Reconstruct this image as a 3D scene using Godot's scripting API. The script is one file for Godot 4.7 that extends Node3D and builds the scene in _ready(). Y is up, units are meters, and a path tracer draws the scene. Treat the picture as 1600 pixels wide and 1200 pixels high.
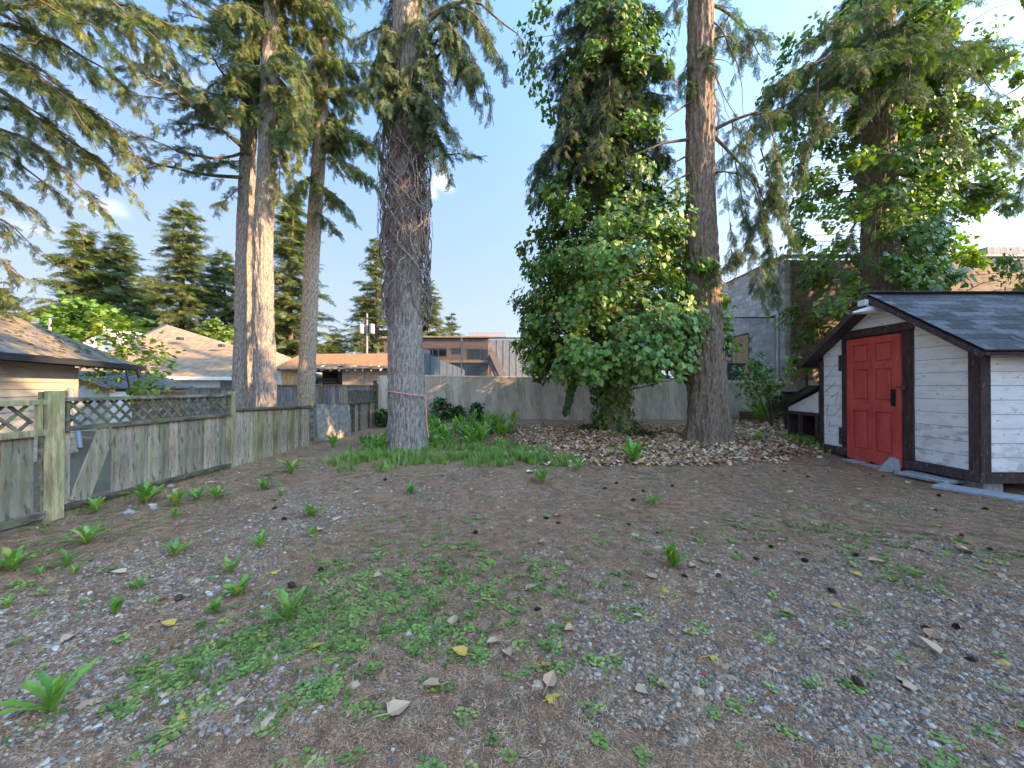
extends Node3D
# A fenced back yard in evening shade: conifers wrapped in ivy, a white shed with a red door, a concrete wall behind.
# Metres, y up. The yard is laid out from the camera's foot at the origin, looking along -z.

const EYE := 1.3
const FOCAL := 600.0
const LEVEL := 604.0

var rng := RandomNumberGenerator.new()
var taken := {}
var M := {}
var box_cache := {}
var height_noise := FastNoiseLite.new()
var patch_noise := FastNoiseLite.new()
var fine_noise := FastNoiseLite.new()
var SPRAY := []
var LEAF := {}

# ---------------------------------------------------------------- mesh building
class Geo:
	var v := PackedVector3Array()
	var n := PackedVector3Array()
	var uv := PackedVector2Array()
	var c := PackedColorArray()
	var idx := PackedInt32Array()
	var col := Color.WHITE

	func tri(p: Vector3, q: Vector3, r: Vector3, hint: Vector3) -> void:
		var nn := (q - p).cross(r - p)
		if nn.length_squared() < 1e-16:
			return
		nn = nn.normalized()
		var b := v.size()
		if nn.dot(hint) < 0.0:
			nn = -nn
			v.append(p); v.append(q); v.append(r)
		else:
			v.append(p); v.append(r); v.append(q)
		for k in 3:
			n.append(nn); uv.append(Vector2.ZERO); c.append(col); idx.append(b + k)

	func quad(p: Vector3, q: Vector3, r: Vector3, s: Vector3, hint: Vector3) -> void:
		var nn := (q - p).cross(s - p)
		if nn.length_squared() < 1e-16:
			nn = (r - q).cross(s - q)
		if nn.length_squared() < 1e-16:
			return
		nn = nn.normalized()
		var b := v.size()
		if nn.dot(hint) < 0.0:
			nn = -nn
			v.append(p); v.append(q); v.append(r); v.append(s)
		else:
			v.append(p); v.append(s); v.append(r); v.append(q)
		uv.append(Vector2(0, 0)); uv.append(Vector2(1, 0)); uv.append(Vector2(1, 1)); uv.append(Vector2(0, 1))
		for k in 4:
			n.append(nn); c.append(col)
		idx.append(b); idx.append(b + 1); idx.append(b + 2)
		idx.append(b); idx.append(b + 2); idx.append(b + 3)

	# rows x cols of points; outward normals follow (along a row) x (along a column), or the reverse
	func grid(p: PackedVector3Array, rows: int, cols: int, wrap: bool, flip: bool, uvs = null, cs = null) -> void:
		var b := v.size()
		for i in rows:
			for k in cols:
				var kp := k + 1
				var km := k - 1
				if wrap:
					kp = kp % cols
					km = (km + cols) % cols
				else:
					kp = mini(kp, cols - 1)
					km = maxi(km, 0)
				var dc := p[i * cols + kp] - p[i * cols + km]
				var dr := p[mini(i + 1, rows - 1) * cols + k] - p[maxi(i - 1, 0) * cols + k]
				var nn := dc.cross(dr).normalized()
				v.append(p[i * cols + k])
				n.append(-nn if flip else nn)
				uv.append(uvs[i * cols + k] if uvs != null else Vector2(float(k) / cols, float(i) / rows))
				c.append(cs[i * cols + k] if cs != null else col)
		for i in rows - 1:
			for k in (cols if wrap else cols - 1):
				var a := b + i * cols + k
				var e := b + i * cols + (k + 1) % cols
				var f := a + cols
				var g := e + cols
				if flip:
					idx.append(a); idx.append(e); idx.append(f); idx.append(e); idx.append(g); idx.append(f)
				else:
					idx.append(a); idx.append(f); idx.append(e); idx.append(e); idx.append(f); idx.append(g)

	func tube(pts: PackedVector3Array, radii: PackedFloat32Array, sides: int) -> void:
		var m := pts.size()
		var p := PackedVector3Array()
		var t := (pts[1] - pts[0]).normalized()
		var u := t.cross(Vector3.UP if absf(t.y) < 0.9 else Vector3.RIGHT).normalized()
		for i in m:
			t = (pts[mini(i + 1, m - 1)] - pts[maxi(i - 1, 0)]).normalized()
			u = (u - t * u.dot(t)).normalized()
			var w := t.cross(u)
			for k in sides:
				var a := TAU * k / sides
				p.append(pts[i] + (u * cos(a) + w * sin(a)) * radii[i])
		grid(p, m, sides, true, false)

	func box(size: Vector3, at: Transform3D) -> void:
		var h := size * 0.5
		for a in 3:
			for s in [-1.0, 1.0]:
				var nn := Vector3.ZERO; nn[a] = s
				var e := Vector3.ZERO; e[(a + 1) % 3] = h[(a + 1) % 3]
				var f := Vector3.ZERO; f[(a + 2) % 3] = h[(a + 2) % 3]
				var m := Vector3.ZERO; m[a] = s * h[a]
				quad(at * (m - e - f), at * (m + e - f), at * (m + e + f), at * (m - e + f), at.basis * nn)

	# polygon pulled along a vector (the polygon may be concave; it is cut by Geometry2D)
	func prism(poly: PackedVector2Array, origin: Vector3, ax: Vector3, ay: Vector3, pull: Vector3) -> void:
		var mid := Vector2.ZERO
		for q in poly: mid += q
		mid /= poly.size()
		var t := Geometry2D.triangulate_polygon(poly)
		for k in range(0, t.size(), 3):
			var q := []
			for j in 3: q.append(origin + ax * poly[t[k + j]].x + ay * poly[t[k + j]].y)
			tri(q[0], q[1], q[2], -pull)
			tri(q[0] + pull, q[1] + pull, q[2] + pull, pull)
		var ccw := not Geometry2D.is_polygon_clockwise(poly)
		for k in poly.size():
			var p2 := poly[k]
			var q2 := poly[(k + 1) % poly.size()]
			var d := q2 - p2
			var o := Vector2(d.y, -d.x) if ccw else Vector2(-d.y, d.x)
			var p := origin + ax * p2.x + ay * p2.y
			var q := origin + ax * q2.x + ay * q2.y
			quad(p, q, q + pull, p + pull, ax * o.x + ay * o.y)

	func mesh() -> ArrayMesh:
		var a := []
		a.resize(Mesh.ARRAY_MAX)
		a[Mesh.ARRAY_VERTEX] = v
		a[Mesh.ARRAY_NORMAL] = n
		a[Mesh.ARRAY_TEX_UV] = uv
		a[Mesh.ARRAY_COLOR] = c
		a[Mesh.ARRAY_INDEX] = idx
		var m := ArrayMesh.new()
		m.add_surface_from_arrays(Mesh.PRIMITIVE_TRIANGLES, a)
		return m

# a box with chamfered edges, 44 triangles, shared between pieces of one size
func bevel_box(size: Vector3, b: float) -> ArrayMesh:
	var key := "%.3f_%.3f_%.3f_%.4f" % [size.x, size.y, size.z, b]
	if box_cache.has(key):
		return box_cache[key]
	var g := Geo.new()
	var h := size * 0.5
	var r := h - Vector3.ONE * minf(b, minf(h.x, minf(h.y, h.z)) * 0.6)
	for a in 3:
		var e := (a + 1) % 3
		var f := (a + 2) % 3
		for s in [-1.0, 1.0]:
			var q := []
			for st in [[-1, -1], [1, -1], [1, 1], [-1, 1]]:
				var p := Vector3.ZERO
				p[a] = s * h[a]; p[e] = st[0] * r[e]; p[f] = st[1] * r[f]
				q.append(p)
			var nn := Vector3.ZERO; nn[a] = s
			g.quad(q[0], q[1], q[2], q[3], nn)
		for se in [-1.0, 1.0]:
			for sf in [-1.0, 1.0]:
				var q := []
				for st in [[-1, 0], [1, 0], [1, 1], [-1, 1]]:
					var p := Vector3.ZERO
					p[a] = st[0] * r[a]
					p[e] = se * (h[e] if st[1] == 0 else r[e])
					p[f] = sf * (r[f] if st[1] == 0 else h[f])
					q.append(p)
				var nn := Vector3.ZERO; nn[e] = se; nn[f] = sf
				g.quad(q[0], q[1], q[2], q[3], nn)
	for sx in [-1.0, 1.0]:
		for sy in [-1.0, 1.0]:
			for sz in [-1.0, 1.0]:
				g.tri(Vector3(sx * h.x, sy * r.y, sz * r.z), Vector3(sx * r.x, sy * h.y, sz * r.z), Vector3(sx * r.x, sy * r.y, sz * h.z), Vector3(sx, sy, sz))
	box_cache[key] = g.mesh()
	return box_cache[key]

# ---------------------------------------------------------------- nodes, names, labels
func numbered(called: String) -> String:
	if not taken.has(called):
		taken[called] = 0
		return called
	taken[called] += 1
	return "%s_%03d" % [called, taken[called]]

func tag(o: Node, label: String, category: String, group := "") -> Node:
	o.set_meta("label", label)
	o.set_meta("category", category)
	if group != "": o.set_meta("group", group)
	return o

func thing(called: String, label: String, category: String, at: Vector3, group := "") -> Node3D:
	var o := Node3D.new()
	o.name = numbered(called)
	add_child(o)
	o.position = at
	tag(o, label, category, group)
	return o

# one mesh under a thing or a part; "where" is in world space
func part(parent: Node3D, called: String, mesh: Mesh, m: Material, where := Transform3D.IDENTITY) -> MeshInstance3D:
	var o := MeshInstance3D.new()
	o.name = called
	o.mesh = mesh
	o.material_override = m
	parent.add_child(o, true)
	o.transform = world_of(parent).affine_inverse() * where
	return o

func world_of(o: Node) -> Transform3D:
	var t := Transform3D.IDENTITY
	while o is Node3D and o != self:
		t = (o as Node3D).transform * t
		o = o.get_parent()
	return t

func block(parent: Node3D, called: String, m: Material, size: Vector3, at: Vector3, turn := Basis.IDENTITY, b := 0.004) -> MeshInstance3D:
	return part(parent, called, bevel_box(size, b), m, Transform3D(turn, at))

# a bar from p to q: its width lies across "wide", its thickness across the rest
func bar(parent: Node3D, called: String, m: Material, p: Vector3, q: Vector3, width: float, thick: float, wide: Vector3, b := 0.004) -> MeshInstance3D:
	var y := (q - p).normalized()
	var x := (wide - y * wide.dot(y)).normalized()
	return part(parent, called, bevel_box(Vector3(width, p.distance_to(q), thick), b), m, Transform3D(Basis(x, y, x.cross(y)), (p + q) * 0.5))

func structure(called: String, mesh: Mesh, m: Material) -> MeshInstance3D:
	var o := part(self, numbered(called), mesh, m)
	o.set_meta("kind", "structure")
	return o

func copies(parent: Node3D, called: String, mesh: Mesh, m: Material, buf: PackedFloat32Array) -> MultiMeshInstance3D:
	var mm := MultiMesh.new()
	mm.transform_format = MultiMesh.TRANSFORM_3D
	mm.use_colors = true
	mm.mesh = mesh
	mm.instance_count = buf.size() / 16
	mm.buffer = buf
	var o := MultiMeshInstance3D.new()
	o.name = called
	o.multimesh = mm
	o.material_override = m
	parent.add_child(o, true)
	if parent != self:
		o.position = -world_of(parent).origin
	o.set_meta("kind", "stuff")
	return o

func put(buf: PackedFloat32Array, b: Basis, o: Vector3, c: Color) -> void:
	buf.append_array(PackedFloat32Array([b.x.x, b.y.x, b.z.x, o.x, b.x.y, b.y.y, b.z.y, o.y, b.x.z, b.y.z, b.z.z, o.z, c.r, c.g, c.b, 1.0]))

# axes with y along "dir", z near "up", rolled and scaled
func axes(dir: Vector3, up: Vector3, roll: float, s: float) -> Basis:
	var y := dir.normalized()
	var x := y.cross(up)
	if x.length_squared() < 1e-6: x = y.cross(Vector3(0.3, 0.2, 0.9))
	x = x.normalized()
	var z := x.cross(y)
	if roll != 0.0:
		x = x.rotated(y, roll)
		z = z.rotated(y, roll)
	return Basis(x * s, y * s, z * s)

func rv(s := 1.0) -> Vector3:
	return Vector3(rng.randf_range(-s, s), rng.randf_range(-s, s), rng.randf_range(-s, s))

func jitter(c: Color, s: float) -> Color:
	var k := 1.0 + rng.randf_range(-s, s)
	return Color(c.r * k * (1.0 + rng.randf_range(-s, s) * 0.3), c.g * k, c.b * k * (1.0 + rng.randf_range(-s, s) * 0.3))

# point at a given distance ahead of the camera, where a place in the photograph shows it
func at(px: float, py: float, d: float) -> Vector3:
	return Vector3((px - 800.0) / FOCAL * d, EYE + (LEVEL - py) / FOCAL * d, -d)

# point of the ground that a place in the photograph shows
func on_ground(px: float, py: float) -> Vector3:
	var d := EYE * FOCAL / maxf(py - LEVEL, 20.0)
	for k in 12:
		d = lerpf(d, (EYE - ground_height((px - 800.0) / FOCAL * d, -d)) * FOCAL / maxf(py - LEVEL, 20.0), 0.6)
	var x := (px - 800.0) / FOCAL * d
	return Vector3(x, ground_height(x, -d), -d)

func ss(a: float, b: float, x: float) -> float:
	var t := clampf((x - a) / (b - a), 0.0, 1.0)
	return t * t * (3.0 - 2.0 * t)

func ground_height(x: float, z: float) -> float:
	if z < -12.8 and x > -4.5:
		return 1.15
	var h := 0.2 * ss(-5.5, -11.0, z) * ss(-4.3, -1.0, x)
	h += 0.1 * exp(-(pow((x - 3.6) / 3.2, 2.0) + pow((z + 9.0) / 1.6, 2.0)))
	h += 0.09 * exp(-(pow((x + 1.95) / 0.9, 2.0) + pow((z + 7.2) / 0.8, 2.0)))
	h += 0.06 * exp(-(pow((x - 5.6) / 1.0, 2.0) + pow((z + 8.2) / 1.2, 2.0)))
	if x < -4.6: h -= 0.25 * ss(-4.6, -6.5, x)
	h -= 0.05 * ss(5.6, 6.4, x) * ss(-8.2, -7.4, z)
	h += height_noise.get_noise_2d(x, z) * 0.03
	return h

# ---------------------------------------------------------------- textures and materials
func noise_bytes(sd: int, freq: float, oct: int, size: int, kind := FastNoiseLite.TYPE_SIMPLEX_SMOOTH) -> PackedByteArray:
	var f := FastNoiseLite.new()
	f.seed = sd
	f.noise_type = kind
	f.frequency = freq
	f.fractal_type = FastNoiseLite.FRACTAL_FBM
	f.fractal_octaves = oct
	var im := f.get_seamless_image(size, size, false, false, 0.12, true)
	im.convert(Image.FORMAT_L8)
	return im.get_data()

# layers: [seed, frequency, octaves, weight]; stops: [position, linear colour]; patches: [seed, frequency, octaves, from, to, linear colour]
func texture(layers: Array, stops: Array, patches := [], size := 512) -> ImageTexture:
	var acc := PackedFloat32Array()
	acc.resize(size * size)
	var total := 0.0
	for l in layers:
		var d := noise_bytes(l[0], l[1], l[2], size)
		total += l[3]
		for i in d.size(): acc[i] += d[i] * l[3]
	stops = stops_of(stops)
	var lut := PackedByteArray()
	for k in 256:
		var t := k / 255.0
		var c: Color = stops[0][1]
		for j in stops.size() - 1:
			if t >= stops[j][0]:
				c = (stops[j][1] as Color).lerp(stops[j + 1][1], clampf((t - stops[j][0]) / (stops[j + 1][0] - stops[j][0]), 0.0, 1.0))
		lut.append(int(c.r * 255.0)); lut.append(int(c.g * 255.0)); lut.append(int(c.b * 255.0))
	var out := PackedByteArray()
	out.resize(size * size * 3)
	for i in size * size:
		var k := clampi(int(acc[i] / total), 0, 255) * 3
		out[i * 3] = lut[k]; out[i * 3 + 1] = lut[k + 1]; out[i * 3 + 2] = lut[k + 2]
	for p in patches:
		var d := noise_bytes(p[0], p[1], p[2], size)
		var c: Color = srgb(p[5])
		var share := PackedFloat32Array()
		for k in 256: share.append(ss(p[3], p[4], k / 255.0) * (p[6] if p.size() > 6 else 1.0))
		for i in size * size:
			var w := share[d[i]]
			if w > 0.003:
				out[i * 3] = int(lerpf(out[i * 3], c.r * 255.0, w))
				out[i * 3 + 1] = int(lerpf(out[i * 3 + 1], c.g * 255.0, w))
				out[i * 3 + 2] = int(lerpf(out[i * 3 + 2], c.b * 255.0, w))
	return ImageTexture.create_from_image(Image.create_from_data(size, size, false, Image.FORMAT_RGB8, out))

func srgb(c: Color) -> Color:
	return c.linear_to_srgb()

func stops_of(a: Array) -> Array:
	var out := []
	for s in a: out.append([s[0], srgb(s[1])])
	return out

func relief(layers: Array, size := 512) -> ImageTexture:
	var acc := PackedFloat32Array()
	acc.resize(size * size)
	var total := 0.0
	for l in layers:
		var d := noise_bytes(l[0], l[1], l[2], size)
		total += l[3]
		for i in d.size(): acc[i] += d[i] * l[3]
	var out := PackedByteArray()
	out.resize(size * size)
	for i in size * size: out[i] = clampi(int(acc[i] / total), 0, 255)
	return ImageTexture.create_from_image(Image.create_from_data(size, size, false, Image.FORMAT_L8, out))

func plain(c: Color, rough := 0.8, metal := 0.0) -> StandardMaterial3D:
	var m := StandardMaterial3D.new()
	m.albedo_color = srgb(c)
	m.roughness = rough
	m.metallic = metal
	return m

func textured(t: Texture2D, scale: Vector3, rough := 0.85, bump: Texture2D = null, depth := 0.5, tint := Color.WHITE) -> StandardMaterial3D:
	var m := StandardMaterial3D.new()
	m.albedo_texture = t
	m.albedo_color = tint
	m.roughness = rough
	m.uv1_triplanar = true
	m.uv1_world_triplanar = true
	m.uv1_scale = scale
	m.uv1_triplanar_sharpness = 4.0
	if bump != null:
		m.heightmap_enabled = true
		m.heightmap_texture = bump
		m.heightmap_scale = depth
	return m

func tinted(m: StandardMaterial3D, c: Color) -> StandardMaterial3D:
	var d: StandardMaterial3D = m.duplicate()
	d.albedo_color = c
	return d

func variants(m: StandardMaterial3D, count: int, s: float) -> Array:
	var a := []
	for k in count:
		var v := 1.0 - s * k / maxf(count - 1, 1)
		a.append(tinted(m, Color(v, v * (1.0 - rng.randf() * minf(s, 0.03)), v * (1.0 - rng.randf() * minf(s, 0.06)))))
	return a

func pick(a: Array):
	return a[rng.randi() % a.size()]

func leafy(rough := 0.5, through := Color(0.5, 0.6, 0.1)) -> StandardMaterial3D:
	var m := StandardMaterial3D.new()
	m.vertex_color_use_as_albedo = true
	m.roughness = rough
	m.cull_mode = BaseMaterial3D.CULL_DISABLED
	if through.r + through.g + through.b > 0.0:
		m.backlight_enabled = true
		m.backlight = through
	return m

# ---------------------------------------------------------------- camera, sky, sun
func set_view() -> void:
	var cam := Camera3D.new()
	cam.name = "camera"
	add_child(cam)
	cam.position = Vector3(0, EYE, 0)
	cam.rotation_degrees.x = 0.38
	cam.fov = 90.0
	cam.near = 0.05
	cam.far = 2000.0
	cam.current = true

	var e := Environment.new()
	e.background_mode = Environment.BG_SKY
	var sky := Sky.new()
	var mat := PanoramaSkyMaterial.new()
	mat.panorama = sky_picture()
	sky.sky_material = mat
	e.sky = sky
	e.background_energy_multiplier = 1.0
	e.tonemap_mode = Environment.TONE_MAPPER_LINEAR
	e.tonemap_exposure = 8.4
	e.sdfgi_enabled = true
	e.ssao_enabled = true
	e.ssil_enabled = true
	var w := WorldEnvironment.new()
	w.name = "world_environment"
	w.environment = e
	add_child(w)

	var sun := DirectionalLight3D.new()
	sun.name = "sun"
	sun.light_color = Color(1.0, 0.83, 0.62)
	sun.light_energy = 0.64
	sun.light_angular_distance = 0.6
	sun.shadow_enabled = true
	add_child(sun)
	# low, from the right and a little behind the camera
	var towards := sun_side()
	sun.look_at_from_position(towards * 60.0, Vector3.ZERO)

func sun_side() -> Vector3:
	return Vector3(cos(deg_to_rad(21.0)) * cos(deg_to_rad(18.0)), sin(deg_to_rad(21.0)), cos(deg_to_rad(21.0)) * sin(deg_to_rad(18.0)))

# blue air that pales to the horizon, with a few small clouds
func sky_picture() -> ImageTexture:
	var w := 1024
	var h := 512
	var im := Image.create(w, h, false, Image.FORMAT_RGBF)
	var sd := sun_side()
	var f := FastNoiseLite.new()
	f.seed = 7
	f.frequency = 0.02
	f.fractal_octaves = 5
	var puffs := [[-10.3, 27.8, 2.0, 1.5, 0.95], [-11.8, 26.6, 1.5, 0.9, 0.8], [-46.8, 17.8, 2.2, 0.9, 0.8], [-52.0, 14.5, 2.4, 0.6, 0.4], [-42.0, 31.0, 4.0, 1.6, 0.4], [-50.0, 26.0, 2.5, 1.0, 0.4], [49.0, 25.0, 3.0, 1.5, 0.6], [-72.0, 22.0, 5.0, 1.5, 0.6], [70.0, 18.0, 9.0, 2.0, 0.7], [110.0, 30.0, 12.0, 4.0, 0.7], [-120.0, 25.0, 12.0, 3.0, 0.7], [165.0, 22.0, 14.0, 3.0, 0.7]]
	for y in h:
		var el := 90.0 - (y + 0.5) / h * 180.0
		var s := sin(deg_to_rad(maxf(el, 0.0)))
		var t := pow(1.0 - s, 2.1)
		var c := Color(0.034, 0.069, 0.138).lerp(Color(0.093, 0.104, 0.122), t)
		if el < 0.0: c = Color(0.16, 0.16, 0.15)
		for x in w:
			var out := c
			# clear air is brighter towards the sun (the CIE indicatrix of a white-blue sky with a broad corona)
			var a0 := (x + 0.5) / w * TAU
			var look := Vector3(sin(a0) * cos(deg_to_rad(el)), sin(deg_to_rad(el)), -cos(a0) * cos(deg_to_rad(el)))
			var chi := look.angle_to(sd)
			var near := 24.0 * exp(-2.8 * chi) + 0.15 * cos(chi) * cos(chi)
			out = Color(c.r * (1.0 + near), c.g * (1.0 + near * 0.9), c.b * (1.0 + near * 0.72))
			var c1 := out
			if el > 2.0 and el < 50.0:
				var az := wrapf((x + 0.5) / w * 360.0, -180.0, 180.0)
				var a := 0.0
				for p in puffs:
					var dx: float = (az - p[0]) / p[2]
					var dy: float = (el - p[1]) / p[3]
					var r := dx * dx + dy * dy
					if r < 4.0:
						a = maxf(a, clampf((1.0 - r + f.get_noise_2d(x * 6.0, y * 9.0) * 1.1) * 0.9, 0.0, 1.0) * p[4])
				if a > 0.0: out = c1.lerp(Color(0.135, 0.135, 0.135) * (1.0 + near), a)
			im.set_pixel(x, y, out)
	return ImageTexture.create_from_image(im)

# ---------------------------------------------------------------- materials
func set_materials() -> void:
	var grain := [[1, 0.012, 3, 1.0], [2, 0.05, 3, 0.6]]
	var wood_bump := relief([[1, 0.012, 3, 1.0], [3, 0.08, 2, 0.5]])
	# grey weathered cedar with green algae, grain upright
	var cedar := texture(grain, [[0.25, Color(0.27, 0.205, 0.14)], [0.5, Color(0.385, 0.305, 0.22)], [0.75, Color(0.49, 0.405, 0.305)]], [[11, 0.006, 4, 0.45, 0.72, Color(0.24, 0.245, 0.11), 0.5], [12, 0.02, 3, 0.66, 0.8, Color(0.11, 0.09, 0.07), 0.7], [13, 0.015, 4, 0.68, 0.78, Color(0.30, 0.40, 0.34), 0.5]])
	M.cedar = variants(textured(cedar, Vector3(1.6, 0.3, 1.6), 0.9, wood_bump, 0.25), 5, 0.2)
	M.cedar_flat = variants(textured(cedar, Vector3(0.35, 2.2, 0.5), 0.9, wood_bump, 0.25), 4, 0.35)
	var mossy := texture(grain, [[0.25, Color(0.22, 0.175, 0.095)], [0.5, Color(0.37, 0.305, 0.165)], [0.75, Color(0.52, 0.44, 0.25)]], [[21, 0.008, 4, 0.55, 0.78, Color(0.26, 0.27, 0.09), 0.5]])
	M.post = variants(textured(mossy, Vector3(2.2, 0.35, 2.2), 0.9, wood_bump, 0.25), 3, 0.2)
	M.rail = variants(textured(texture(grain, [[0.25, Color(0.07, 0.055, 0.045)], [0.5, Color(0.16, 0.13, 0.10)], [0.75, Color(0.30, 0.26, 0.20)]], [[22, 0.012, 4, 0.5, 0.7, Color(0.17, 0.20, 0.07), 0.7]]), Vector3(1.5, 1.5, 0.5), 0.9, wood_bump, 0.25), 3, 0.2)
	M.greyfence = variants(textured(texture(grain, [[0.25, Color(0.20, 0.19, 0.19)], [0.5, Color(0.32, 0.31, 0.31)], [0.75, Color(0.44, 0.43, 0.43)]]), Vector3(2.2, 0.3, 2.2), 0.9), 4, 0.22)
	M.tanfence = variants(textured(texture(grain, [[0.25, Color(0.25, 0.17, 0.09)], [0.5, Color(0.40, 0.28, 0.16)], [0.75, Color(0.5, 0.38, 0.24)]]), Vector3(2.2, 0.3, 2.2), 0.9), 3, 0.2)
	var plywood := texture([[31, 0.01, 4, 1.0], [32, 0.06, 3, 0.5]], [[0.25, Color(0.18, 0.16, 0.13)], [0.5, Color(0.30, 0.27, 0.23)], [0.75, Color(0.44, 0.41, 0.37)]], [[33, 0.01, 4, 0.55, 0.72, Color(0.24, 0.15, 0.09), 0.7], [34, 0.016, 4, 0.62, 0.75, Color(0.25, 0.28, 0.15), 0.6]])
	M.sheet = textured(plywood, Vector3(0.8, 0.8, 0.8), 0.95)
	M.plywood = textured(texture(grain, [[0.3, Color(0.50, 0.27, 0.10)], [0.5, Color(0.60, 0.36, 0.15)], [0.7, Color(0.66, 0.43, 0.2)]]), Vector3(0.8, 0.2, 0.8), 0.85)
	M.plywood_pale = textured(texture(grain, [[0.3, Color(0.40, 0.26, 0.17)], [0.5, Color(0.50, 0.34, 0.24)], [0.7, Color(0.56, 0.41, 0.3)]]), Vector3(0.3, 0.8, 0.8), 0.85)
	M.oldwood = variants(textured(texture(grain, [[0.3, Color(0.06, 0.04, 0.03)], [0.5, Color(0.14, 0.10, 0.075)], [0.7, Color(0.24, 0.19, 0.15)]]), Vector3(0.4, 2.0, 0.8), 0.9), 3, 0.4)
	# poured concrete: blotches, upright drip stains
	var concrete := texture([[41, 0.008, 4, 1.0], [42, 0.05, 4, 0.7]], [[0.25, Color(0.44, 0.375, 0.29)], [0.5, Color(0.56, 0.485, 0.385)], [0.75, Color(0.65, 0.575, 0.47)]], [[43, 0.011, 4, 0.58, 0.75, Color(0.33, 0.31, 0.2), 0.55], [44, 0.009, 4, 0.64, 0.78, Color(0.42, 0.37, 0.31), 0.5]])
	M.concrete = textured(concrete, Vector3(0.42, 0.13, 0.4), 0.92, relief([[41, 0.02, 4, 1.0], [45, 0.1, 3, 0.6]]), 0.15)
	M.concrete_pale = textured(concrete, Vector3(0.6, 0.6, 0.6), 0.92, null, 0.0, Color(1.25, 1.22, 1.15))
	M.slab = textured(texture([[46, 0.02, 4, 1.0], [47, 0.12, 3, 0.8]], [[0.25, Color(0.24, 0.24, 0.245)], [0.5, Color(0.34, 0.34, 0.35)], [0.75, Color(0.44, 0.44, 0.45)]]), Vector3(1.2, 1.2, 1.2), 0.92)
	var blockwork := texture([[51, 0.01, 4, 1.0], [52, 0.08, 4, 0.8]], [[0.25, Color(0.56, 0.54, 0.53)], [0.5, Color(0.66, 0.635, 0.62)], [0.75, Color(0.72, 0.70, 0.685)]])
	M.block = variants(textured(blockwork, Vector3(0.5, 0.5, 0.5), 0.95), 4, 0.14)
	M.block_tan = variants(textured(texture([[53, 0.01, 4, 1.0], [54, 0.08, 4, 0.8]], [[0.25, Color(0.26, 0.20, 0.145)], [0.5, Color(0.35, 0.275, 0.205)], [0.75, Color(0.43, 0.35, 0.265)]]), Vector3(0.5, 0.5, 0.5), 0.95), 4, 0.16)
	M.mortar = plain(Color(0.36, 0.35, 0.34), 0.95)
	# bark: furrowed plates, grey brown with lichen
	var bark_bump := relief([[61, 0.014, 4, 1.0], [62, 0.06, 4, 0.8]])
	var bark := texture([[61, 0.014, 4, 1.0], [62, 0.06, 4, 0.8]], [[0.3, Color(0.12, 0.095, 0.078)], [0.5, Color(0.27, 0.225, 0.19)], [0.7, Color(0.43, 0.375, 0.325)]], [[63, 0.01, 4, 0.56, 0.74, Color(0.36, 0.33, 0.28), 0.55], [64, 0.014, 4, 0.64, 0.78, Color(0.24, 0.135, 0.09), 0.5]])
	M.bark = textured(bark, Vector3(3.0, 0.8, 3.0), 0.95, bark_bump, 2.0)
	M.bark_red = textured(bark, Vector3(3.0, 0.8, 3.0), 0.95, bark_bump, 2.0, Color(0.92, 0.87, 0.81))
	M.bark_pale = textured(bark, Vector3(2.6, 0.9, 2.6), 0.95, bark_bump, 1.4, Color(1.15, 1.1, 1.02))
	M.limb = textured(bark, Vector3(3, 3, 3), 0.95, null, 0.0, Color(0.72, 0.66, 0.6))
	M.deadstem_dark = textured(texture([[66, 0.02, 3, 1.0]], [[0.3, Color(0.10, 0.065, 0.055)], [0.5, Color(0.17, 0.12, 0.105)], [0.7, Color(0.26, 0.20, 0.175)]]), Vector3(6, 3, 6), 0.95)
	M.deadstem = textured(texture([[65, 0.02, 3, 1.0]], [[0.3, Color(0.11, 0.085, 0.075)], [0.5, Color(0.21, 0.175, 0.155)], [0.7, Color(0.36, 0.32, 0.285)]]), Vector3(6, 3, 6), 0.95)
	# paint
	M.white = variants(textured(texture([[71, 0.01, 4, 1.0], [72, 0.05, 3, 0.4]], [[0.2, Color(0.78, 0.77, 0.75)], [0.5, Color(0.87, 0.86, 0.835)], [0.8, Color(0.9, 0.89, 0.87)]], [[73, 0.012, 5, 0.76, 0.82, Color(0.5, 0.48, 0.46), 0.5], [74, 0.03, 4, 0.84, 0.87, Color(0.25, 0.22, 0.2), 0.7]]), Vector3(0.55, 1.4, 0.55), 0.6, wood_bump, 0.12), 4, 0.0)
	M.white_peeling = textured(texture([[71, 0.01, 4, 1.0], [72, 0.05, 3, 0.4]], [[0.2, Color(0.74, 0.73, 0.71)], [0.5, Color(0.85, 0.84, 0.815)], [0.8, Color(0.89, 0.88, 0.86)]], [[173, 0.009, 6, 0.56, 0.66, Color(0.60, 0.58, 0.55), 0.6], [174, 0.011, 6, 0.66, 0.72, Color(0.45, 0.43, 0.40), 0.6]]), Vector3(0.5, 0.9, 0.5), 0.7, wood_bump, 0.15)
	M.trim = variants(textured(texture(grain, [[0.25, Color(0.045, 0.027, 0.03)], [0.5, Color(0.068, 0.042, 0.046)], [0.75, Color(0.095, 0.06, 0.064)]], [[75, 0.03, 4, 0.76, 0.8, Color(0.3, 0.27, 0.25), 0.7]]), Vector3(1.5, 0.4, 1.5), 0.6, wood_bump, 0.1), 2, 0.1)
	M.red = textured(texture([[76, 0.01, 4, 1.0], [77, 0.06, 3, 0.5]], [[0.25, Color(0.50, 0.06, 0.048)], [0.5, Color(0.59, 0.078, 0.06)], [0.75, Color(0.64, 0.10, 0.078)]], [[78, 0.03, 4, 0.8, 0.84, Color(0.55, 0.3, 0.27), 0.6]]), Vector3(0.8, 0.3, 0.8), 0.5, wood_bump, 0.08)
	M.black = plain(Color(0.012, 0.012, 0.013), 0.45)
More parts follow.
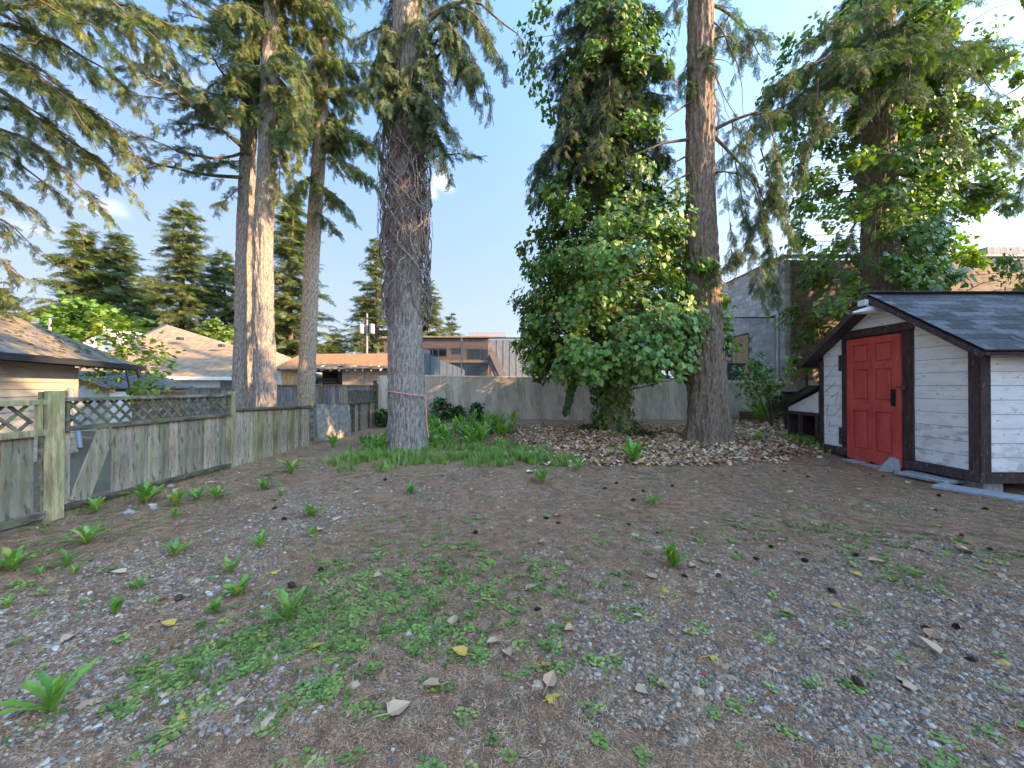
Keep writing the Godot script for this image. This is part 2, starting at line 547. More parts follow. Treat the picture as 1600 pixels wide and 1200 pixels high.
	M.metal = plain(Color(0.35, 0.36, 0.37), 0.45, 0.8)
	M.rust = plain(Color(0.16, 0.085, 0.06), 0.8, 0.3)
	M.wire = plain(Color(0.16, 0.17, 0.18), 0.5, 0.6)
	M.darkrail = plain(Color(0.035, 0.04, 0.045), 0.6)
	M.lampwhite = plain(Color(0.75, 0.74, 0.71), 0.45)
	M.plasticblack = plain(Color(0.018, 0.02, 0.024), 0.4)
	var shingle := texture([[81, 0.02, 4, 1.0], [82, 0.2, 3, 0.9]], [[0.25, Color(0.10, 0.10, 0.11)], [0.5, Color(0.18, 0.18, 0.19)], [0.75, Color(0.27, 0.27, 0.28)]])
	M.shingle = variants(textured(shingle, Vector3(1.5, 1.5, 1.5), 0.95, relief([[82, 0.2, 3, 1.0]]), 0.1), 5, 0.36)
	var moss_roof := texture([[83, 0.012, 4, 1.0], [84, 0.1, 4, 0.9]], [[0.25, Color(0.09, 0.072, 0.06)], [0.5, Color(0.20, 0.155, 0.125)], [0.75, Color(0.32, 0.25, 0.205)]], [[85, 0.012, 5, 0.5, 0.66, Color(0.28, 0.2, 0.08), 0.8], [86, 0.02, 5, 0.66, 0.72, Color(0.05, 0.05, 0.025), 0.85], [87, 0.008, 4, 0.56, 0.7, Color(0.10, 0.115, 0.125), 0.6]])
	M.mossroof = textured(moss_roof, Vector3(0.35, 0.8, 0.35), 0.97, relief([[84, 0.1, 4, 1.0]]), 0.5)
	M.tanroof = textured(texture([[88, 0.012, 4, 1.0], [89, 0.15, 4, 0.8]], [[0.25, Color(0.17, 0.115, 0.07)], [0.5, Color(0.25, 0.175, 0.11)], [0.75, Color(0.33, 0.24, 0.155)]]), Vector3(0.4, 1.2, 0.4), 0.97)
	M.rustroof = textured(texture([[90, 0.02, 4, 1.0], [91, 0.12, 4, 0.9]], [[0.25, Color(0.17, 0.07, 0.03)], [0.5, Color(0.32, 0.145, 0.055)], [0.75, Color(0.42, 0.22, 0.10)]]), Vector3(0.4, 0.4, 0.4), 0.97)
	M.siding = variants(textured(texture([[92, 0.01, 3, 1.0], [93, 0.05, 3, 0.4]], [[0.25, Color(0.50, 0.42, 0.33)], [0.5, Color(0.56, 0.48, 0.38)], [0.75, Color(0.61, 0.53, 0.43)]]), Vector3(0.4, 0.8, 0.4), 0.6), 3, 0.05)
	M.gutter = plain(Color(0.045, 0.048, 0.055), 0.45, 0.0)
	M.housewhite = textured(texture([[94, 0.01, 3, 1.0]], [[0.3, Color(0.68, 0.67, 0.65)], [0.7, Color(0.76, 0.75, 0.73)]]), Vector3(0.4, 0.4, 0.4), 0.7)
	M.brownwall = textured(texture([[95, 0.02, 4, 1.0], [96, 0.1, 3, 0.6]], [[0.3, Color(0.10, 0.065, 0.05)], [0.7, Color(0.16, 0.11, 0.085)]]), Vector3(0.3, 0.3, 0.3), 0.9)
	M.paleclad = textured(texture([[97, 0.02, 4, 1.0]], [[0.3, Color(0.21, 0.22, 0.225)], [0.7, Color(0.28, 0.29, 0.295)]]), Vector3(0.3, 0.1, 0.3), 0.8)
	M.orangetrim = plain(Color(0.55, 0.24, 0.06), 0.7)
	M.greyconcrete = plain(Color(0.33, 0.32, 0.30), 0.9)
	M.windowglass = plain(Color(0.03, 0.04, 0.05), 0.06)
	M.terracotta = textured(texture([[98, 0.03, 4, 1.0]], [[0.3, Color(0.16, 0.085, 0.06)], [0.7, Color(0.27, 0.16, 0.115)]]), Vector3(1, 1, 1), 0.9)
	M.pipe = plain(Color(0.22, 0.25, 0.29), 0.5, 0.2)
	M.rope = plain(Color(0.62, 0.25, 0.22), 0.8)
	M.ropegrey = plain(Color(0.40, 0.38, 0.34), 0.8)
	M.paper = plain(Color(0.72, 0.72, 0.74), 0.8)
	M.screen = textured(texture([[99, 0.02, 3, 1.0]], [[0.3, Color(0.05, 0.065, 0.09)], [0.7, Color(0.085, 0.105, 0.14)]]), Vector3(0.5, 0.2, 0.5), 0.8)
	# ground: fine soil, crushed stone and needles; the tint of each place comes with the sheet
	var soil := texture([[101, 0.03, 4, 0.7], [102, 0.14, 4, 1.0]], [[0.25, Color(0.42, 0.40, 0.38)], [0.45, Color(0.78, 0.76, 0.74)], [0.6, Color(0.95, 0.94, 0.93)], [0.8, Color(1, 1, 1)]], [[103, 0.09, 3, 0.7, 0.76, Color(1, 1, 1), 0.7], [104, 0.11, 3, 0.72, 0.78, Color(0.22, 0.20, 0.18), 0.7]], 1024)
	var g := textured(soil, Vector3(0.85, 0.85, 0.85), 0.95, relief([[102, 0.14, 4, 1.0], [101, 0.03, 4, 0.6]], 1024), 1.2)
	g.vertex_color_use_as_albedo = true
	M.ground = g
	M.needles = leafy(0.62, Color(0.7, 0.85, 0.3))
	M.ivy = leafy(0.42, Color(0.7, 0.8, 0.15))
	M.weed = leafy(0.5, Color(0.45, 0.6, 0.1))
	M.grass = leafy(0.6, Color(0.45, 0.6, 0.12))
	M.litter = leafy(0.85, Color(0.25, 0.2, 0.1))
	M.stone = leafy(0.8, Color(0, 0, 0))
	M.cone = leafy(0.85, Color(0, 0, 0))

# ---------------------------------------------------------------- leaves and sprays
func fan_leaf(outline: Array, cup: float, droop: float, tint := Color.WHITE) -> ArrayMesh:
	# outline in the leaf's plane from the stalk (origin) to the tip (+y); the midrib is folded, the tip hangs
	var g := Geo.new()
	g.col = tint
	var place := func(p: Vector2) -> Vector3:
		return Vector3(p.x, p.y * (1.0 - 0.15 * droop * p.y), absf(p.x) * cup - droop * p.y * p.y * 0.5)
	var mid: Vector3 = place.call(Vector2(0, 0.42))
	var pts := []
	for q in outline: pts.append(place.call(q))
	for k in range(outline.size() - 1, -1, -1):
		if absf(outline[k].x) > 0.01: pts.append(place.call(Vector2(-outline[k].x, outline[k].y)))
	for k in pts.size():
		g.tri(mid, pts[k], pts[(k + 1) % pts.size()], Vector3(0, 0, 1))
	return g.mesh()

func make_leaves() -> void:
	var ivy := [Vector2(0, 0), Vector2(0.26, -0.12), Vector2(0.52, 0.12), Vector2(0.36, 0.42), Vector2(0.26, 0.68), Vector2(0, 1.0)]
	LEAF.ivy = [fan_leaf(ivy, 0.18, 0.25), fan_leaf([Vector2(0, 0), Vector2(0.3, -0.08), Vector2(0.44, 0.2), Vector2(0.36, 0.55), Vector2(0.15, 0.85), Vector2(0, 1.05)], -0.12, 0.4)]
	LEAF.maple = fan_leaf([Vector2(0, 0), Vector2(0.3, 0.0), Vector2(0.5, 0.3), Vector2(0.28, 0.4), Vector2(0.4, 0.75), Vector2(0.12, 0.65), Vector2(0, 1.0)], 0.15, 0.3)
	LEAF.dry = [fan_leaf([Vector2(0, 0), Vector2(0.36, 0.02), Vector2(0.42, 0.35), Vector2(0.2, 0.75), Vector2(0, 1.0)], 0.5, -0.5), fan_leaf([Vector2(0, 0), Vector2(0.28, -0.05), Vector2(0.5, 0.3), Vector2(0.24, 0.5), Vector2(0.3, 0.7), Vector2(0, 1.0)], -0.35, 0.6)]
	# a round-leaved creeping weed: rosette of small scalloped leaves
	var g := Geo.new()
	for k in 9:
		var a := TAU * k / 9.0 + rng.randf_range(-0.3, 0.3)
		var out := Vector3(cos(a), 0, sin(a))
		var side := Vector3(-sin(a), 0, cos(a))
		var r := rng.randf_range(0.35, 1.0)
		var s := rng.randf_range(0.22, 0.36)
		var mid := out * r + Vector3.UP * rng.randf_range(0.12, 0.4)
		var lean := rng.randf_range(-0.25, 0.3)
		var ring := []
		for j in 7:
			var b := PI * 0.15 + TAU * 0.93 * j / 7.0
			ring.append(mid + out * (-cos(b)) * s + side * sin(b) * s + Vector3.UP * (lean * cos(b) * s + 0.06 * absf(sin(b)) * s))
		var dip := mid - Vector3.UP * 0.05 * s - out * s * 0.4
		g.col = Color(1, 1, 1) * rng.randf_range(0.8, 1.15)
		for j in 7: g.tri(dip, ring[j], ring[(j + 1) % 7], Vector3.UP)
		g.col = Color(0.8, 0.75, 0.6)
		g.quad(Vector3(0, 0, 0), side * 0.03, dip + side * 0.03, dip, Vector3.UP)
	LEAF.creeper = g.mesh()
	# grass tuft
	LEAF.grass = []
	for variant in 2:
		g = Geo.new()
		for k in 16:
			var a := rng.randf() * TAU
			var lean := Vector3(cos(a), 0, sin(a)) * rng.randf_range(0.1, 0.75)
			var side := Vector3(-sin(a), 0, cos(a)) * 0.016
			var foot := rv(0.12)
			foot.y = 0
			var h := rng.randf_range(0.45, 1.0)
			var p1 := foot + lean * 0.35 * h + Vector3.UP * h * 0.55
			var p2 := foot + lean * h + Vector3.UP * h * 0.85
			g.col = Color(1, 1, 1) * rng.randf_range(0.75, 1.2)
			g.quad(foot - side, foot + side, p1 + side, p1 - side, lean + Vector3.UP)
			g.tri(p1 - side, p1 + side, p2, lean + Vector3.UP)
		LEAF.grass.append(g.mesh())
	# toothed basal leaf of a dandelion or sow thistle
	LEAF.dandelion = []
	for variant in 4:
		g = Geo.new()
		var n := 9
		var p := PackedVector3Array()
		var rise := rng.randf_range(0.55, 1.1)
		for i in n:
			var t := float(i) / (n - 1)
			var w := 0.115 * (0.22 + 1.25 * t) * (1.0 if t < 0.72 else maxf(1.0 - t, 0.0) / 0.28 * 1.0)
			if i % 2 == 0 and i > 0: w *= 0.55
			var c := Vector3(0, t * rise - t * t * rise * 0.62, t * (1.0 - 0.12 * t * rise))
			p.append(c + Vector3(-w, 0.3 * w, 0)); p.append(c); p.append(c + Vector3(w, 0.3 * w, 0))
		g.grid(p, n, 3, false, false)
		LEAF.dandelion.append(g.mesh())
	# broad wavy leaf of a dock
	LEAF.dock = []
	for variant in 3:
		g = Geo.new()
		var n := 8
		var p := PackedVector3Array()
		var rise := rng.randf_range(0.5, 1.0)
		for i in n:
			var t := float(i) / (n - 1)
			var w := 0.025 + 0.14 * sin(PI * pow(t, 0.7)) * (0.8 if i % 2 == 0 else 1.05) * (1.0 if i < n - 1 else 0.0)
			var c := Vector3(0.02 * sin(t * 9.0 + variant), t * rise - t * t * rise * 0.75, t * (1.0 - 0.1 * t))
			var wave := 0.03 * sin(t * 14.0 + variant * 2.0)
			p.append(c + Vector3(-w, 0.25 * w + wave, 0)); p.append(c); p.append(c + Vector3(w, 0.25 * w - wave, 0))
		g.grid(p, n, 3, false, false)
		LEAF.dock.append(g.mesh())
	# fir twigs: a spray of needled side twigs along +y, one unit long
	for variant in 3:
		g = Geo.new()
		g.col = Color(1.2, 0.75, 0.55)
		g.tri(Vector3(-0.012, 0, 0), Vector3(0.012, 0, 0), Vector3(0, 1, 0), Vector3(0, 0, 1))
		for k in 17:
			var t := 0.06 + 0.9 * k / 16.0
			var s := -1.0 if k % 2 == 0 else 1.0
			var len := (0.13 + 0.22 * (1.0 - t)) * rng.randf_range(0.7, 1.2)
			var dir := Vector3(s * 0.74, 0.66, rng.randf_range(-0.45, 0.2)).normalized()
			var p0 := Vector3(0, t, 0)
			var steps := int(len / 0.075) + 1
			for j in steps:
				var q := p0 + dir * (0.03 + 0.075 * j) + Vector3(0, 0, -pow(0.075 * j, 2.0))
				g.col = Color(1, 1, 1) * rng.randf_range(0.8, 1.15)
				for e in [-1.0, 1.0]:
					var nd: Vector3 = (dir + Vector3(-dir.y, dir.x, 0) * e * 0.8 + Vector3(0, 0, rng.randf_range(-0.6, 0.5))).normalized()
					var wide: Vector3 = nd.cross(Vector3(0, 0.0, 1) + rv(0.5)).normalized() * 0.021
					g.tri(q - wide, q + wide, q + nd * rng.randf_range(0.11, 0.18), Vector3(0, 0, 1))
		SPRAY.append(g.mesh())
	# small stones
	LEAF.stone = []
	for variant in 4:
		var f := Geo.new()
		var ico := [Vector3(0, 1, 0), Vector3(0, -1, 0)]
		for k in 5:
			ico.append(Vector3(cos(TAU * k / 5.0), 0.4, sin(TAU * k / 5.0)))
		for k in 5:
			ico.append(Vector3(cos(TAU * (k + 0.5) / 5.0), -0.4, sin(TAU * (k + 0.5) / 5.0)))
		for k in ico.size(): ico[k] = ico[k] * rng.randf_range(0.75, 1.2) * Vector3(1.0, 0.62, 0.8)
		for k in 5:
			var k2 := (k + 1) % 5
			for t in [[0, 2 + k, 2 + k2], [2 + k, 7 + k, 2 + k2], [2 + k2, 7 + k, 7 + k2], [1, 7 + k, 7 + k2]]:
				f.tri(ico[t[0]], ico[t[1]], ico[t[2]], ico[t[0]] + ico[t[1]] + ico[t[2]])
		LEAF.stone.append(f.mesh())
	# a pinch of fallen needles and crumbs
	g = Geo.new()
	for k in 12:
		var a := rng.randf() * PI
		var d := Vector3(cos(a), rng.randf_range(-0.1, 0.15), sin(a)) * rng.randf_range(0.25, 0.5)
		var s := Vector3(-sin(a), 0, cos(a)) * 0.035
		var m := Vector3(rng.randf_range(-0.8, 0.8), rng.randf_range(0.02, 0.14), rng.randf_range(-0.8, 0.8))
		g.col = Color(1, 1, 1) * rng.randf_range(0.6, 1.5)
		g.quad(m - d - s, m + d - s, m + d + s, m - d + s, Vector3.UP)
	LEAF.pinch = g.mesh()
	# fir cone: rows of overlapping scales
	g = Geo.new()
	for row in 9:
		var t := row / 8.0
		var r := 0.36 * sin(PI * (0.1 + 0.82 * t)) + 0.06
		for k in 8:
			var a := TAU * (k + 0.5 * (row % 2)) / 8.0
			var out := Vector3(cos(a), 0, sin(a))
			var side := Vector3(-sin(a), 0, cos(a)) * r * 0.5
			var y := t * 1.2
			g.col = Color(1, 1, 1) * rng.randf_range(0.6, 1.3)
			g.tri(out * r * 0.6 - side + Vector3.UP * y, out * r * 0.6 + side + Vector3.UP * y, out * r * 1.25 + Vector3.UP * (y + 0.16), out - Vector3.UP * 0.3)
			g.tri(out * r * 0.6 - side + Vector3.UP * y, out * r * 0.6 + side + Vector3.UP * y, out * r * 0.3 + Vector3.UP * (y + 0.2), out)
	LEAF.cone = g.mesh()

# ---------------------------------------------------------------- trunks and limbs
func trunk_mesh(path: Array, radii: Array, sides: int, step: float, rough: float, flare: float, sd: int) -> ArrayMesh:
	var cv := Curve3D.new()
	for p in path: cv.add_point(p)
	# smooth the bends
	for k in range(1, path.size() - 1):
		var t: Vector3 = (path[k + 1] - path[k - 1]) * 0.16
		cv.set_point_in(k, -t); cv.set_point_out(k, t)
	var len := cv.get_baked_length()
	var rows := int(len / step) + 1
	var f := FastNoiseLite.new()
	f.seed = sd
	f.frequency = 1.0
	f.fractal_octaves = 3
	f.noise_type = FastNoiseLite.TYPE_SIMPLEX
	f.fractal_type = FastNoiseLite.FRACTAL_RIDGED
	var lump := FastNoiseLite.new()
	lump.seed = sd + 1
	lump.frequency = 0.7
	var pts := PackedVector3Array()
	for i in rows:
		var s := len * i / (rows - 1)
		var c := cv.sample_baked(s)
		var u := s / len * (radii.size() - 1)
		var r: float = lerpf(radii[int(u)], radii[mini(int(u) + 1, radii.size() - 1)], u - int(u))
		var root := exp(-s / 0.35) * flare
		for k in sides:
			var a := TAU * k / sides
			var out := Vector3(cos(a), 0, -sin(a))
			var ridge := f.get_noise_3d(out.x * r * 8.0, s * 0.9, out.z * r * 8.0)
			var big := lump.get_noise_3d(out.x * 1.4, s * 0.8, out.z * 1.4)
			var rr := r * (1.0 + big * 0.09 + root * (0.55 + 0.45 * sin(a * 5.0 + sd))) + ridge * rough
			pts.append(c + out * rr)
	var g := Geo.new()
	g.grid(pts, rows, sides, true, false)
	return g.mesh()

# a bough that carries twigs and needle sprays; sprays go to "buf"
func bough(tree: Node3D, buf: PackedFloat32Array, p0: Vector3, p1: Vector3, sag: float, r0: float, o: Dictionary) -> void:
	var n := 9
	var pts := PackedVector3Array()
	var rad := PackedFloat32Array()
	var len := p0.distance_to(p1)
	var wob := Vector3(rng.randf_range(-1, 1), 0, rng.randf_range(-1, 1)) * len * 0.04
	for i in n:
		var t := float(i) / (n - 1)
		pts.append(p0.lerp(p1, t) + Vector3.UP * sag * 4.0 * t * (1.0 - t) + wob * sin(t * 5.0) + rv(0.02) * len * t)
		rad.append(maxf(r0 * (1.0 - 0.86 * t), 0.004))
	var g := Geo.new()
	g.tube(pts, rad, 6)
	var from: float = o.get("from", 0.15)
	var sp: float = o.get("sp", 0.2)
	var droop: float = o.get("droop", 0.5)
	var size: float = o.get("size", 0.36)
	var tl: float = o.get("twig", 0.8)
	var cols: Array = o.cols
	var dens: float = o.get("dens", 1.0)
	var s := from * len
	while s < len and dens > 0.0:
		var t := s / len
		var u := t * (n - 1)
		var i := mini(int(u), n - 2)
		var base := pts[i].lerp(pts[i + 1], u - i)
		var along := (pts[i + 1] - pts[i]).normalized()
		var lat := along.cross(Vector3.UP)
		if lat.length_squared() < 0.01: lat = Vector3(rng.randf_range(-1, 1), 0, rng.randf_range(-1, 1))
		lat = lat.normalized()
		for side in [-1.0, 1.0]:
			if rng.randf() > dens: continue
			var l: float = tl * (1.0 - 0.5 * t) * rng.randf_range(0.5, 1.15)
			var dir: Vector3 = (along * rng.randf_range(0.3, 0.9) + lat * side * rng.randf_range(0.5, 1.0) + Vector3.UP * rng.randf_range(-0.2, 0.15)).normalized()
			var p := base
			var k := int(ceil(l / (size * 0.48)))
			var tw := PackedVector3Array([p])
			for j in k:
				dir = (dir + Vector3.DOWN * droop * 0.55 + rv(0.18)).normalized()
				p += dir * size * 0.48
				tw.append(p)
				var c: Color = jitter(cols[rng.randi() % cols.size()], 0.28)
				for e in 2:
					var sd: Vector3 = (dir + rv(0.6) + Vector3.DOWN * droop * 0.35).normalized()
					put(buf, axes(sd, Vector3.UP + rv(0.6), rng.randf_range(-0.7, 0.7), size * rng.randf_range(0.5, 1.0)), p - dir * size * (0.2 + 0.2 * e) + rv(0.04), c)
			if tw.size() > 1:
				var tr := PackedFloat32Array()
				for j in tw.size(): tr.append(maxf(0.007 * (1.0 - 0.8 * j / tw.size()), 0.002))
				g.tube(tw, tr, 3)
		s += sp * rng.randf_range(0.5, 1.5)
	part(tree, "limb", g.mesh(), M.limb)
	# side limbs that fork off at odd places
	if len > 1.1 and dens > 0.3 and o.get("fork", true):
		var side_o := o.duplicate()
		side_o.fork = false
		side_o.twig = tl * 0.75
		for k in 1 + int(len * 0.7):
			var t := rng.randf_range(0.25, 0.9)
			var i := int(t * (n - 2))
			var along := (pts[i + 1] - pts[i]).normalized()
			var lat := along.cross(Vector3.UP).normalized() * (1.0 if rng.randf() < 0.5 else -1.0)
			var l := len * rng.randf_range(0.18, 0.38)
			bough(tree, buf, pts[i], pts[i] + (along * rng.randf_range(0.2, 0.9) + lat * rng.randf_range(0.5, 1.0) + Vector3.DOWN * droop * rng.randf_range(0.2, 0.9)).normalized() * l, l * 0.06, rad[i] * 0.6, side_o)

func fir(called: String, label: String, path: Array, radii: Array, m: Material, group := "", rough := 0.02, flare := 0.25, sd := 1) -> Node3D:
	var t := thing(called, label, "tree", path[0], group)
	part(t, "trunk", trunk_mesh(path, radii, 96, 0.05, rough * 2.1, flare * 1.4, sd), m)
	return t

func along_path(path: Array, y: float) -> Vector3:
	for k in path.size() - 1:
		if y <= path[k + 1].y:
			return (path[k] as Vector3).lerp(path[k + 1], clampf((y - path[k].y) / (path[k + 1].y - path[k].y), 0.0, 1.0))
	return path[-1]

# the upper crown: boughs all round the trunk between two heights
func crown_boughs(tree: Node3D, buf: PackedFloat32Array, path: Array, y0: float, y1: float, count: int, len0: float, len1: float, o: Dictionary, lean := Vector3.ZERO) -> void:
	for k in count:
		var t := (k + rng.randf()) / count
		var y := lerpf(y0, y1, t)
		var a := k * 2.4 + rng.randf_range(-0.5, 0.5)
		var out := (Vector3(cos(a), 0, sin(a)) + lean).normalized()
		var l := lerpf(len0, len1, t) * rng.randf_range(0.7, 1.2)
		var p := along_path(path, y)
		bough(tree, buf, p, p + out * l + Vector3.UP * l * o.get("rise", -0.15), l * 0.08, 0.03 + l * 0.008, o)

func finish_crown(tree: Node3D, buf: PackedFloat32Array, m: Material = null, variant := 0) -> void:
	if buf.size() > 0:
		copies(tree, "crown", SPRAY[variant % SPRAY.size()], m if m != null else M.needles, buf)

# a whole conifer seen far away
func far_conifer(base: Vector3, h: float, spread: float, cols: Array, label: String, sd: int, sparse := 1.0, bare := 0.12) -> void:
	rng.seed = sd
	var t := thing("conifer_tree", label, "tree", base, "conifers beyond the neighbouring roofs")
	var path := [base, base + Vector3(rng.randf_range(-0.2, 0.2), h * 0.5, 0), base + Vector3(rng.randf_range(-0.3, 0.3), h, 0)]
	part(t, "trunk", trunk_mesh(path, [h * 0.017, h * 0.011, 0.03], 10, h / 30.0, 0.0, 0.2, sd), M.limb)
	var buf := PackedFloat32Array()
	var g := Geo.new()
	var levels := int(h * 1.9)
	spread *= 1.3
	var size := spread * 0.17
	for k in levels:
		var u := pow((k + rng.randf()) / levels, 0.9)
		var y := h * (bare + (1.0 - bare) * u)
		var env := spread * pow(1.0 - u, 0.75) * (0.75 + 0.35 * rng.randf()) * (0.6 + 0.4 * ss(0.0, 0.2, u)) + 0.25
		for b in 7:
			if rng.randf() > sparse: continue
			var a := rng.randf() * TAU
			var out := Vector3(cos(a), 0, sin(a))
			var l := env * rng.randf_range(0.4, 1.25)
			var p := along_path(path, base.y + y)
			var tip := p + out * l + Vector3.UP * l * rng.randf_range(-0.3, 0.12)
			g.tube(PackedVector3Array([p, p.lerp(tip, 0.5) + Vector3.UP * l * 0.06, tip]), PackedFloat32Array([0.04, 0.03, 0.012]), 3)
			var steps := int(l / (size * 0.36)) + 1
			for j in steps:
				var q := p.lerp(tip, (j + 0.7) / steps)
				for e in 2:
					var dir := (out * rng.randf_range(0.2, 1.0) + out.cross(Vector3.UP) * rng.randf_range(-0.9, 0.9) + Vector3.UP * rng.randf_range(-0.45, 0.15)).normalized()
					put(buf, axes(dir, Vector3.UP + rv(0.4), rng.randf_range(-0.5, 0.5), size * rng.randf_range(0.6, 1.1)), q, jitter(cols[rng.randi() % cols.size()], 0.3))
	part(t, "limbs", g.mesh(), M.limb).set_meta("kind", "stuff")
	finish_crown(t, buf, M.needles, sd)

# a small broad-leaved tree
func leaf_tree(called: String, label: String, category: String, base: Vector3, h: float, spread: float, cols: Array, leaf: Mesh, leaf_size: float, count: int, sd: int, trunk_r: float, low := 0.25) -> Node3D:
	rng.seed = sd
	var t := thing(called, label, category, base)
	var top := base + Vector3(rng.randf_range(-0.1, 0.1) * h, h * 0.9, rng.randf_range(-0.1, 0.1) * h)
	var path := [base, base.lerp(top, 0.5) + rv(0.04) * h, top]
	part(t, "trunk", trunk_mesh(path, [trunk_r, trunk_r * 0.7, trunk_r * 0.25], 10, h / 16.0, 0.0, 0.2, sd), M.limb)
	var buf := PackedFloat32Array()
	var limbs := 18
	for k in limbs:
		var u := lerpf(low, 0.95, (k + rng.randf()) / limbs)
		var a := k * 2.4 + rng.randf()
		var l := spread * (0.55 + 0.6 * sin(PI * clampf(u, 0.1, 0.95))) * rng.randf_range(0.6, 1.1) * (1.0 - 0.45 * u)
		var p := along_path(path, base.y + h * u)
		var tip := p + Vector3(cos(a), rng.randf_range(0.1, 0.6), sin(a)) * l
		var g := Geo.new()
		g.tube(PackedVector3Array([p, p.lerp(tip, 0.5) - Vector3.UP * l * 0.06, tip]), PackedFloat32Array([trunk_r * 0.35, trunk_r * 0.22, 0.004]), 5)
		part(t, "limb", g.mesh(), M.limb)
		for j in count / limbs:
			var q := p.lerp(tip, rng.randf_range(0.25, 1.05)) + rv(1.0) * spread * 0.2
			var out := (q - base - Vector3.UP * h * 0.5).normalized()
			put(buf, axes(out * 0.7 + rv(0.8) + Vector3.DOWN * 0.3, Vector3.UP + out * 0.6 + rv(0.5), 0.0, leaf_size * rng.randf_range(0.6, 1.3)), q, jitter(cols[rng.randi() % cols.size()], 0.25))
	copies(t, "crown", leaf, M.ivy, buf)
	return t

const FIR_DARK := [Color(0.10, 0.15, 0.065), Color(0.13, 0.185, 0.075), Color(0.16, 0.205, 0.085), Color(0.14, 0.16, 0.075)]
const FIR_MID := [Color(0.14, 0.19, 0.06), Color(0.18, 0.225, 0.07), Color(0.21, 0.24, 0.075), Color(0.12, 0.165, 0.06)]
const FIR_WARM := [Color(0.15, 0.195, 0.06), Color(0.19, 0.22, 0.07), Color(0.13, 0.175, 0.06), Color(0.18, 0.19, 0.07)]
const IVY := [Color(0.14, 0.25, 0.045), Color(0.18, 0.31, 0.05), Color(0.105, 0.20, 0.045), Color(0.24, 0.35, 0.075), Color(0.15, 0.25, 0.06)]
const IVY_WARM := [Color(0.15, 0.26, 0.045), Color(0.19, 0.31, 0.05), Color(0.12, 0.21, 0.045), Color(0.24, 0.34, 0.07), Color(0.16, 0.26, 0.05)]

func boughs(tree: Node3D, buf: PackedFloat32Array, list: Array, o: Dictionary) -> void:
	for b in list:
		var oo := o.duplicate()
		if b.size() > 8: oo.merge(b[8], true)
		bough(tree, buf, at(b[0], b[1], b[2]), at(b[3], b[4], b[5]), b[6], b[7], oo)

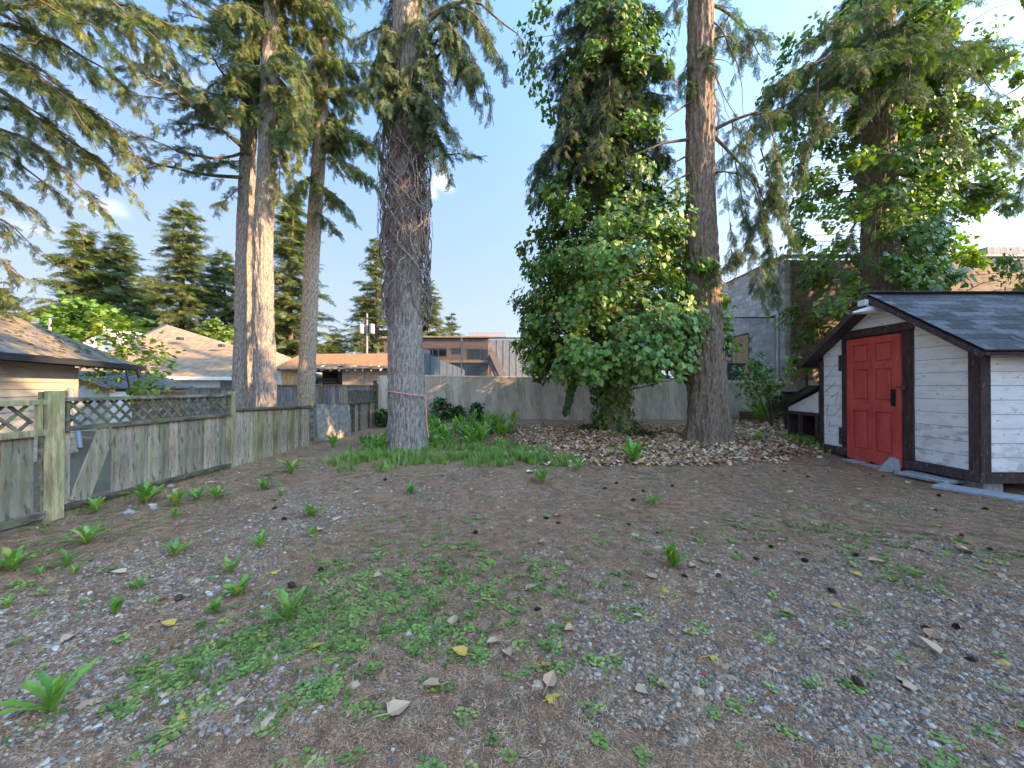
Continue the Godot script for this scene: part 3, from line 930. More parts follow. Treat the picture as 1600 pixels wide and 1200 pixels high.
func left_trees() -> void:
	rng.seed = 301
	var g := "trunks behind the wooden fence"
	# first trunk, with the long boughs that reach left over the roofs
	var p1 := [Vector3(-7.46, -0.25, -10.6), at(378, 600, 10.6), at(381, 380, 10.6), at(388, 180, 10.6), at(396, -80, 10.6), at(400, -420, 10.6)]
	var t := fir("fir_tree", "tall grey fir trunk with long boughs reaching left over the roofs", p1, [0.225, 0.19, 0.18, 0.17, 0.145, 0.05], M.bark, g, 0.012, 0.2, 3)
	var buf := PackedFloat32Array()
	var o := {"cols": FIR_DARK, "sp": 0.15, "twig": 0.65, "droop": 0.28, "size": 0.2, "dens": 0.45, "from": 0.12}
	boughs(t, buf, [
		[376, 276, 10.4, 150, 222, 8.0, -0.18, 0.05], [376, 238, 10.4, 205, 205, 8.2, -0.25, 0.045],
		[388, 240, 10.5, 160, 60, 6.8, 0.05, 0.05], [388, 185, 10.5, 190, 95, 7.2, -0.15, 0.04],
		[390, 165, 10.5, 285, 40, 8.0, 0.1, 0.045], [390, 150, 10.5, 255, 118, 8.6, -0.15, 0.035],
		[376, 290, 10.4, 335, 335, 9.8, 0.1, 0.02, {"twig": 0.4}], [375, 250, 10.4, 300, 268, 9.0, 0.1, 0.02],
		[360, 70, 10.2, 230, -30, 7.0, 0.2, 0.05], [370, 40, 10.2, 150, 20, 7.0, -0.1, 0.05], [372, 20, 10.2, 270, -20, 8.4, -0.1, 0.04]], o)
	var oc := {"cols": FIR_MID, "sp": 0.13, "twig": 0.6, "droop": 0.95, "size": 0.24, "from": 0.05, "rise": -0.35}
	crown_boughs(t, buf, p1, 8.6, 14.5, 20, 0.9, 1.5, oc)
	crown_boughs(t, buf, p1, 11.0, 16.5, 5, 2.4, 1.2, {"cols": FIR_DARK, "sp": 0.24, "twig": 0.7, "droop": 0.5, "size": 0.34, "rise": -0.2})
	finish_crown(t, buf, null, 0)

	rng.seed = 302
	var p2 := [Vector3(-6.42, -0.25, -10.0), at(415, 630, 10.0), at(410, 400, 10.0), at(418, 200, 10.0), at(424, -60, 10.0), at(424, -430, 10.0)]
	t = fir("fir_tree", "thicker grey fir trunk bowed to the left, sunlit at its foot", p2, [0.26, 0.225, 0.2, 0.19, 0.165, 0.05], M.bark, g, 0.014, 0.25, 5)
	buf = PackedFloat32Array()
	crown_boughs(t, buf, p2, 8.3, 13.5, 26, 0.8, 1.3, oc)
	boughs(t, buf, [[432, 120, 9.8, 470, 270, 9.4, 0.5, 0.03, {"droop": 1.0}], [430, 80, 9.8, 485, 190, 9.2, 0.5, 0.03, {"droop": 1.0}], [428, 205, 9.9, 440, 330, 9.6, 0.25, 0.02, {"twig": 0.35, "dens": 0.7}], [425, 210, 9.9, 465, 205, 9.3, 0.1, 0.025], [405, 60, 9.9, 350, 150, 9.4, 0.5, 0.03]], {"cols": FIR_MID, "sp": 0.15, "twig": 0.55, "droop": 0.8, "size": 0.28, "from": 0.1})
	crown_boughs(t, buf, p2, 11.5, 16.0, 4, 2.0, 1.0, {"cols": FIR_MID, "sp": 0.24, "twig": 0.7, "droop": 0.6, "size": 0.34, "rise": -0.2})
	finish_crown(t, buf, null, 1)

	rng.seed = 303
	var p3 := [Vector3(-6.05, -0.2, -11.2), at(478, 625, 11.2), at(487, 400, 11.2), at(498, 220, 11.2), at(506, -60, 11.2), at(510, -330, 11.2)]
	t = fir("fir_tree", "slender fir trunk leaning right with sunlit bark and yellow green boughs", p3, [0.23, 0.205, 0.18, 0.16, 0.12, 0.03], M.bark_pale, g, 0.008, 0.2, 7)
	buf = PackedFloat32Array()
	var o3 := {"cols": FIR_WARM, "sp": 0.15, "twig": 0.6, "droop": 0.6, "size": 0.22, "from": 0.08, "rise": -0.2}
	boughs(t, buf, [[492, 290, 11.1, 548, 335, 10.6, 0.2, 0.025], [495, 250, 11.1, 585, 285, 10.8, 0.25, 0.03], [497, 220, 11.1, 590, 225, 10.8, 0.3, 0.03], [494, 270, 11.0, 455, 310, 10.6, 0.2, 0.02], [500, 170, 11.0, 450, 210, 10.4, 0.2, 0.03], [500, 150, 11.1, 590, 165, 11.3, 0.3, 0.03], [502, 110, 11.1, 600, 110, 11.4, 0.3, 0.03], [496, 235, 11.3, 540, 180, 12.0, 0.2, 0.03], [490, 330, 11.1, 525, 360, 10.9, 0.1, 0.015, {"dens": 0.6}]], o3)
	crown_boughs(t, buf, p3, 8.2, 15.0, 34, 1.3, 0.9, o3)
	finish_crown(t, buf, null, 2)

	# a tree that stands left of the picture and hangs its boughs into it
	rng.seed = 304
	var p4 := [Vector3(-11.6, -0.3, -7.6), Vector3(-11.5, 6, -7.6), Vector3(-11.4, 12, -7.6), Vector3(-11.4, 17, -7.6)]
	t = fir("fir_tree", "fir at the left edge hanging dense boughs over the mossy roof", p4, [0.35, 0.28, 0.2, 0.05], M.bark, "", 0.012, 0.2, 9)
	buf = PackedFloat32Array()
	var o4 := {"cols": FIR_MID, "sp": 0.12, "twig": 0.85, "droop": 0.42, "size": 0.19, "from": 0.3, "dens": 0.5}
	boughs(t, buf, [
		[-110, 30, 7.6, 210, 160, 7.4, 0.6, 0.06], [-110, 90, 7.6, 235, 265, 7.9, 0.7, 0.06], [-110, 150, 7.6, 215, 300, 8.4, 0.5, 0.06],
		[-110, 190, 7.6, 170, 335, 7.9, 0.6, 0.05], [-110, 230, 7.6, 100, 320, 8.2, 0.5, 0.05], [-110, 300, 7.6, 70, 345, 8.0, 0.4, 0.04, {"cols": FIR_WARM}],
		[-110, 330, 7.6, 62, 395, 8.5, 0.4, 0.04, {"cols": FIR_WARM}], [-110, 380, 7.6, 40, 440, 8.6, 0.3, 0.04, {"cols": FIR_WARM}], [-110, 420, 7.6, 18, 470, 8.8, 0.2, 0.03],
		[-110, 0, 7.6, 180, 90, 6.6, 0.5, 0.06], [-110, -60, 7.6, 240, 60, 6.6, 0.6, 0.06], [-110, 60, 7.6, 130, 190, 6.8, 0.5, 0.05], [-110, 120, 7.6, 90, 230, 7.2, 0.5, 0.05],
		[-110, -90, 7.6, 120, 30, 6.4, 0.5, 0.05], [-110, -20, 7.6, 330, 75, 7.2, 0.6, 0.06, {"dens": 0.6}]], o4)
	crown_boughs(t, buf, p4, 10.5, 16.5, 8, 3.2, 1.0, {"cols": FIR_MID, "sp": 0.28, "twig": 0.9, "droop": 0.5, "size": 0.4, "rise": -0.2})
	finish_crown(t, buf, null, 0)

# a tangle of dead stems climbing a trunk
func dead_ivy(path: Array, base: Vector3) -> void:
	rng.seed = 311
	var t := thing("dead_ivy", "thick tangle of bare dead ivy stems around the central trunk", "dead ivy", base)
	for cl in 8:
		var g := Geo.new()
		for k in 85:
			var y := lerpf(2.6, 6.4, pow(rng.randf(), 0.8))
			var a := rng.randf() * TAU
			var up := 1.0 if rng.randf() < 0.6 else -1.0
			var off := rng.randf_range(0.01, 0.15) + (0.09 if y < 5.2 else 0.0) * rng.randf()
			var turn := rng.randf_range(-0.3, 0.3)
			var pts := PackedVector3Array()
			var rad := PackedFloat32Array()
			var r0 := 0.003 + 0.019 * pow(rng.randf(), 2.2)
			var n := rng.randi_range(7, 14)
			for j in n:
				var c := along_path(path, y)
				var rr := 0.27 + off
				pts.append(Vector3(c.x + cos(a) * rr, y, c.z + sin(a) * rr))
				rad.append(r0 * (1.0 - 0.5 * j / n))
				turn = clampf(turn + rng.randf_range(-0.3, 0.3), -0.4, 0.4)
				a += turn * 0.55
				y += up * rng.randf_range(0.05, 0.15)
				off = clampf(off + rng.randf_range(-0.035, 0.035), 0.0, 0.24)
				if y < 2.45 or y > 7.0: break
			if pts.size() > 2: g.tube(pts, rad, 5)
		part(t, "stems", g.mesh(), M.deadstem if cl % 2 == 0 else M.deadstem_dark).set_meta("kind", "stuff")
	# loose ends that stand off the trunk
	for q in [[598, 230, 586, 290, 592, 420], [602, 190, 588, 260, 600, 340], [664, 275, 676, 282, 668, 350], [666, 300, 672, 350, 663, 420], [660, 280, 674, 320, 676, 372], [662, 360, 668, 385, 674, 400], [604, 420, 596, 470, 605, 512], [612, 440, 622, 480, 610, 520], [600, 300, 592, 340, 600, 385], [615, 470, 604, 500, 600, 515]]:
		var g := Geo.new()
		var a := at(q[0], q[1], 7.0); var b := at(q[2], q[3], 6.95); var c := at(q[4], q[5], 7.0)
		var pts := PackedVector3Array(); var rad := PackedFloat32Array()
		for j in 10:
			var u := j / 9.0
			pts.append(a.lerp(b, u).lerp(b.lerp(c, u), u) + rv(0.012))
			rad.append(lerpf(0.011, 0.004, u))
		g.tube(pts, rad, 5)
		part(t, "stem", g.mesh(), M.deadstem)

func centre_tree() -> void:
	rng.seed = 310
	var path := [Vector3(-1.97, 0.0, -7.25), at(634, 560, 7.25), at(632, 300, 7.25), at(635, 100, 7.25), at(636, -200, 7.25), at(636, -600, 7.25)]
	var t := fir("fir_tree", "stout fir in the middle of the yard with a rope round its trunk", path, [0.335, 0.285, 0.25, 0.24, 0.2, 0.06], M.bark, "", 0.02, 0.24, 11)
	var buf := PackedFloat32Array()
	var o := {"cols": FIR_DARK, "sp": 0.12, "twig": 0.5, "droop": 0.85, "size": 0.2, "from": 0.1, "rise": -0.5, "dens": 0.8}
	boughs(t, buf, [
		[660, 248, 7.1, 740, 243, 6.8, 0.06, 0.02, {"droop": 0.2, "twig": 0.25, "sp": 0.09, "from": 0.3}],
		[655, 180, 7.0, 700, 270, 6.8, 0.25, 0.025], [650, 150, 6.95, 712, 225, 6.6, 0.3, 0.03], [668, 95, 7.1, 745, 170, 6.7, 0.75, 0.04, {"dens": 0.9, "droop": 1.0, "twig": 0.55}],
		[668, 60, 7.0, 772, 190, 6.6, 0.8, 0.04, {"dens": 0.9, "droop": 1.0, "twig": 0.5}], [668, 100, 7.1, 705, 60, 6.8, 0.0, 0.04, {"dens": 0.4}],
		[620, 110, 7.0, 588, 230, 6.8, 0.2, 0.025], [610, 90, 7.0, 565, 160, 6.7, 0.3, 0.03, {"cols": FIR_MID}], [612, 60, 7.0, 590, 200, 6.8, 0.4, 0.03],
		[640, 120, 6.95, 655, 215, 6.7, 0.15, 0.025, {"twig": 0.35}], [640, 90, 6.95, 640, 190, 6.6, 0.2, 0.03], [650, 70, 6.95, 690, 190, 6.6, 0.4, 0.03],
		[668, 20, 7.1, 800, 110, 6.6, 0.6, 0.04, {"dens": 0.8, "droop": 1.0}], [668, 30, 7.0, 830, 70, 7.0, 0.5, 0.04, {"dens": 0.4}]], o)
	crown_boughs(t, buf, path, 6.7, 11.0, 26, 0.7, 1.0, o)
	crown_boughs(t, buf, path, 9.0, 14.0, 5, 2.0, 1.0, {"cols": FIR_DARK, "sp": 0.26, "twig": 0.7, "droop": 0.6, "size": 0.34, "rise": -0.2})
	finish_crown(t, buf, null, 1)
	dead_ivy(path, path[0])
	# a faded strap tied round the trunk, its end hanging down the right side
	var r := thing("rope", "faded pink strap tied round the central trunk, end hanging down", "rope", at(637, 612, 7.25))
	var g := Geo.new()
	var pts := PackedVector3Array(); var rad := PackedFloat32Array()
	for k in 33:
		var a := TAU * k / 32.0
		pts.append(Vector3(-1.985 + cos(a) * 0.385, 1.18 - 0.06 * cos(a), -7.25 + sin(a) * 0.385)); rad.append(0.012)
	g.tube(pts, rad, 6)
	part(r, "loop", g.mesh(), M.rope)
	g = Geo.new()
	pts = PackedVector3Array(); rad = PackedFloat32Array()
	for q in [[663, 616, 6.98], [665, 625, 6.96], [666, 640, 6.94], [666, 655, 6.92], [668, 668, 6.9], [670, 684, 6.88]]:
		pts.append(at(q[0], q[1], q[2])); rad.append(0.011)
	g.tube(pts, rad, 6)
	part(r, "hanging_end", g.mesh(), M.rope)

# ivy that has climbed a tree: leaf clumps held on stems inside an outline given as [row, left, right]
func ivy_plant(label: String, base: Vector3, path: Array, d: float, mid: float, outline: Array, clumps: int, per: int, size: float, cols: Array, sd: int, hollow: float) -> void:
	rng.seed = sd
	var t := thing("climbing_ivy", label, "ivy", base)
	var buf := [PackedFloat32Array(), PackedFloat32Array()]
	var g := Geo.new()
	var total := 0.0
	var cum := []
	for k in outline.size() - 1:
		total += (outline[k + 1][0] - outline[k][0]) * (outline[k][2] - outline[k][1]) * (outline[k][3] if outline[k].size() > 3 else 1.0)
		cum.append(total)
	for c in clumps:
		var pickv := rng.randf() * total
		var k := 0
		while cum[k] < pickv: k += 1
		var u := rng.randf()
		var row := lerpf(outline[k][0], outline[k + 1][0], u)
		var l := (mid - lerpf(outline[k][1], outline[k + 1][1], u)) / FOCAL * d
		var r := (lerpf(outline[k][2], outline[k + 1][2], u) - mid) / FOCAL * d
		var a := rng.randf() * TAU
		var reach := lerpf(l, r, 0.5 + 0.5 * cos(a)) * 1.1
		var f := lerpf(hollow, 1.0, sqrt(rng.randf()))
		var y := EYE + (LEVEL - row) / FOCAL * d
		var core := along_path(path, y)
		var cr := rng.randf_range(0.2, 0.42)
		var q := core + Vector3(cos(a), 0, sin(a)) * maxf(reach * f - cr * 0.6, 0.25)
		q.y = y
		# the stem that carries the clump
		var from := along_path(path, y - rng.randf_range(0.1, 0.6)) + Vector3(cos(a), 0, sin(a)) * 0.2
		var bend := from.lerp(q, 0.5) + Vector3.UP * rng.randf_range(0.0, 0.25) + rv(0.12)
		g.tube(PackedVector3Array([from, bend, q]), PackedFloat32Array([0.016, 0.011, 0.004]), 4)
		var tone := rng.randf_range(0.75, 1.2)
		for j in per:
			var e := (Vector3(rng.randfn(), rng.randfn() * 0.8 - 0.15, rng.randfn()) * 0.55).limit_length(1.05) * cr
			var p := q + e
			var out := ((p - core) * Vector3(1, 0.3, 1)).normalized()
			var col: Color = jitter(cols[rng.randi() % cols.size()], 0.25) * tone
			if rng.randf() < 0.018: col = Color(0.42, 0.30, 0.04)
			if rng.randf() < 0.01: col = Color(0.22, 0.11, 0.05)
			var stem := (Vector3.DOWN * rng.randf_range(0.3, 1.0) + out * 0.5 + rv(0.7)).normalized()
			put(buf[j % 2], axes(stem, out + Vector3.UP * rng.randf_range(0.1, 1.0) + rv(0.5), 0.0, size * (0.4 + 0.95 * pow(rng.randf(), 0.8))), p, col)
	# leaves that hug the trunk
	for j in clumps * 14:
		var y := lerpf(EYE + (LEVEL - outline[0][0]) / FOCAL * d, 0.3, rng.randf())
		var core := along_path(path, y)
		var a := rng.randf() * TAU
		var thin := fine_noise.get_noise_3d(a * 1.5, y * 1.3, sd)
		if thin < -0.05: continue
		var out := Vector3(cos(a), 0, sin(a))
		put(buf[j % 2], axes(Vector3.DOWN + rv(0.6), out + Vector3.UP * 0.5 + rv(0.4), 0.0, size * rng.randf_range(0.5, 1.0)), core + out * rng.randf_range(0.3, 0.46) , jitter(cols[rng.randi() % cols.size()], 0.3))
	for k in 26:
		var a := rng.randf() * TAU
		var pts := PackedVector3Array(); var rad := PackedFloat32Array()
		var y := 0.2
		while y < 9.0:
			var core := along_path(path, y)
			pts.append(core + Vector3(cos(a), 0, sin(a)) * 0.31)
			pts[-1].y = y
			rad.append(0.016)
			a += rng.randf_range(-0.35, 0.35)
			y += 0.35
		g.tube(pts, rad, 4)
	part(t, "stems", g.mesh(), M.deadstem).set_meta("kind", "stuff")
	copies(t, "leaves", LEAF.ivy[0], M.ivy, buf[0])
	copies(t, "leaves", LEAF.ivy[1], M.ivy, buf[1])

func right_trees() -> void:
	# the fir inside the big ivy
	rng.seed = 320
	var path := [Vector3(2.5, 0.1, -9.4), at(960, 560, 9.4), at(950, 300, 9.4), at(948, 80, 9.4), at(946, -200, 9.4), at(946, -420, 9.4)]
	var t := fir("fir_tree", "dark fir almost hidden by the broad ivy in front of the wall", path, [0.33, 0.29, 0.27, 0.24, 0.2, 0.06], M.bark_red, "", 0.02, 0.25, 13)
	var buf := PackedFloat32Array()
	var grey := [Color(0.10, 0.14, 0.075), Color(0.13, 0.165, 0.09), Color(0.075, 0.11, 0.06), Color(0.13, 0.14, 0.08)]
	var o := {"cols": grey, "sp": 0.14, "twig": 0.6, "droop": 0.7, "size": 0.23, "from": 0.12, "rise": -0.4}
	boughs(t, buf, [[930, 200, 9.3, 820, 305, 8.8, 0.6, 0.03, {"dens": 0.8}], [935, 230, 9.2, 850, 250, 8.4, 0.4, 0.03], [950, 160, 9.2, 940, 230, 7.9, 0.4, 0.03], [960, 150, 9.2, 1040, 220, 8.4, 0.4, 0.03], [945, 120, 9.2, 870, 190, 8.2, 0.4, 0.03], [950, 110, 9.2, 1000, 180, 8.0, 0.4, 0.03], [950, 90, 9.2, 950, 170, 7.8, 0.4, 0.03], [960, 100, 9.2, 1055, 130, 8.8, 0.4, 0.03], [940, 90, 9.2, 850, 110, 8.8, 0.4, 0.03], [945, 70, 9.2, 900, 140, 7.9, 0.4, 0.03], [940, 180, 9.0, 900, 260, 7.8, 0.4, 0.03], [955, 190, 9.0, 985, 265, 7.8, 0.4, 0.03], [940, 150, 9.0, 880, 230, 7.9, 0.4, 0.03], [950, 140, 9.0, 930, 235, 7.5, 0.4, 0.03], [960, 160, 9.0, 1030, 240, 8.2, 0.4, 0.03], [930, 240, 9.1, 835, 330, 8.7, 0.4, 0.02, {"dens": 0.6}]], o)
	crown_boughs(t, buf, path, 6.6, 11.5, 34, 1.35, 1.2, o)
	finish_crown(t, buf, null, 2)
	ivy_plant("broad glossy green ivy draped over the fir before the wall", path[0], path, 9.4, 962, [[40, 832, 1058, 0.4], [110, 836, 1056, 0.35], [150, 850, 1050, 0.35], [200, 862, 1040, 0.4], [250, 852, 1046, 0.5], [300, 848, 1056, 0.7], [350, 838, 1075, 0.95], [400, 830, 1096, 1.1], [450, 822, 1110, 1.2], [500, 820, 1110, 1.3], [560, 816, 1112, 1.3], [586, 830, 1108]], 440, 100, 0.105, IVY, 321, 0.3)

	# bare trunk with dead lower limbs
	rng.seed = 330
	var p5 := [Vector3(4.12, 0.1, -8.1), at(1104, 600, 8.1), at(1099, 450, 8.1), at(1095, 300, 8.1), at(1096, 100, 8.1), at(1098, -300, 8.1), at(1098, -500, 8.1)]
	t = fir("fir_tree", "straight bare fir trunk with dead limbs right of the ivy", p5, [0.37, 0.33, 0.265, 0.24, 0.2, 0.13, 0.05], M.bark_red, "", 0.02, 0.3, 17)
	buf = PackedFloat32Array()
	var bare := {"cols": FIR_DARK, "sp": 0.3, "twig": 0.5, "droop": 0.6, "size": 0.22, "from": 0.3, "dens": 0.25}
	boughs(t, buf, [
		[1080, 216, 8.0, 995, 240, 7.8, 0.08, 0.035, {"dens": 0.0}], [1082, 156, 8.0, 1040, 190, 7.8, 0.05, 0.03, {"dens": 0.0}], [1080, 240, 8.0, 1038, 270, 7.8, 0.05, 0.025, {"dens": 0.0}],
		[1082, 270, 8.0, 1015, 318, 7.8, 0.12, 0.025, {"dens": 0.1}], [1090, 300, 8.0, 1040, 335, 7.8, 0.1, 0.012], [1110, 205, 8.0, 1240, 170, 7.6, 0.12, 0.042, {"from": 0.6, "dens": 0.7}],
		[1110, 205, 8.0, 1205, 325, 7.6, 0.15, 0.04], [1112, 270, 8.0, 1200, 300, 7.6, 0.15, 0.02], [1112, 92, 8.0, 1185, 285, 7.6, 0.25, 0.014, {"dens": 0.12}], [1112, 95, 8.0, 1150, 240, 7.7, 0.2, 0.012, {"dens": 0.12}],
		[1112, 90, 8.0, 1145, 98, 7.8, 0.05, 0.012, {"dens": 0.0}], [1112, 155, 8.0, 1130, 235, 7.8, 0.12, 0.012, {"dens": 0.1}],
		[1150, 250, 7.7, 1192, 475, 7.3, 0.15, 0.014, {"droop": 1.2, "dens": 0.8, "sp": 0.14, "twig": 0.4, "from": 0.35}], [1175, 280, 7.6, 1217, 462, 7.3, 0.15, 0.014, {"droop": 1.2, "dens": 0.9, "sp": 0.12, "twig": 0.4, "from": 0.3}],
		[1130, 230, 7.8, 1150, 430, 7.5, 0.1, 0.008, {"droop": 1.2, "dens": 0.5, "twig": 0.35}], [1190, 230, 7.6, 1240, 400, 7.4, 0.2, 0.014, {"droop": 1.2, "dens": 0.7, "sp": 0.14, "twig": 0.5}],
		[1200, 180, 7.6, 1225, 340, 7.3, 0.2, 0.014, {"droop": 1.2, "dens": 0.7, "sp": 0.14, "twig": 0.5}], [1150, 190, 7.8, 1165, 330, 7.5, 0.1, 0.01, {"droop": 1.2, "dens": 0.5}],
		[1112, 60, 8.0, 1200, 110, 7.6, 0.3, 0.02, {"droop": 1.0, "dens": 0.4}], [1112, 30, 8.0, 1180, 200, 7.4, 0.4, 0.02, {"droop": 1.0, "dens": 0.35}], [1060, 60, 7.9, 1040, 130, 7.8, 0.1, 0.01]], bare)
	crown_boughs(t, buf, p5, 7.6, 8.6, 8, 0.35, 0.45, {"cols": FIR_DARK, "sp": 0.12, "twig": 0.35, "droop": 1.0, "size": 0.22, "from": 0.2, "rise": -0.6})
	crown_boughs(t, buf, p5, 9.2, 14.0, 6, 1.8, 1.0, {"cols": FIR_DARK, "sp": 0.26, "twig": 0.7, "droop": 0.7, "size": 0.34, "rise": -0.25})
	finish_crown(t, buf, null, 0)

	# two ivy-clad firs behind the shed
	rng.seed = 340
	var p6 := [Vector3(10.5, 0.1, -11.0), at(1376, 400, 11.0), at(1376, 200, 11.0), at(1378, 0, 11.0), at(1380, -260, 11.0)]
	t = fir("fir_tree", "ivy-clad fir rising right behind the shed's ridge", p6, [0.45, 0.4, 0.36, 0.3, 0.1], M.bark_red, "firs behind the shed", 0.02, 0.2, 19)
	buf = PackedFloat32Array()
	boughs(t, buf, [[1370, 135, 10.6, 1180, 195, 8.2, 0.5, 0.05, {"dens": 0.75, "twig": 0.9}], [1370, 110, 10.6, 1230, 130, 8.0, 0.5, 0.05, {"dens": 0.75, "twig": 0.9}], [1374, 100, 10.7, 1330, 120, 7.8, 0.4, 0.05, {"dens": 0.75}], [1380, 100, 10.7, 1450, 130, 7.8, 0.4, 0.05, {"dens": 0.75}], [1380, 90, 10.7, 1560, 150, 8.4, 0.6, 0.05, {"dens": 0.75}], [1380, 130, 10.7, 1520, 230, 8.8, 0.5, 0.04], [1376, 60, 10.7, 1250, 60, 8.0, 0.4, 0.05, {"dens": 0.75}], [1380, 60, 10.7, 1500, 70, 8.0, 0.4, 0.05, {"dens": 0.75}], [1374, 320, 10.7, 1290, 460, 9.6, 0.4, 0.03, {"droop": 1.2, "dens": 0.35}], [1385, 270, 9.9, 1370, 380, 9.2, 0.3, 0.03, {"dens": 0.3}], [1280, 120, 8.2, 1260, 300, 8.0, 0.2, 0.02, {"droop": 1.2, "dens": 0.5}]], {"cols": FIR_DARK, "sp": 0.17, "twig": 0.7, "droop": 0.55, "size": 0.23, "from": 0.15, "dens": 0.65})
	crown_boughs(t, buf, p6, 9.5, 15.0, 14, 1.9, 1.1, {"cols": FIR_DARK, "sp": 0.22, "twig": 0.8, "droop": 0.6, "size": 0.36, "rise": -0.2})
	finish_crown(t, buf, null, 1)
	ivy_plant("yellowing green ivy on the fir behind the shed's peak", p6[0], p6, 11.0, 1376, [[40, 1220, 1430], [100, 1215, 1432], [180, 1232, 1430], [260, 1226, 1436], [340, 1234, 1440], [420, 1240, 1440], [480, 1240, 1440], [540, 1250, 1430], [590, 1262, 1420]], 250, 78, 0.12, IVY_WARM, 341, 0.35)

	rng.seed = 350
	var p7 := [Vector3(12.8, 0.1, -11.8), at(1452, 400, 11.8), at(1452, 200, 11.8), at(1454, 0, 11.8), at(1456, -200, 11.8)]
	t = fir("fir_tree", "second ivy-clad fir behind the shed, right of the first", p7, [0.35, 0.3, 0.27, 0.22, 0.08], M.bark_red, "firs behind the shed", 0.02, 0.2, 23)
	buf = PackedFloat32Array()
	boughs(t, buf, [[1470, 150, 11.5, 1560, 190, 10.5, 0.5, 0.04], [1470, 200, 11.5, 1590, 250, 10.6, 0.4, 0.04], [1465, 300, 11.5, 1600, 320, 10.6, 0.4, 0.04], [1470, 90, 11.5, 1590, 100, 10.4, 0.4, 0.04], [1620, 110, 9.5, 1562, 152, 10.0, -0.1, 0.03, {"dens": 0.2}], [1620, 160, 9.0, 1575, 220, 9.4, -0.1, 0.025, {"dens": 0.2}], [1620, 250, 9.0, 1565, 330, 9.3, -0.05, 0.015, {"dens": 0.2}]], {"cols": FIR_MID, "sp": 0.17, "twig": 0.8, "droop": 0.6, "size": 0.3, "from": 0.15})
	crown_boughs(t, buf, p7, 10.0, 15.0, 12, 1.9, 1.1, {"cols": FIR_DARK, "sp": 0.22, "twig": 0.8, "droop": 0.6, "size": 0.36, "rise": -0.2})
	finish_crown(t, buf, null, 2)
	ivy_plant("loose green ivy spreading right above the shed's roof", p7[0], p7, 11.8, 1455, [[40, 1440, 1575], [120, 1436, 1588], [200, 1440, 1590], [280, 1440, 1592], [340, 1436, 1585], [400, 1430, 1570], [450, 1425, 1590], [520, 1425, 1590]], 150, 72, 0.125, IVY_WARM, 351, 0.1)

func far_trees() -> void:
	var f := func(px: float, top: float, d: float, w: float, cols: Array, label: String, sd: int, sparse := 1.0, bare := 0.12):
		var base := at(px, LEVEL, d); base.y = -0.4
		far_conifer(base, EYE + (LEVEL - top) / FOCAL * d + 0.4, w / FOCAL * d, cols, label, sd, sparse, bare)
	f.call(130, 350, 50, 68, FIR_MID, "loose dark conifer with drooping boughs, farthest left on the skyline", 401, 0.8, 0.1)
	f.call(186, 362, 52, 62, FIR_DARK, "dense dark conifer behind the bright green broadleaf tree", 402)
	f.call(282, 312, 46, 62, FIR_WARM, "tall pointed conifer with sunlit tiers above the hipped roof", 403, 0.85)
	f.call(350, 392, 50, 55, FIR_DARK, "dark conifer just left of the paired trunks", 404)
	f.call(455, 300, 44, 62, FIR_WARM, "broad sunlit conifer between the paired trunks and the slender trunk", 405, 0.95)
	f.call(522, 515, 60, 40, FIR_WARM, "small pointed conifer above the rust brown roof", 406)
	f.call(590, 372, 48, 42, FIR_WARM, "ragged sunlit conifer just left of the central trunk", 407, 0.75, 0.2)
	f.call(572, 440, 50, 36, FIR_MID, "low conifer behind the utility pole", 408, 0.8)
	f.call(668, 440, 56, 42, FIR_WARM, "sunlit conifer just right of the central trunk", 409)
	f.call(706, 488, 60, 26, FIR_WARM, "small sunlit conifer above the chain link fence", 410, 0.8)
	f.call(425, 470, 60, 50, FIR_MID, "mid green conifer low behind the paired trunks", 411)
	f.call(5, 440, 46, 40, FIR_DARK, "dark conifer cut by the left edge above the mossy roof", 412)
	f.call(238, 440, 58, 46, FIR_DARK, "low dark conifer filling the gap beside the pointed one", 413)
	f.call(480, 520, 64, 50, FIR_MID, "low green conifer behind the slender trunk", 414)
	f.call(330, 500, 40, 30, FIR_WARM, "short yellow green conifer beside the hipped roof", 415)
	var bright := [Color(0.12, 0.22, 0.035), Color(0.16, 0.25, 0.04), Color(0.09, 0.18, 0.03)]
	leaf_tree("broadleaf_tree", "bright green rounded broadleaf tree above the white gable", "tree", at(135, 600, 40) * Vector3(1, 0, 1), 9.6, 4.6, bright, LEAF.maple, 0.55, 2600, 421, 0.2, 0.3)
	leaf_tree("broadleaf_tree", "dark green broadleaf tree beside the bright one", "tree", at(185, 600, 43) * Vector3(1, 0, 1), 9.6, 4.2, [Color(0.06, 0.13, 0.03), Color(0.08, 0.16, 0.035)], LEAF.maple, 0.55, 2200, 422, 0.2, 0.3)
	leaf_tree("broadleaf_tree", "pale green bushy tree against the paired trunks", "tree", at(348, 600, 38) * Vector3(1, 0, 1), 7.6, 2.6, [Color(0.13, 0.2, 0.05), Color(0.17, 0.22, 0.06)], LEAF.maple, 0.45, 1800, 423, 0.15, 0.2)
	# maple sapling before the hipped roof
	var lime := [Color(0.30, 0.36, 0.03), Color(0.26, 0.34, 0.03), Color(0.22, 0.31, 0.03)]
	leaf_tree("maple_sapling", "yellow green maple sapling before the hipped roof", "tree", at(214, 604, 11.8) * Vector3(1, 0, 1) + Vector3(0, -0.3, 0), 3.7, 1.6, lime, LEAF.maple, 0.15, 1000, 424, 0.03, 0.35)

# ---------------------------------------------------------------- fences
const FX := -4.5

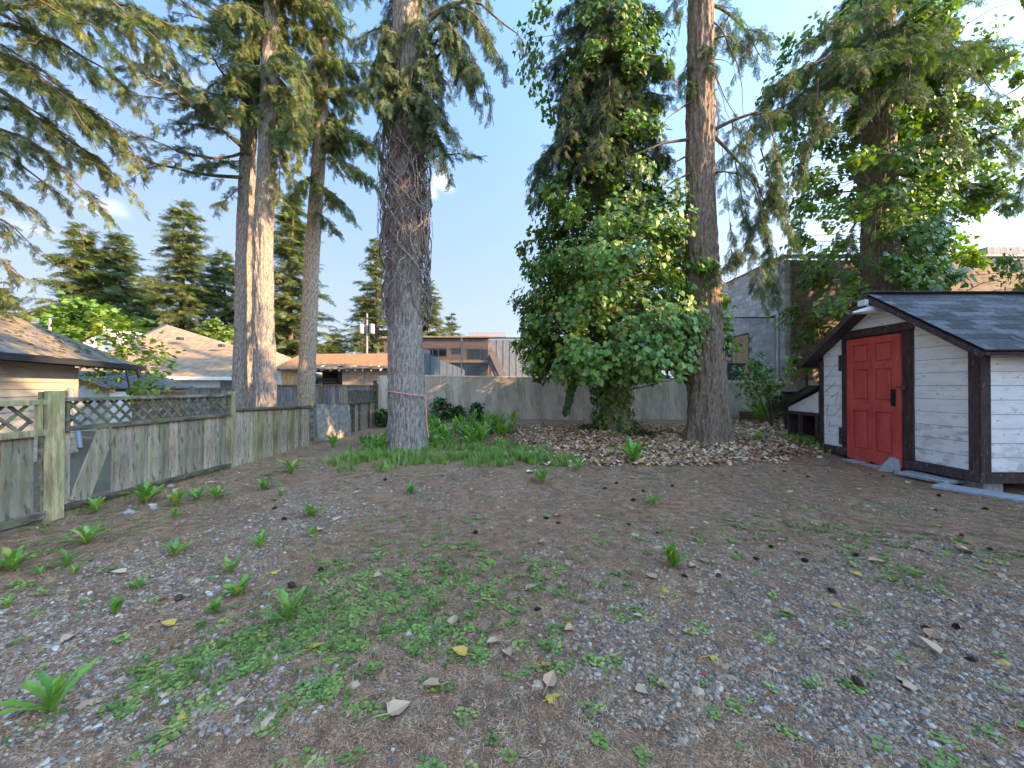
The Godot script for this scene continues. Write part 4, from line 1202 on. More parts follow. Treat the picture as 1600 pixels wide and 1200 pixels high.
# slats of a lattice between two corners in the plane x = FX
func lattice(o: Node3D, z0: float, z1: float, y0: float, y1: float, spacing: float, w: float) -> void:
	var h := y1 - y0
	for s in [1.0, -1.0]:
		var c := minf(z0, z1) - h
		while c < maxf(z0, z1) + h:
			# z = c + s * (y - y0)
			var ya := 0.0
			var yb := h
			var zlo := minf(z0, z1); var zhi := maxf(z0, z1)
			if s > 0: ya = maxf(ya, zlo - c); yb = minf(yb, zhi - c)
			else: ya = maxf(ya, c - zhi); yb = minf(yb, c - zlo)
			if yb - ya > 0.05:
				bar(o, "slat", pick(M.rail), Vector3(FX + 0.006 * s, y0 + ya, c + s * ya), Vector3(FX + 0.006 * s, y0 + yb, c + s * yb), w, 0.008, Vector3(0, 1, -s), 0.0015)
			c += spacing

func upright_boards(o: Node3D, zs: Array, y0: Callable, y1: Callable, mats: Array) -> void:
	for k in zs.size() - 1:
		var zm: float = (zs[k] + zs[k + 1]) * 0.5
		var w: float = absf(zs[k + 1] - zs[k]) - 0.004
		var a: float = y0.call(zm); var b: float = y1.call(zm)
		var lean := Basis(Vector3.RIGHT, rng.randf_range(-0.006, 0.006)) * Basis(Vector3.UP, rng.randf_range(-0.03, 0.03))
		block(o, "board", mats[rng.randi() % mats.size()], Vector3(0.018, b - a, w), Vector3(FX + rng.randf_range(-0.004, 0.004), (a + b) * 0.5, zm), lean, 0.003)

func steps_between(a: float, b: float, w: float) -> Array:
	var out := [a]
	var n := maxi(1, int(round(absf(b - a) / w)))
	for k in n: out.append(lerpf(a, b, (k + 1.0) / n) + (rng.randf_range(-0.012, 0.012) if k < n - 1 else 0.0))
	return out

func wooden_fence() -> void:
	rng.seed = 501
	var g := "sections of the left wooden fence"
	# nearest section, cut by the left edge
	var o := thing("lattice_fence", "fence section with lattice cut by the picture's left edge", "fence", Vector3(FX, 0, -2.6), g)
	upright_boards(o, steps_between(-1.35, -3.62, 0.26), func(_z): return 0.1, func(_z): return 0.845, M.cedar)
	bar(o, "rail", M.post[0], Vector3(FX + 0.03, 1.15, -1.3), Vector3(FX + 0.03, 1.15, -3.68), 0.05, 0.05, Vector3.UP)
	bar(o, "rail", M.post[1], Vector3(FX + 0.03, 0.86, -1.3), Vector3(FX + 0.03, 0.86, -3.68), 0.06, 0.045, Vector3.UP)
	bar(o, "rail", M.rail[1], Vector3(FX + 0.025, 0.075, -1.3), Vector3(FX + 0.025, 0.075, -3.68), 0.07, 0.045, Vector3.UP)
	bar(o, "rail", M.rail[1], Vector3(FX, 0.0, -1.3), Vector3(FX, 0.0, -3.68), 0.14, 0.03, Vector3.UP)
	lattice(o, -1.35, -3.6, 0.885, 1.125, 0.17, 0.032)
	for z in [-3.63]: bar(o, "stile", M.post[0], Vector3(FX + 0.03, 0.89, z), Vector3(FX + 0.03, 1.125, z), 0.04, 0.04, Vector3.RIGHT)
	# first post
	var p := thing("fence_post", "squared yellowish mossy post at the near end of the lattice fence", "post", Vector3(FX, -0.1, -3.78))
	bar(p, "shaft", M.post[0], Vector3(FX, -0.15, -3.78), Vector3(FX, 1.26, -3.78), 0.1, 0.1, Vector3.RIGHT, 0.006)
	bar(p, "batten", M.rail[0], Vector3(FX - 0.07, -0.1, -3.76), Vector3(FX - 0.07, 1.25, -3.76), 0.04, 0.09, Vector3.RIGHT)
	# long lattice section with the missing board
	o = thing("lattice_fence", "long fence section with lattice top, a gap and a loose board", "fence", Vector3(FX, 0, -4.95), g)
	upright_boards(o, steps_between(-4.32, -6.04, 0.148), func(z): return 0.1 + 0.01 * (z + 5), func(_z): return 0.855, M.cedar)
	block(o, "board", M.cedar[1], Vector3(0.018, 0.75, 0.06), Vector3(FX, 0.47, -3.88))
	bar(o, "rail", M.rail[0], Vector3(FX + 0.03, 1.17, -3.84), Vector3(FX + 0.03, 1.165, -6.09), 0.04, 0.06, Vector3.UP)
	bar(o, "rail", M.rail[1], Vector3(FX + 0.03, 0.875, -3.84), Vector3(FX + 0.03, 0.86, -6.09), 0.05, 0.045, Vector3.UP)
	bar(o, "rail", M.rail[2], Vector3(FX + 0.03, 0.095, -3.84), Vector3(FX + 0.03, 0.06, -6.09), 0.05, 0.06, Vector3.UP)
	bar(o, "rail", M.post[2], Vector3(FX, 0.02, -3.84), Vector3(FX, -0.01, -6.09), 0.13, 0.03, Vector3.UP)
	lattice(o, -3.88, -6.05, 0.9, 1.15, 0.135, 0.032)
	bar(o, "stile", M.rail[1], Vector3(FX + 0.02, 0.9, -3.87), Vector3(FX + 0.02, 1.15, -3.87), 0.035, 0.035, Vector3.RIGHT)
	bar(o, "stile", M.rail[1], Vector3(FX + 0.02, 0.9, -6.06), Vector3(FX + 0.02, 1.15, -6.06), 0.035, 0.035, Vector3.RIGHT)
	# the loose board leans in the gap
	var l := thing("loose_board", "loose weathered board leaning across the gap in the fence", "board", Vector3(FX + 0.035, 0.1, -3.95))
	bar(l, "plank", M.cedar[2], Vector3(FX + 0.03, 0.12, -3.97), Vector3(FX + 0.03, 0.845, -4.25), 0.19, 0.02, Vector3(0, 0, 1), 0.003)
	p = thing("fence_post", "greyed post between the lattice section and the lower section", "post", Vector3(FX, -0.1, -6.15))
	bar(p, "shaft", M.post[1], Vector3(FX, -0.15, -6.15), Vector3(FX, 1.22, -6.15), 0.1, 0.1, Vector3.RIGHT, 0.006)
	# lower section
	o = thing("low_fence", "lower fence section of green stained boards under a rough rail", "fence", Vector3(FX, 0, -7.35), g)
	upright_boards(o, steps_between(-6.22, -8.5, 0.145), func(_z): return 0.0, func(z): return 0.89 + 0.02 * (z + 7), [M.cedar[0], M.cedar[1], M.post[1], M.post[2]])
	bar(o, "rail", M.rail[2], Vector3(FX + 0.01, 0.925, -6.2), Vector3(FX + 0.01, 0.85, -8.52), 0.06, 0.075, Vector3.UP, 0.015)
	bar(o, "rail", M.rail[0], Vector3(FX - 0.03, 0.2, -6.2), Vector3(FX - 0.03, 0.2, -8.52), 0.08, 0.035, Vector3.UP)
	p = thing("fence_post", "splintered broken-topped post beside the leaning sheet", "post", Vector3(FX, -0.1, -8.6))
	bar(p, "shaft", M.rail[0], Vector3(FX, -0.15, -8.6), Vector3(FX, 0.9, -8.6), 0.09, 0.09, Vector3.RIGHT, 0.01)
	var sg := Geo.new()
	for q in [[-0.03, -0.02, 0.30, 0.02], [0.02, 0.02, 0.22, 0.04], [0.0, -0.03, 0.16, 0.06], [0.03, -0.01, 0.27, 0.09]]:
		sg.tube(PackedVector3Array([Vector3(FX + q[0], 0.85, -8.6 + q[1]), Vector3(FX + q[0] * 1.2, 0.95, -8.6 + q[1]), Vector3(FX + q[0] * 1.3 + q[3], 0.9 + q[2], -8.6 + q[1])]), PackedFloat32Array([0.03, 0.024, 0.004]), 5)
	part(p, "splinters", sg.mesh(), M.post[0])
	# leaning sheet and the frame behind
	var s := thing("leaning_sheet", "weathered grey sheet leaning on the gap in the fence", "sheet", Vector3(FX + 0.1, 0, -9.6))
	bar(s, "panel", M.sheet, Vector3(FX + 0.13, 0.0, -9.55), Vector3(FX + 0.06, 0.85, -9.6), 1.75, 0.015, Vector3(0, 0.05, -1), 0.002)
	o = thing("open_fence", "bare fence rail and slim post above the leaning sheet", "fence", Vector3(FX, 0, -9.9))
	bar(o, "rail", M.rail[1], Vector3(FX, 0.86, -8.66), Vector3(FX, 0.84, -10.3), 0.06, 0.05, Vector3.UP)
	bar(o, "post", M.post[1], Vector3(FX, -0.1, -10.35), Vector3(FX, 1.26, -10.35), 0.1, 0.1, Vector3.RIGHT)
	# far lattice section
	o = thing("lattice_fence", "far fence section with small lattice meeting the concrete wall", "fence", Vector3(FX, 0, -11.5), g)
	upright_boards(o, steps_between(-10.42, -12.55, 0.19), func(_z): return 0.0, func(_z): return 0.8, [M.cedar[0], M.post[1], M.rail[2], M.cedar[2]])
	bar(o, "rail", M.rail[2], Vector3(FX + 0.03, 1.17, -10.4), Vector3(FX + 0.03, 1.17, -12.58), 0.05, 0.05, Vector3.UP)
	bar(o, "rail", M.rail[2], Vector3(FX + 0.03, 0.82, -10.4), Vector3(FX + 0.03, 0.82, -12.58), 0.05, 0.05, Vector3.UP)
	lattice(o, -10.42, -12.55, 0.845, 1.145, 0.13, 0.034)
	bar(o, "post", M.rail[2], Vector3(FX, -0.1, -12.62), Vector3(FX, 1.5, -12.62), 0.1, 0.09, Vector3.RIGHT)

# the neighbours' board fences, facing the camera
func cross_fence(label: String, x0: float, x1: float, z: float, y0: float, y1: float, mats: Array, w: float, posts: Array, rail_mat: Material) -> void:
	var o := thing("board_fence", label, "fence", Vector3((x0 + x1) * 0.5, y0, z))
	var x := x0
	while x < x1 - 0.03:
		var ww := minf(w * rng.randf_range(0.92, 1.06), x1 - x)
		block(o, "board", pick(mats), Vector3(ww - 0.004, y1 - y0 + rng.randf_range(-0.008, 0.008), 0.018), Vector3(x + ww * 0.5, (y0 + y1) * 0.5, z + rng.randf_range(-0.003, 0.003)), Basis.IDENTITY, 0.003)
		x += ww
	bar(o, "rail", rail_mat, Vector3(x0, y1 + 0.025, z + 0.01), Vector3(x1, y1 + 0.025, z + 0.01), 0.045, 0.08, Vector3.UP)
	for px in posts: bar(o, "post", rail_mat, Vector3(px, y0 - 0.2, z + 0.06), Vector3(px, y1 + 0.1, z + 0.06), 0.1, 0.09, Vector3.RIGHT)

func back_fences() -> void:
	rng.seed = 505
	cross_fence("grey board fence behind the trunks, below the rust brown roof", -9.3, -4.62, -13.6, -0.2, 1.32, M.greyfence, 0.14, [-6.75, -4.75], M.tanfence[2])
	cross_fence("grey board fence stretch left of the paired trunks", -11.4, -9.32, -13.4, -0.3, 1.22, M.greyfence, 0.14, [-11.1], M.greyfence[2])
	cross_fence("tan board fence stretch below the hipped roof", -14.6, -11.6, -14.4, -0.3, 1.12, M.tanfence, 0.14, [-11.7], M.tanfence[0])

# ---------------------------------------------------------------- concrete wall and chain link
func concrete_wall() -> void:
	var o := thing("retaining_wall", "long stained concrete retaining wall across the back of the yard", "wall", Vector3(2.4, 0, -12.8))
	var x0 := -4.42
	var x1 := 9.15
	var n := 6
	var top := func(x: float) -> float: return lerpf(1.67, 1.43, (x - x0) / (x1 - x0))
	for k in n:
		var a := lerpf(x0, x1, float(k) / n) + 0.004
		var b := lerpf(x0, x1, (k + 1.0) / n) - 0.004
		var g := Geo.new()
		g.prism(PackedVector2Array([Vector2(a, -0.3), Vector2(b, -0.3), Vector2(b, top.call(b)), Vector2(a, top.call(a))]), Vector3(0, 0, -12.7), Vector3.RIGHT, Vector3.UP, Vector3(0, 0, -0.22))
		part(o, "panel", g.mesh(), M.concrete)
	# the pale rim along the top
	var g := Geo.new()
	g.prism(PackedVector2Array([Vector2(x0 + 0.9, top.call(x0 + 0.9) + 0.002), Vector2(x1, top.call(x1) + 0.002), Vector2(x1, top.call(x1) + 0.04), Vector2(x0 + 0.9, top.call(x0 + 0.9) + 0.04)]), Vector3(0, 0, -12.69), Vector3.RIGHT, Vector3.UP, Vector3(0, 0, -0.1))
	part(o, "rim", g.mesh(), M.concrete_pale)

func chain_link(label: String, x0: float, x1: float, z: float, y0: float, y1: float, posts: Array, rail: Material) -> void:
	var o := thing("chain_link_fence", label, "fence", Vector3((x0 + x1) * 0.5, y0, z), "chain link on the retaining wall")
	var g := Geo.new()
	var h := y1 - y0
	for s in [1.0, -1.0]:
		var c := x0 - h
		while c < x1 + h:
			var ya := 0.0; var yb := h
			if s > 0: ya = maxf(ya, x0 - c); yb = minf(yb, x1 - c)
			else: ya = maxf(ya, c - x1); yb = minf(yb, c - x0)
			if yb - ya > 0.02:
				g.tube(PackedVector3Array([Vector3(c + s * ya, y0 + ya, z + 0.003 * s), Vector3(c + s * yb, y0 + yb, z + 0.003 * s)]), PackedFloat32Array([0.006, 0.006]), 3)
			c += 0.075
	part(o, "wire_mesh", g.mesh(), M.wire)
	g = Geo.new()
	g.tube(PackedVector3Array([Vector3(x0, y1, z), Vector3(x1, y1, z)]), PackedFloat32Array([0.021, 0.021]), 8)
	part(o, "rail", g.mesh(), rail)
	for x in posts:
		g = Geo.new()
		g.tube(PackedVector3Array([Vector3(x, y0 - 0.05, z), Vector3(x, y1 + 0.02, z)]), PackedFloat32Array([0.03, 0.03]), 8)
		part(o, "post", g.mesh(), M.metal)

func wall_fences() -> void:
	chain_link("chain link fence on the wall, left of the broad ivy", -3.3, 3.9, -12.8, 1.66, 2.92, [-3.25, -1.68, 1.1, 3.9], M.darkrail)
	chain_link("taller chain link fence on the wall before the block building", 4.0, 8.8, -12.8, 1.5, 3.6, [4.02, 6.4, 8.78], M.darkrail)
	# dark screened fence running back from the wall
	var o := thing("screened_fence", "dark blue grey screened fence running away behind the chain link", "fence", Vector3(-3.5, 1.15, -20))
	var z := -14.0
	while z > -30.0:
		block(o, "panel", M.screen, Vector3(0.03, 1.47, 2.36), Vector3(-3.5 - (-z - 14) * 0.02, 1.9, z - 1.2), Basis(Vector3.UP, 0.02), 0.005)
		bar(o, "post", M.darkrail, Vector3(-3.46 - (-z - 14) * 0.02, 1.1, z), Vector3(-3.46 - (-z - 14) * 0.02, 2.68, z), 0.06, 0.06, Vector3.RIGHT)
		z -= 2.4
	o = thing("dark_roof", "dark corrugated low roof glimpsed under the ivy beyond the wall", "roof", Vector3(5.0, 1.2, -15))
	for k in 12:
		var x := 4.1 + k * 0.16
		bar(o, "sheet", M.screen, Vector3(x, 1.55, -14.0), Vector3(x, 2.1, -16.5), 0.15, 0.03, Vector3.RIGHT, 0.01)
	bar(o, "post", M.darkrail, Vector3(5.0, 1.1, -15.0), Vector3(5.0, 1.74, -15.0), 0.5, 0.5, Vector3.RIGHT)

# ---------------------------------------------------------------- buildings beyond
func brown_building() -> void:
	rng.seed = 520
	var d := 40.0
	var a := at(600, 604, d); var b := at(763, 604, d)
	var o := thing("brown_building", "brown two storey building with dark windows behind the chain link", "building", Vector3((a.x + b.x) / 2, 1.1, -d))
	var top := at(0, 529, d).y
	var w := b.x - a.x
	block(o, "wall", M.brownwall, Vector3(w, top - 1.0, 8), Vector3((a.x + b.x) / 2, (top + 1.0) / 2, -d - 4))
	for q in [[655, 545, 697, 556, M.screen], [707, 545, 722, 553, M.windowglass], [731, 546, 750, 561, M.windowglass], [752, 547, 762, 562, M.windowglass], [672, 546, 698, 557, M.windowglass], [726, 572, 760, 590, M.windowglass], [690, 572, 720, 590, M.windowglass]]:
		var p := at(q[0], q[1], d); var r := at(q[2], q[3], d)
		var win := block(o, "window", q[4], Vector3(r.x - p.x, p.y - r.y, 0.06), Vector3((p.x + r.x) / 2, (p.y + r.y) / 2, -d + 0.01))
		block(win, "frame", M.darkrail, Vector3(r.x - p.x + 0.15, 0.1, 0.12), Vector3((p.x + r.x) / 2, p.y + 0.04, -d + 0.03))
		block(win, "frame", M.darkrail, Vector3(0.08, p.y - r.y, 0.1), Vector3((p.x + r.x) / 2, (p.y + r.y) / 2, -d + 0.03))
	for y in [top + 0.1, at(0, 565, d).y]:
		block(o, "ledge", M.tanroof, Vector3(w + 0.3, 0.25, 0.3), Vector3((a.x + b.x) / 2, y, -d + 0.1))
	# roof-top rail
	block(o, "parapet", M.greyfence[0], Vector3(4, 0.5, 0.2), Vector3(-2.6, top + 0.45, -d - 0.5))
	# long pale clad hall to its right
	o = thing("pale_hall", "pale ribbed metal hall right of the brown building", "building", at(840, 604, 44) * Vector3(1, 0, 1) + Vector3(0, 1.1, 0))
	var p := at(764, 530, 44); var r := at(1010, 530, 44)
	block(o, "wall", M.paleclad, Vector3(r.x - p.x, p.y - 1.0, 8), Vector3((p.x + r.x) / 2, (p.y + 1.0) / 2, -48.2))
	var x := p.x + 0.2
	while x < r.x:
		block(o, "rib", M.paleclad, Vector3(0.1, p.y - 1.1, 0.05), Vector3(x, (p.y + 1.0) / 2, -44.18))
		x += 0.75
	# sunlit sloping roof edge between them
	o = thing("stair_roof", "sunlit tan sloping roof between brown building and pale hall", "roof", at(775, 604, 42) * Vector3(1, 0, 1) + Vector3(0, 1.1, 0))
	bar(o, "slab", M.brownwall, at(764, 545, 42), at(786, 590, 36), 0.25, 0.7, Vector3.UP)
	bar(o, "string", M.brownwall, at(764, 552, 41.9), at(784, 592, 36), 0.3, 1.0, Vector3.UP)
	bar(o, "post", M.brownwall, at(766, 604, 41) + Vector3.DOWN * 0.3, at(766, 548, 41), 0.3, 0.3, Vector3.RIGHT)

func shack() -> void:
	rng.seed = 530
	var d := 20.0
	var o := thing("old_shack", "run down shack with rust brown roof and boarded walls", "building", at(515, 604, d) * Vector3(1, 0, 1) + Vector3(0, -0.3, 0))
	var l := at(432, 577, d); var r := at(612, 577, d)
	var y := l.y
	var g := Geo.new()
	# roof with a hipped left end
	var ridge_a := at(470, 553, d + 2.6); var ridge_b := at(640, 552, d + 2.6)
	var e0 := Vector3(l.x, y, -d + 0.35); var e1 := Vector3(r.x + 1.0, y, -d + 0.35); var e2 := Vector3(r.x + 1.0, y, -d - 5.5); var e3 := Vector3(l.x, y, -d - 5.5)
	g.quad(e0, e1, ridge_b, ridge_a, Vector3(0, 1, 1))
	g.tri(e0, ridge_a, e3, Vector3(-1, 1, 0))
	g.quad(e3, e2, ridge_b, ridge_a, Vector3(0, 1, -1))
	g.tri(e1, e2, ridge_b, Vector3(1, 0, 0))
	g.quad(e0, e1, e2, e3, Vector3.DOWN)
	var roof := part(o, "roof", g.mesh(), M.rustroof)
	# broken courses at the eave
	for k in 46:
		var x := lerpf(l.x + 2.4, r.x, rng.randf())
		var up := rng.randf_range(-0.02, 0.45)
		var rise := (ridge_a.y - y) / (2.6 + 0.35)
		block(roof, "shingle", pick([M.rustroof, M.oldwood[0], M.tanfence[1]]), Vector3(rng.randf_range(0.2, 0.5), 0.025, 0.3), Vector3(x, y + up * rise + 0.03, -d + 0.4 - up), Basis(Vector3.UP, rng.randf_range(-0.15, 0.15)) * Basis(Vector3.RIGHT, 0.3 + rng.randf_range(-0.2, 0.15)), 0.004)
	for px in [496, 507, 520, 534, 546, 559, 571, 584, 598]:
		var p := at(px, 574, d - 0.35)
		bar(o, "rafter_tail", M.housewhite, p + Vector3(0.12, 0.1, -0.5), p + Vector3(-0.12, -0.16, 0.12), 0.05, 0.1, Vector3.RIGHT)
	block(o, "fascia", M.oldwood[0], Vector3(at(492, 0, d).x - l.x, 0.09, 0.04), Vector3((at(492, 0, d).x + l.x) / 2, y - 0.03, -d + 0.38))
	for q in [[428, 441, M.housewhite], [441, 470, M.plywood], [470, 489, M.plywood], [535, 570, M.plywood_pale], [570, 612, M.plywood_pale]]:
		var a := at(q[0], 0, d).x; var b := at(q[1], 0, d).x
		block(o, "wall_panel", q[2], Vector3(b - a - 0.02, y + 0.3, 0.1), Vector3((a + b) / 2, (y - 0.3) / 2 - 0.02, -d))
	var xa := at(489, 0, d).x; var xb := at(526, 0, d).x
	for k in 12:
		block(o, "log", pick(M.oldwood), Vector3(xb - xa, 0.15, 0.16), Vector3((xa + xb) / 2, -0.15 + k * 0.165, -d - 0.02 + rng.randf_range(-0.03, 0.03)), Basis(Vector3(0, 0, 1), rng.randf_range(-0.02, 0.02)), 0.05)
	block(o, "doorway_shade", M.black, Vector3(at(535, 0, d).x - xb, y + 0.3, 0.1), Vector3((xb + at(535, 0, d).x) / 2, (y - 0.3) / 2, -d - 0.15))  # black slab paints the shade inside the opening
	block(o, "wall_panel", M.oldwood[1], Vector3(r.x - l.x + 0.9, y + 0.3, 0.2), Vector3((l.x + r.x) / 2 + 0.4, (y - 0.3) / 2, -d - 5.0))
	# box on the front wall
	block(o, "meter_box", M.metal, Vector3(0.25, 0.4, 0.15), at(466, 592, d - 0.1))

func left_house() -> void:
	rng.seed = 540
	var u := Vector3(-0.396, 0, -0.918)
	var n := Vector3(-0.918, 0, 0.396)
	var a := Vector3(-8.7, 1.84, -6.5)
	var o := thing("neighbour_house", "low tan sided house with mossy brown roof and dark gutter", "house", Vector3(-9.2, -0.3, -6.5))
	var s0 := -4.5; var s1 := 4.85
	var turn := Basis(u, Vector3.UP, u.cross(Vector3.UP))
	# roof: near slope and far slope
	var pitch := 0.49
	var run := 4.2
	var g := Geo.new()
	var q := func(s: float, m: float, dy: float) -> Vector3: return a + u * s + n * m + Vector3.UP * ((m if m < run else 2.0 * run - m) * pitch + dy)
	var rows := 24; var cols := 60
	var pts := PackedVector3Array()
	for i in rows + 1:
		for k in cols + 1:
			var s := lerpf(s0, s1, float(k) / cols); var m := run * i / rows
			var p: Vector3 = q.call(s, m, 0.06)
			p.y += fine_noise.get_noise_2d(s * 2.0, m * 2.0) * 0.02 - 0.008 * absf(sin(m * 11.0))
			pts.append(p)
	g.grid(pts, rows + 1, cols + 1, false, false)
	g.quad(q.call(s0, run, 0.05), q.call(s1, run, 0.05), q.call(s1, run * 2, 0.05), q.call(s0, run * 2, 0.05), Vector3.UP)
	for sg in [[s1, u], [s0, -u]]:
		g.quad(q.call(sg[0], 0, -0.1), q.call(sg[0], run, -0.1), q.call(sg[0], run, 0.055), q.call(sg[0], 0, 0.055), sg[1])
		g.quad(q.call(sg[0], run * 2, -0.1), q.call(sg[0], run, -0.1), q.call(sg[0], run, 0.055), q.call(sg[0], run * 2, 0.055), sg[1])
	g.quad(q.call(s0, 0, -0.1), q.call(s1, 0, -0.1), q.call(s1, run, -0.1), q.call(s0, run, -0.1), Vector3.DOWN)
	g.quad(q.call(s0, run * 2, -0.1), q.call(s1, run * 2, -0.1), q.call(s1, run, -0.1), q.call(s0, run, -0.1), Vector3.DOWN)
	var roof := part(o, "roof", g.mesh(), M.mossroof)
	# clumps of moss on the shingles
	var mg := Geo.new()
	for k in 240:
		var s := rng.randf_range(-1.0, 4.5); var m := rng.randf_range(0.3, 3.2)
		var p: Vector3 = q.call(s, m, 0.055)
		var r := rng.randf_range(0.02, 0.06)
		var ring := PackedVector3Array()
		for j in 7: ring.append(p + u * cos(TAU * j / 7.0) * r * rng.randf_range(0.8, 1.8) + (n + Vector3.UP * pitch) * sin(TAU * j / 7.0) * r * rng.randf_range(0.5, 1.0))
		for j in 7: mg.tri(ring[j], ring[(j + 1) % 7], p + Vector3.UP * r * 0.7, Vector3.UP)
	part(roof, "moss", mg.mesh(), plain(Color(0.055, 0.05, 0.022), 0.98)).set_meta("kind", "stuff")
	# gutter with a rolled lip
	var gg := Geo.new()
	var prof := PackedVector2Array([Vector2(0, 0.0), Vector2(0, -0.1), Vector2(-0.10, -0.1), Vector2(-0.125, -0.03), Vector2(-0.14, 0.0), Vector2(-0.128, 0.005), Vector2(-0.115, -0.03), Vector2(-0.092, -0.088), Vector2(-0.012, -0.088), Vector2(-0.012, 0.0)])
	gg.prism(prof, a + u * s0 + Vector3.UP * 0.03, n, Vector3.UP, u * (s1 - s0 + 0.02))
	var gut := part(o, "gutter", gg.mesh(), M.gutter)
	block(gut, "end_cap", M.gutter, Vector3(0.015, 0.13, 0.16), a + u * (s1 + 0.03) - n * 0.06 + Vector3.UP * -0.02, turn)
	gg = Geo.new()
	var e := a + u * (s1 - 0.28) - n * 0.06
	gg.tube(PackedVector3Array([e + Vector3.UP * -0.05, e + Vector3.UP * -0.14, e + Vector3.UP * -0.24 + u * 0.1, e + Vector3.UP * -0.3 + u * 0.13]), PackedFloat32Array([0.045, 0.045, 0.045, 0.045]), 8)
	part(o, "downspout", gg.mesh(), M.gutter)
	# siding
	var wn := n * 0.5
	for k in 15:
		var y := -0.35 + k * 0.145
		var len := 3.05 - s0
		var c := a + u * (s0 + len / 2) + wn
		c.y = y + 0.0725
		block(o, "siding_board", pick(M.siding), Vector3(len, 0.15, 0.014), c, turn * Basis(Vector3.RIGHT, -0.16), 0.002)
	var cw := a + u * ((s0 + 3.05) / 2) + n * 4.2
	cw.y = 0.75
	block(o, "wall", M.siding[1], Vector3(3.05 - s0 - 0.05, 2.2, 7.3), cw, turn)
	var cp := a + u * 3.1 + wn
	bar(o, "corner_trim", M.siding[2], Vector3(cp.x, -0.4, cp.z), Vector3(cp.x, 1.75, cp.z), 0.09, 0.05, u)
	gg = Geo.new()
	gg.tube(PackedVector3Array([at(110, 607, 8.8), at(113, 625, 8.7), at(120, 660, 8.4), at(126, 700, 8.3)]), PackedFloat32Array([0.05, 0.05, 0.05, 0.05]), 8)
	part(o, "drain_pipe", gg.mesh(), M.pipe)

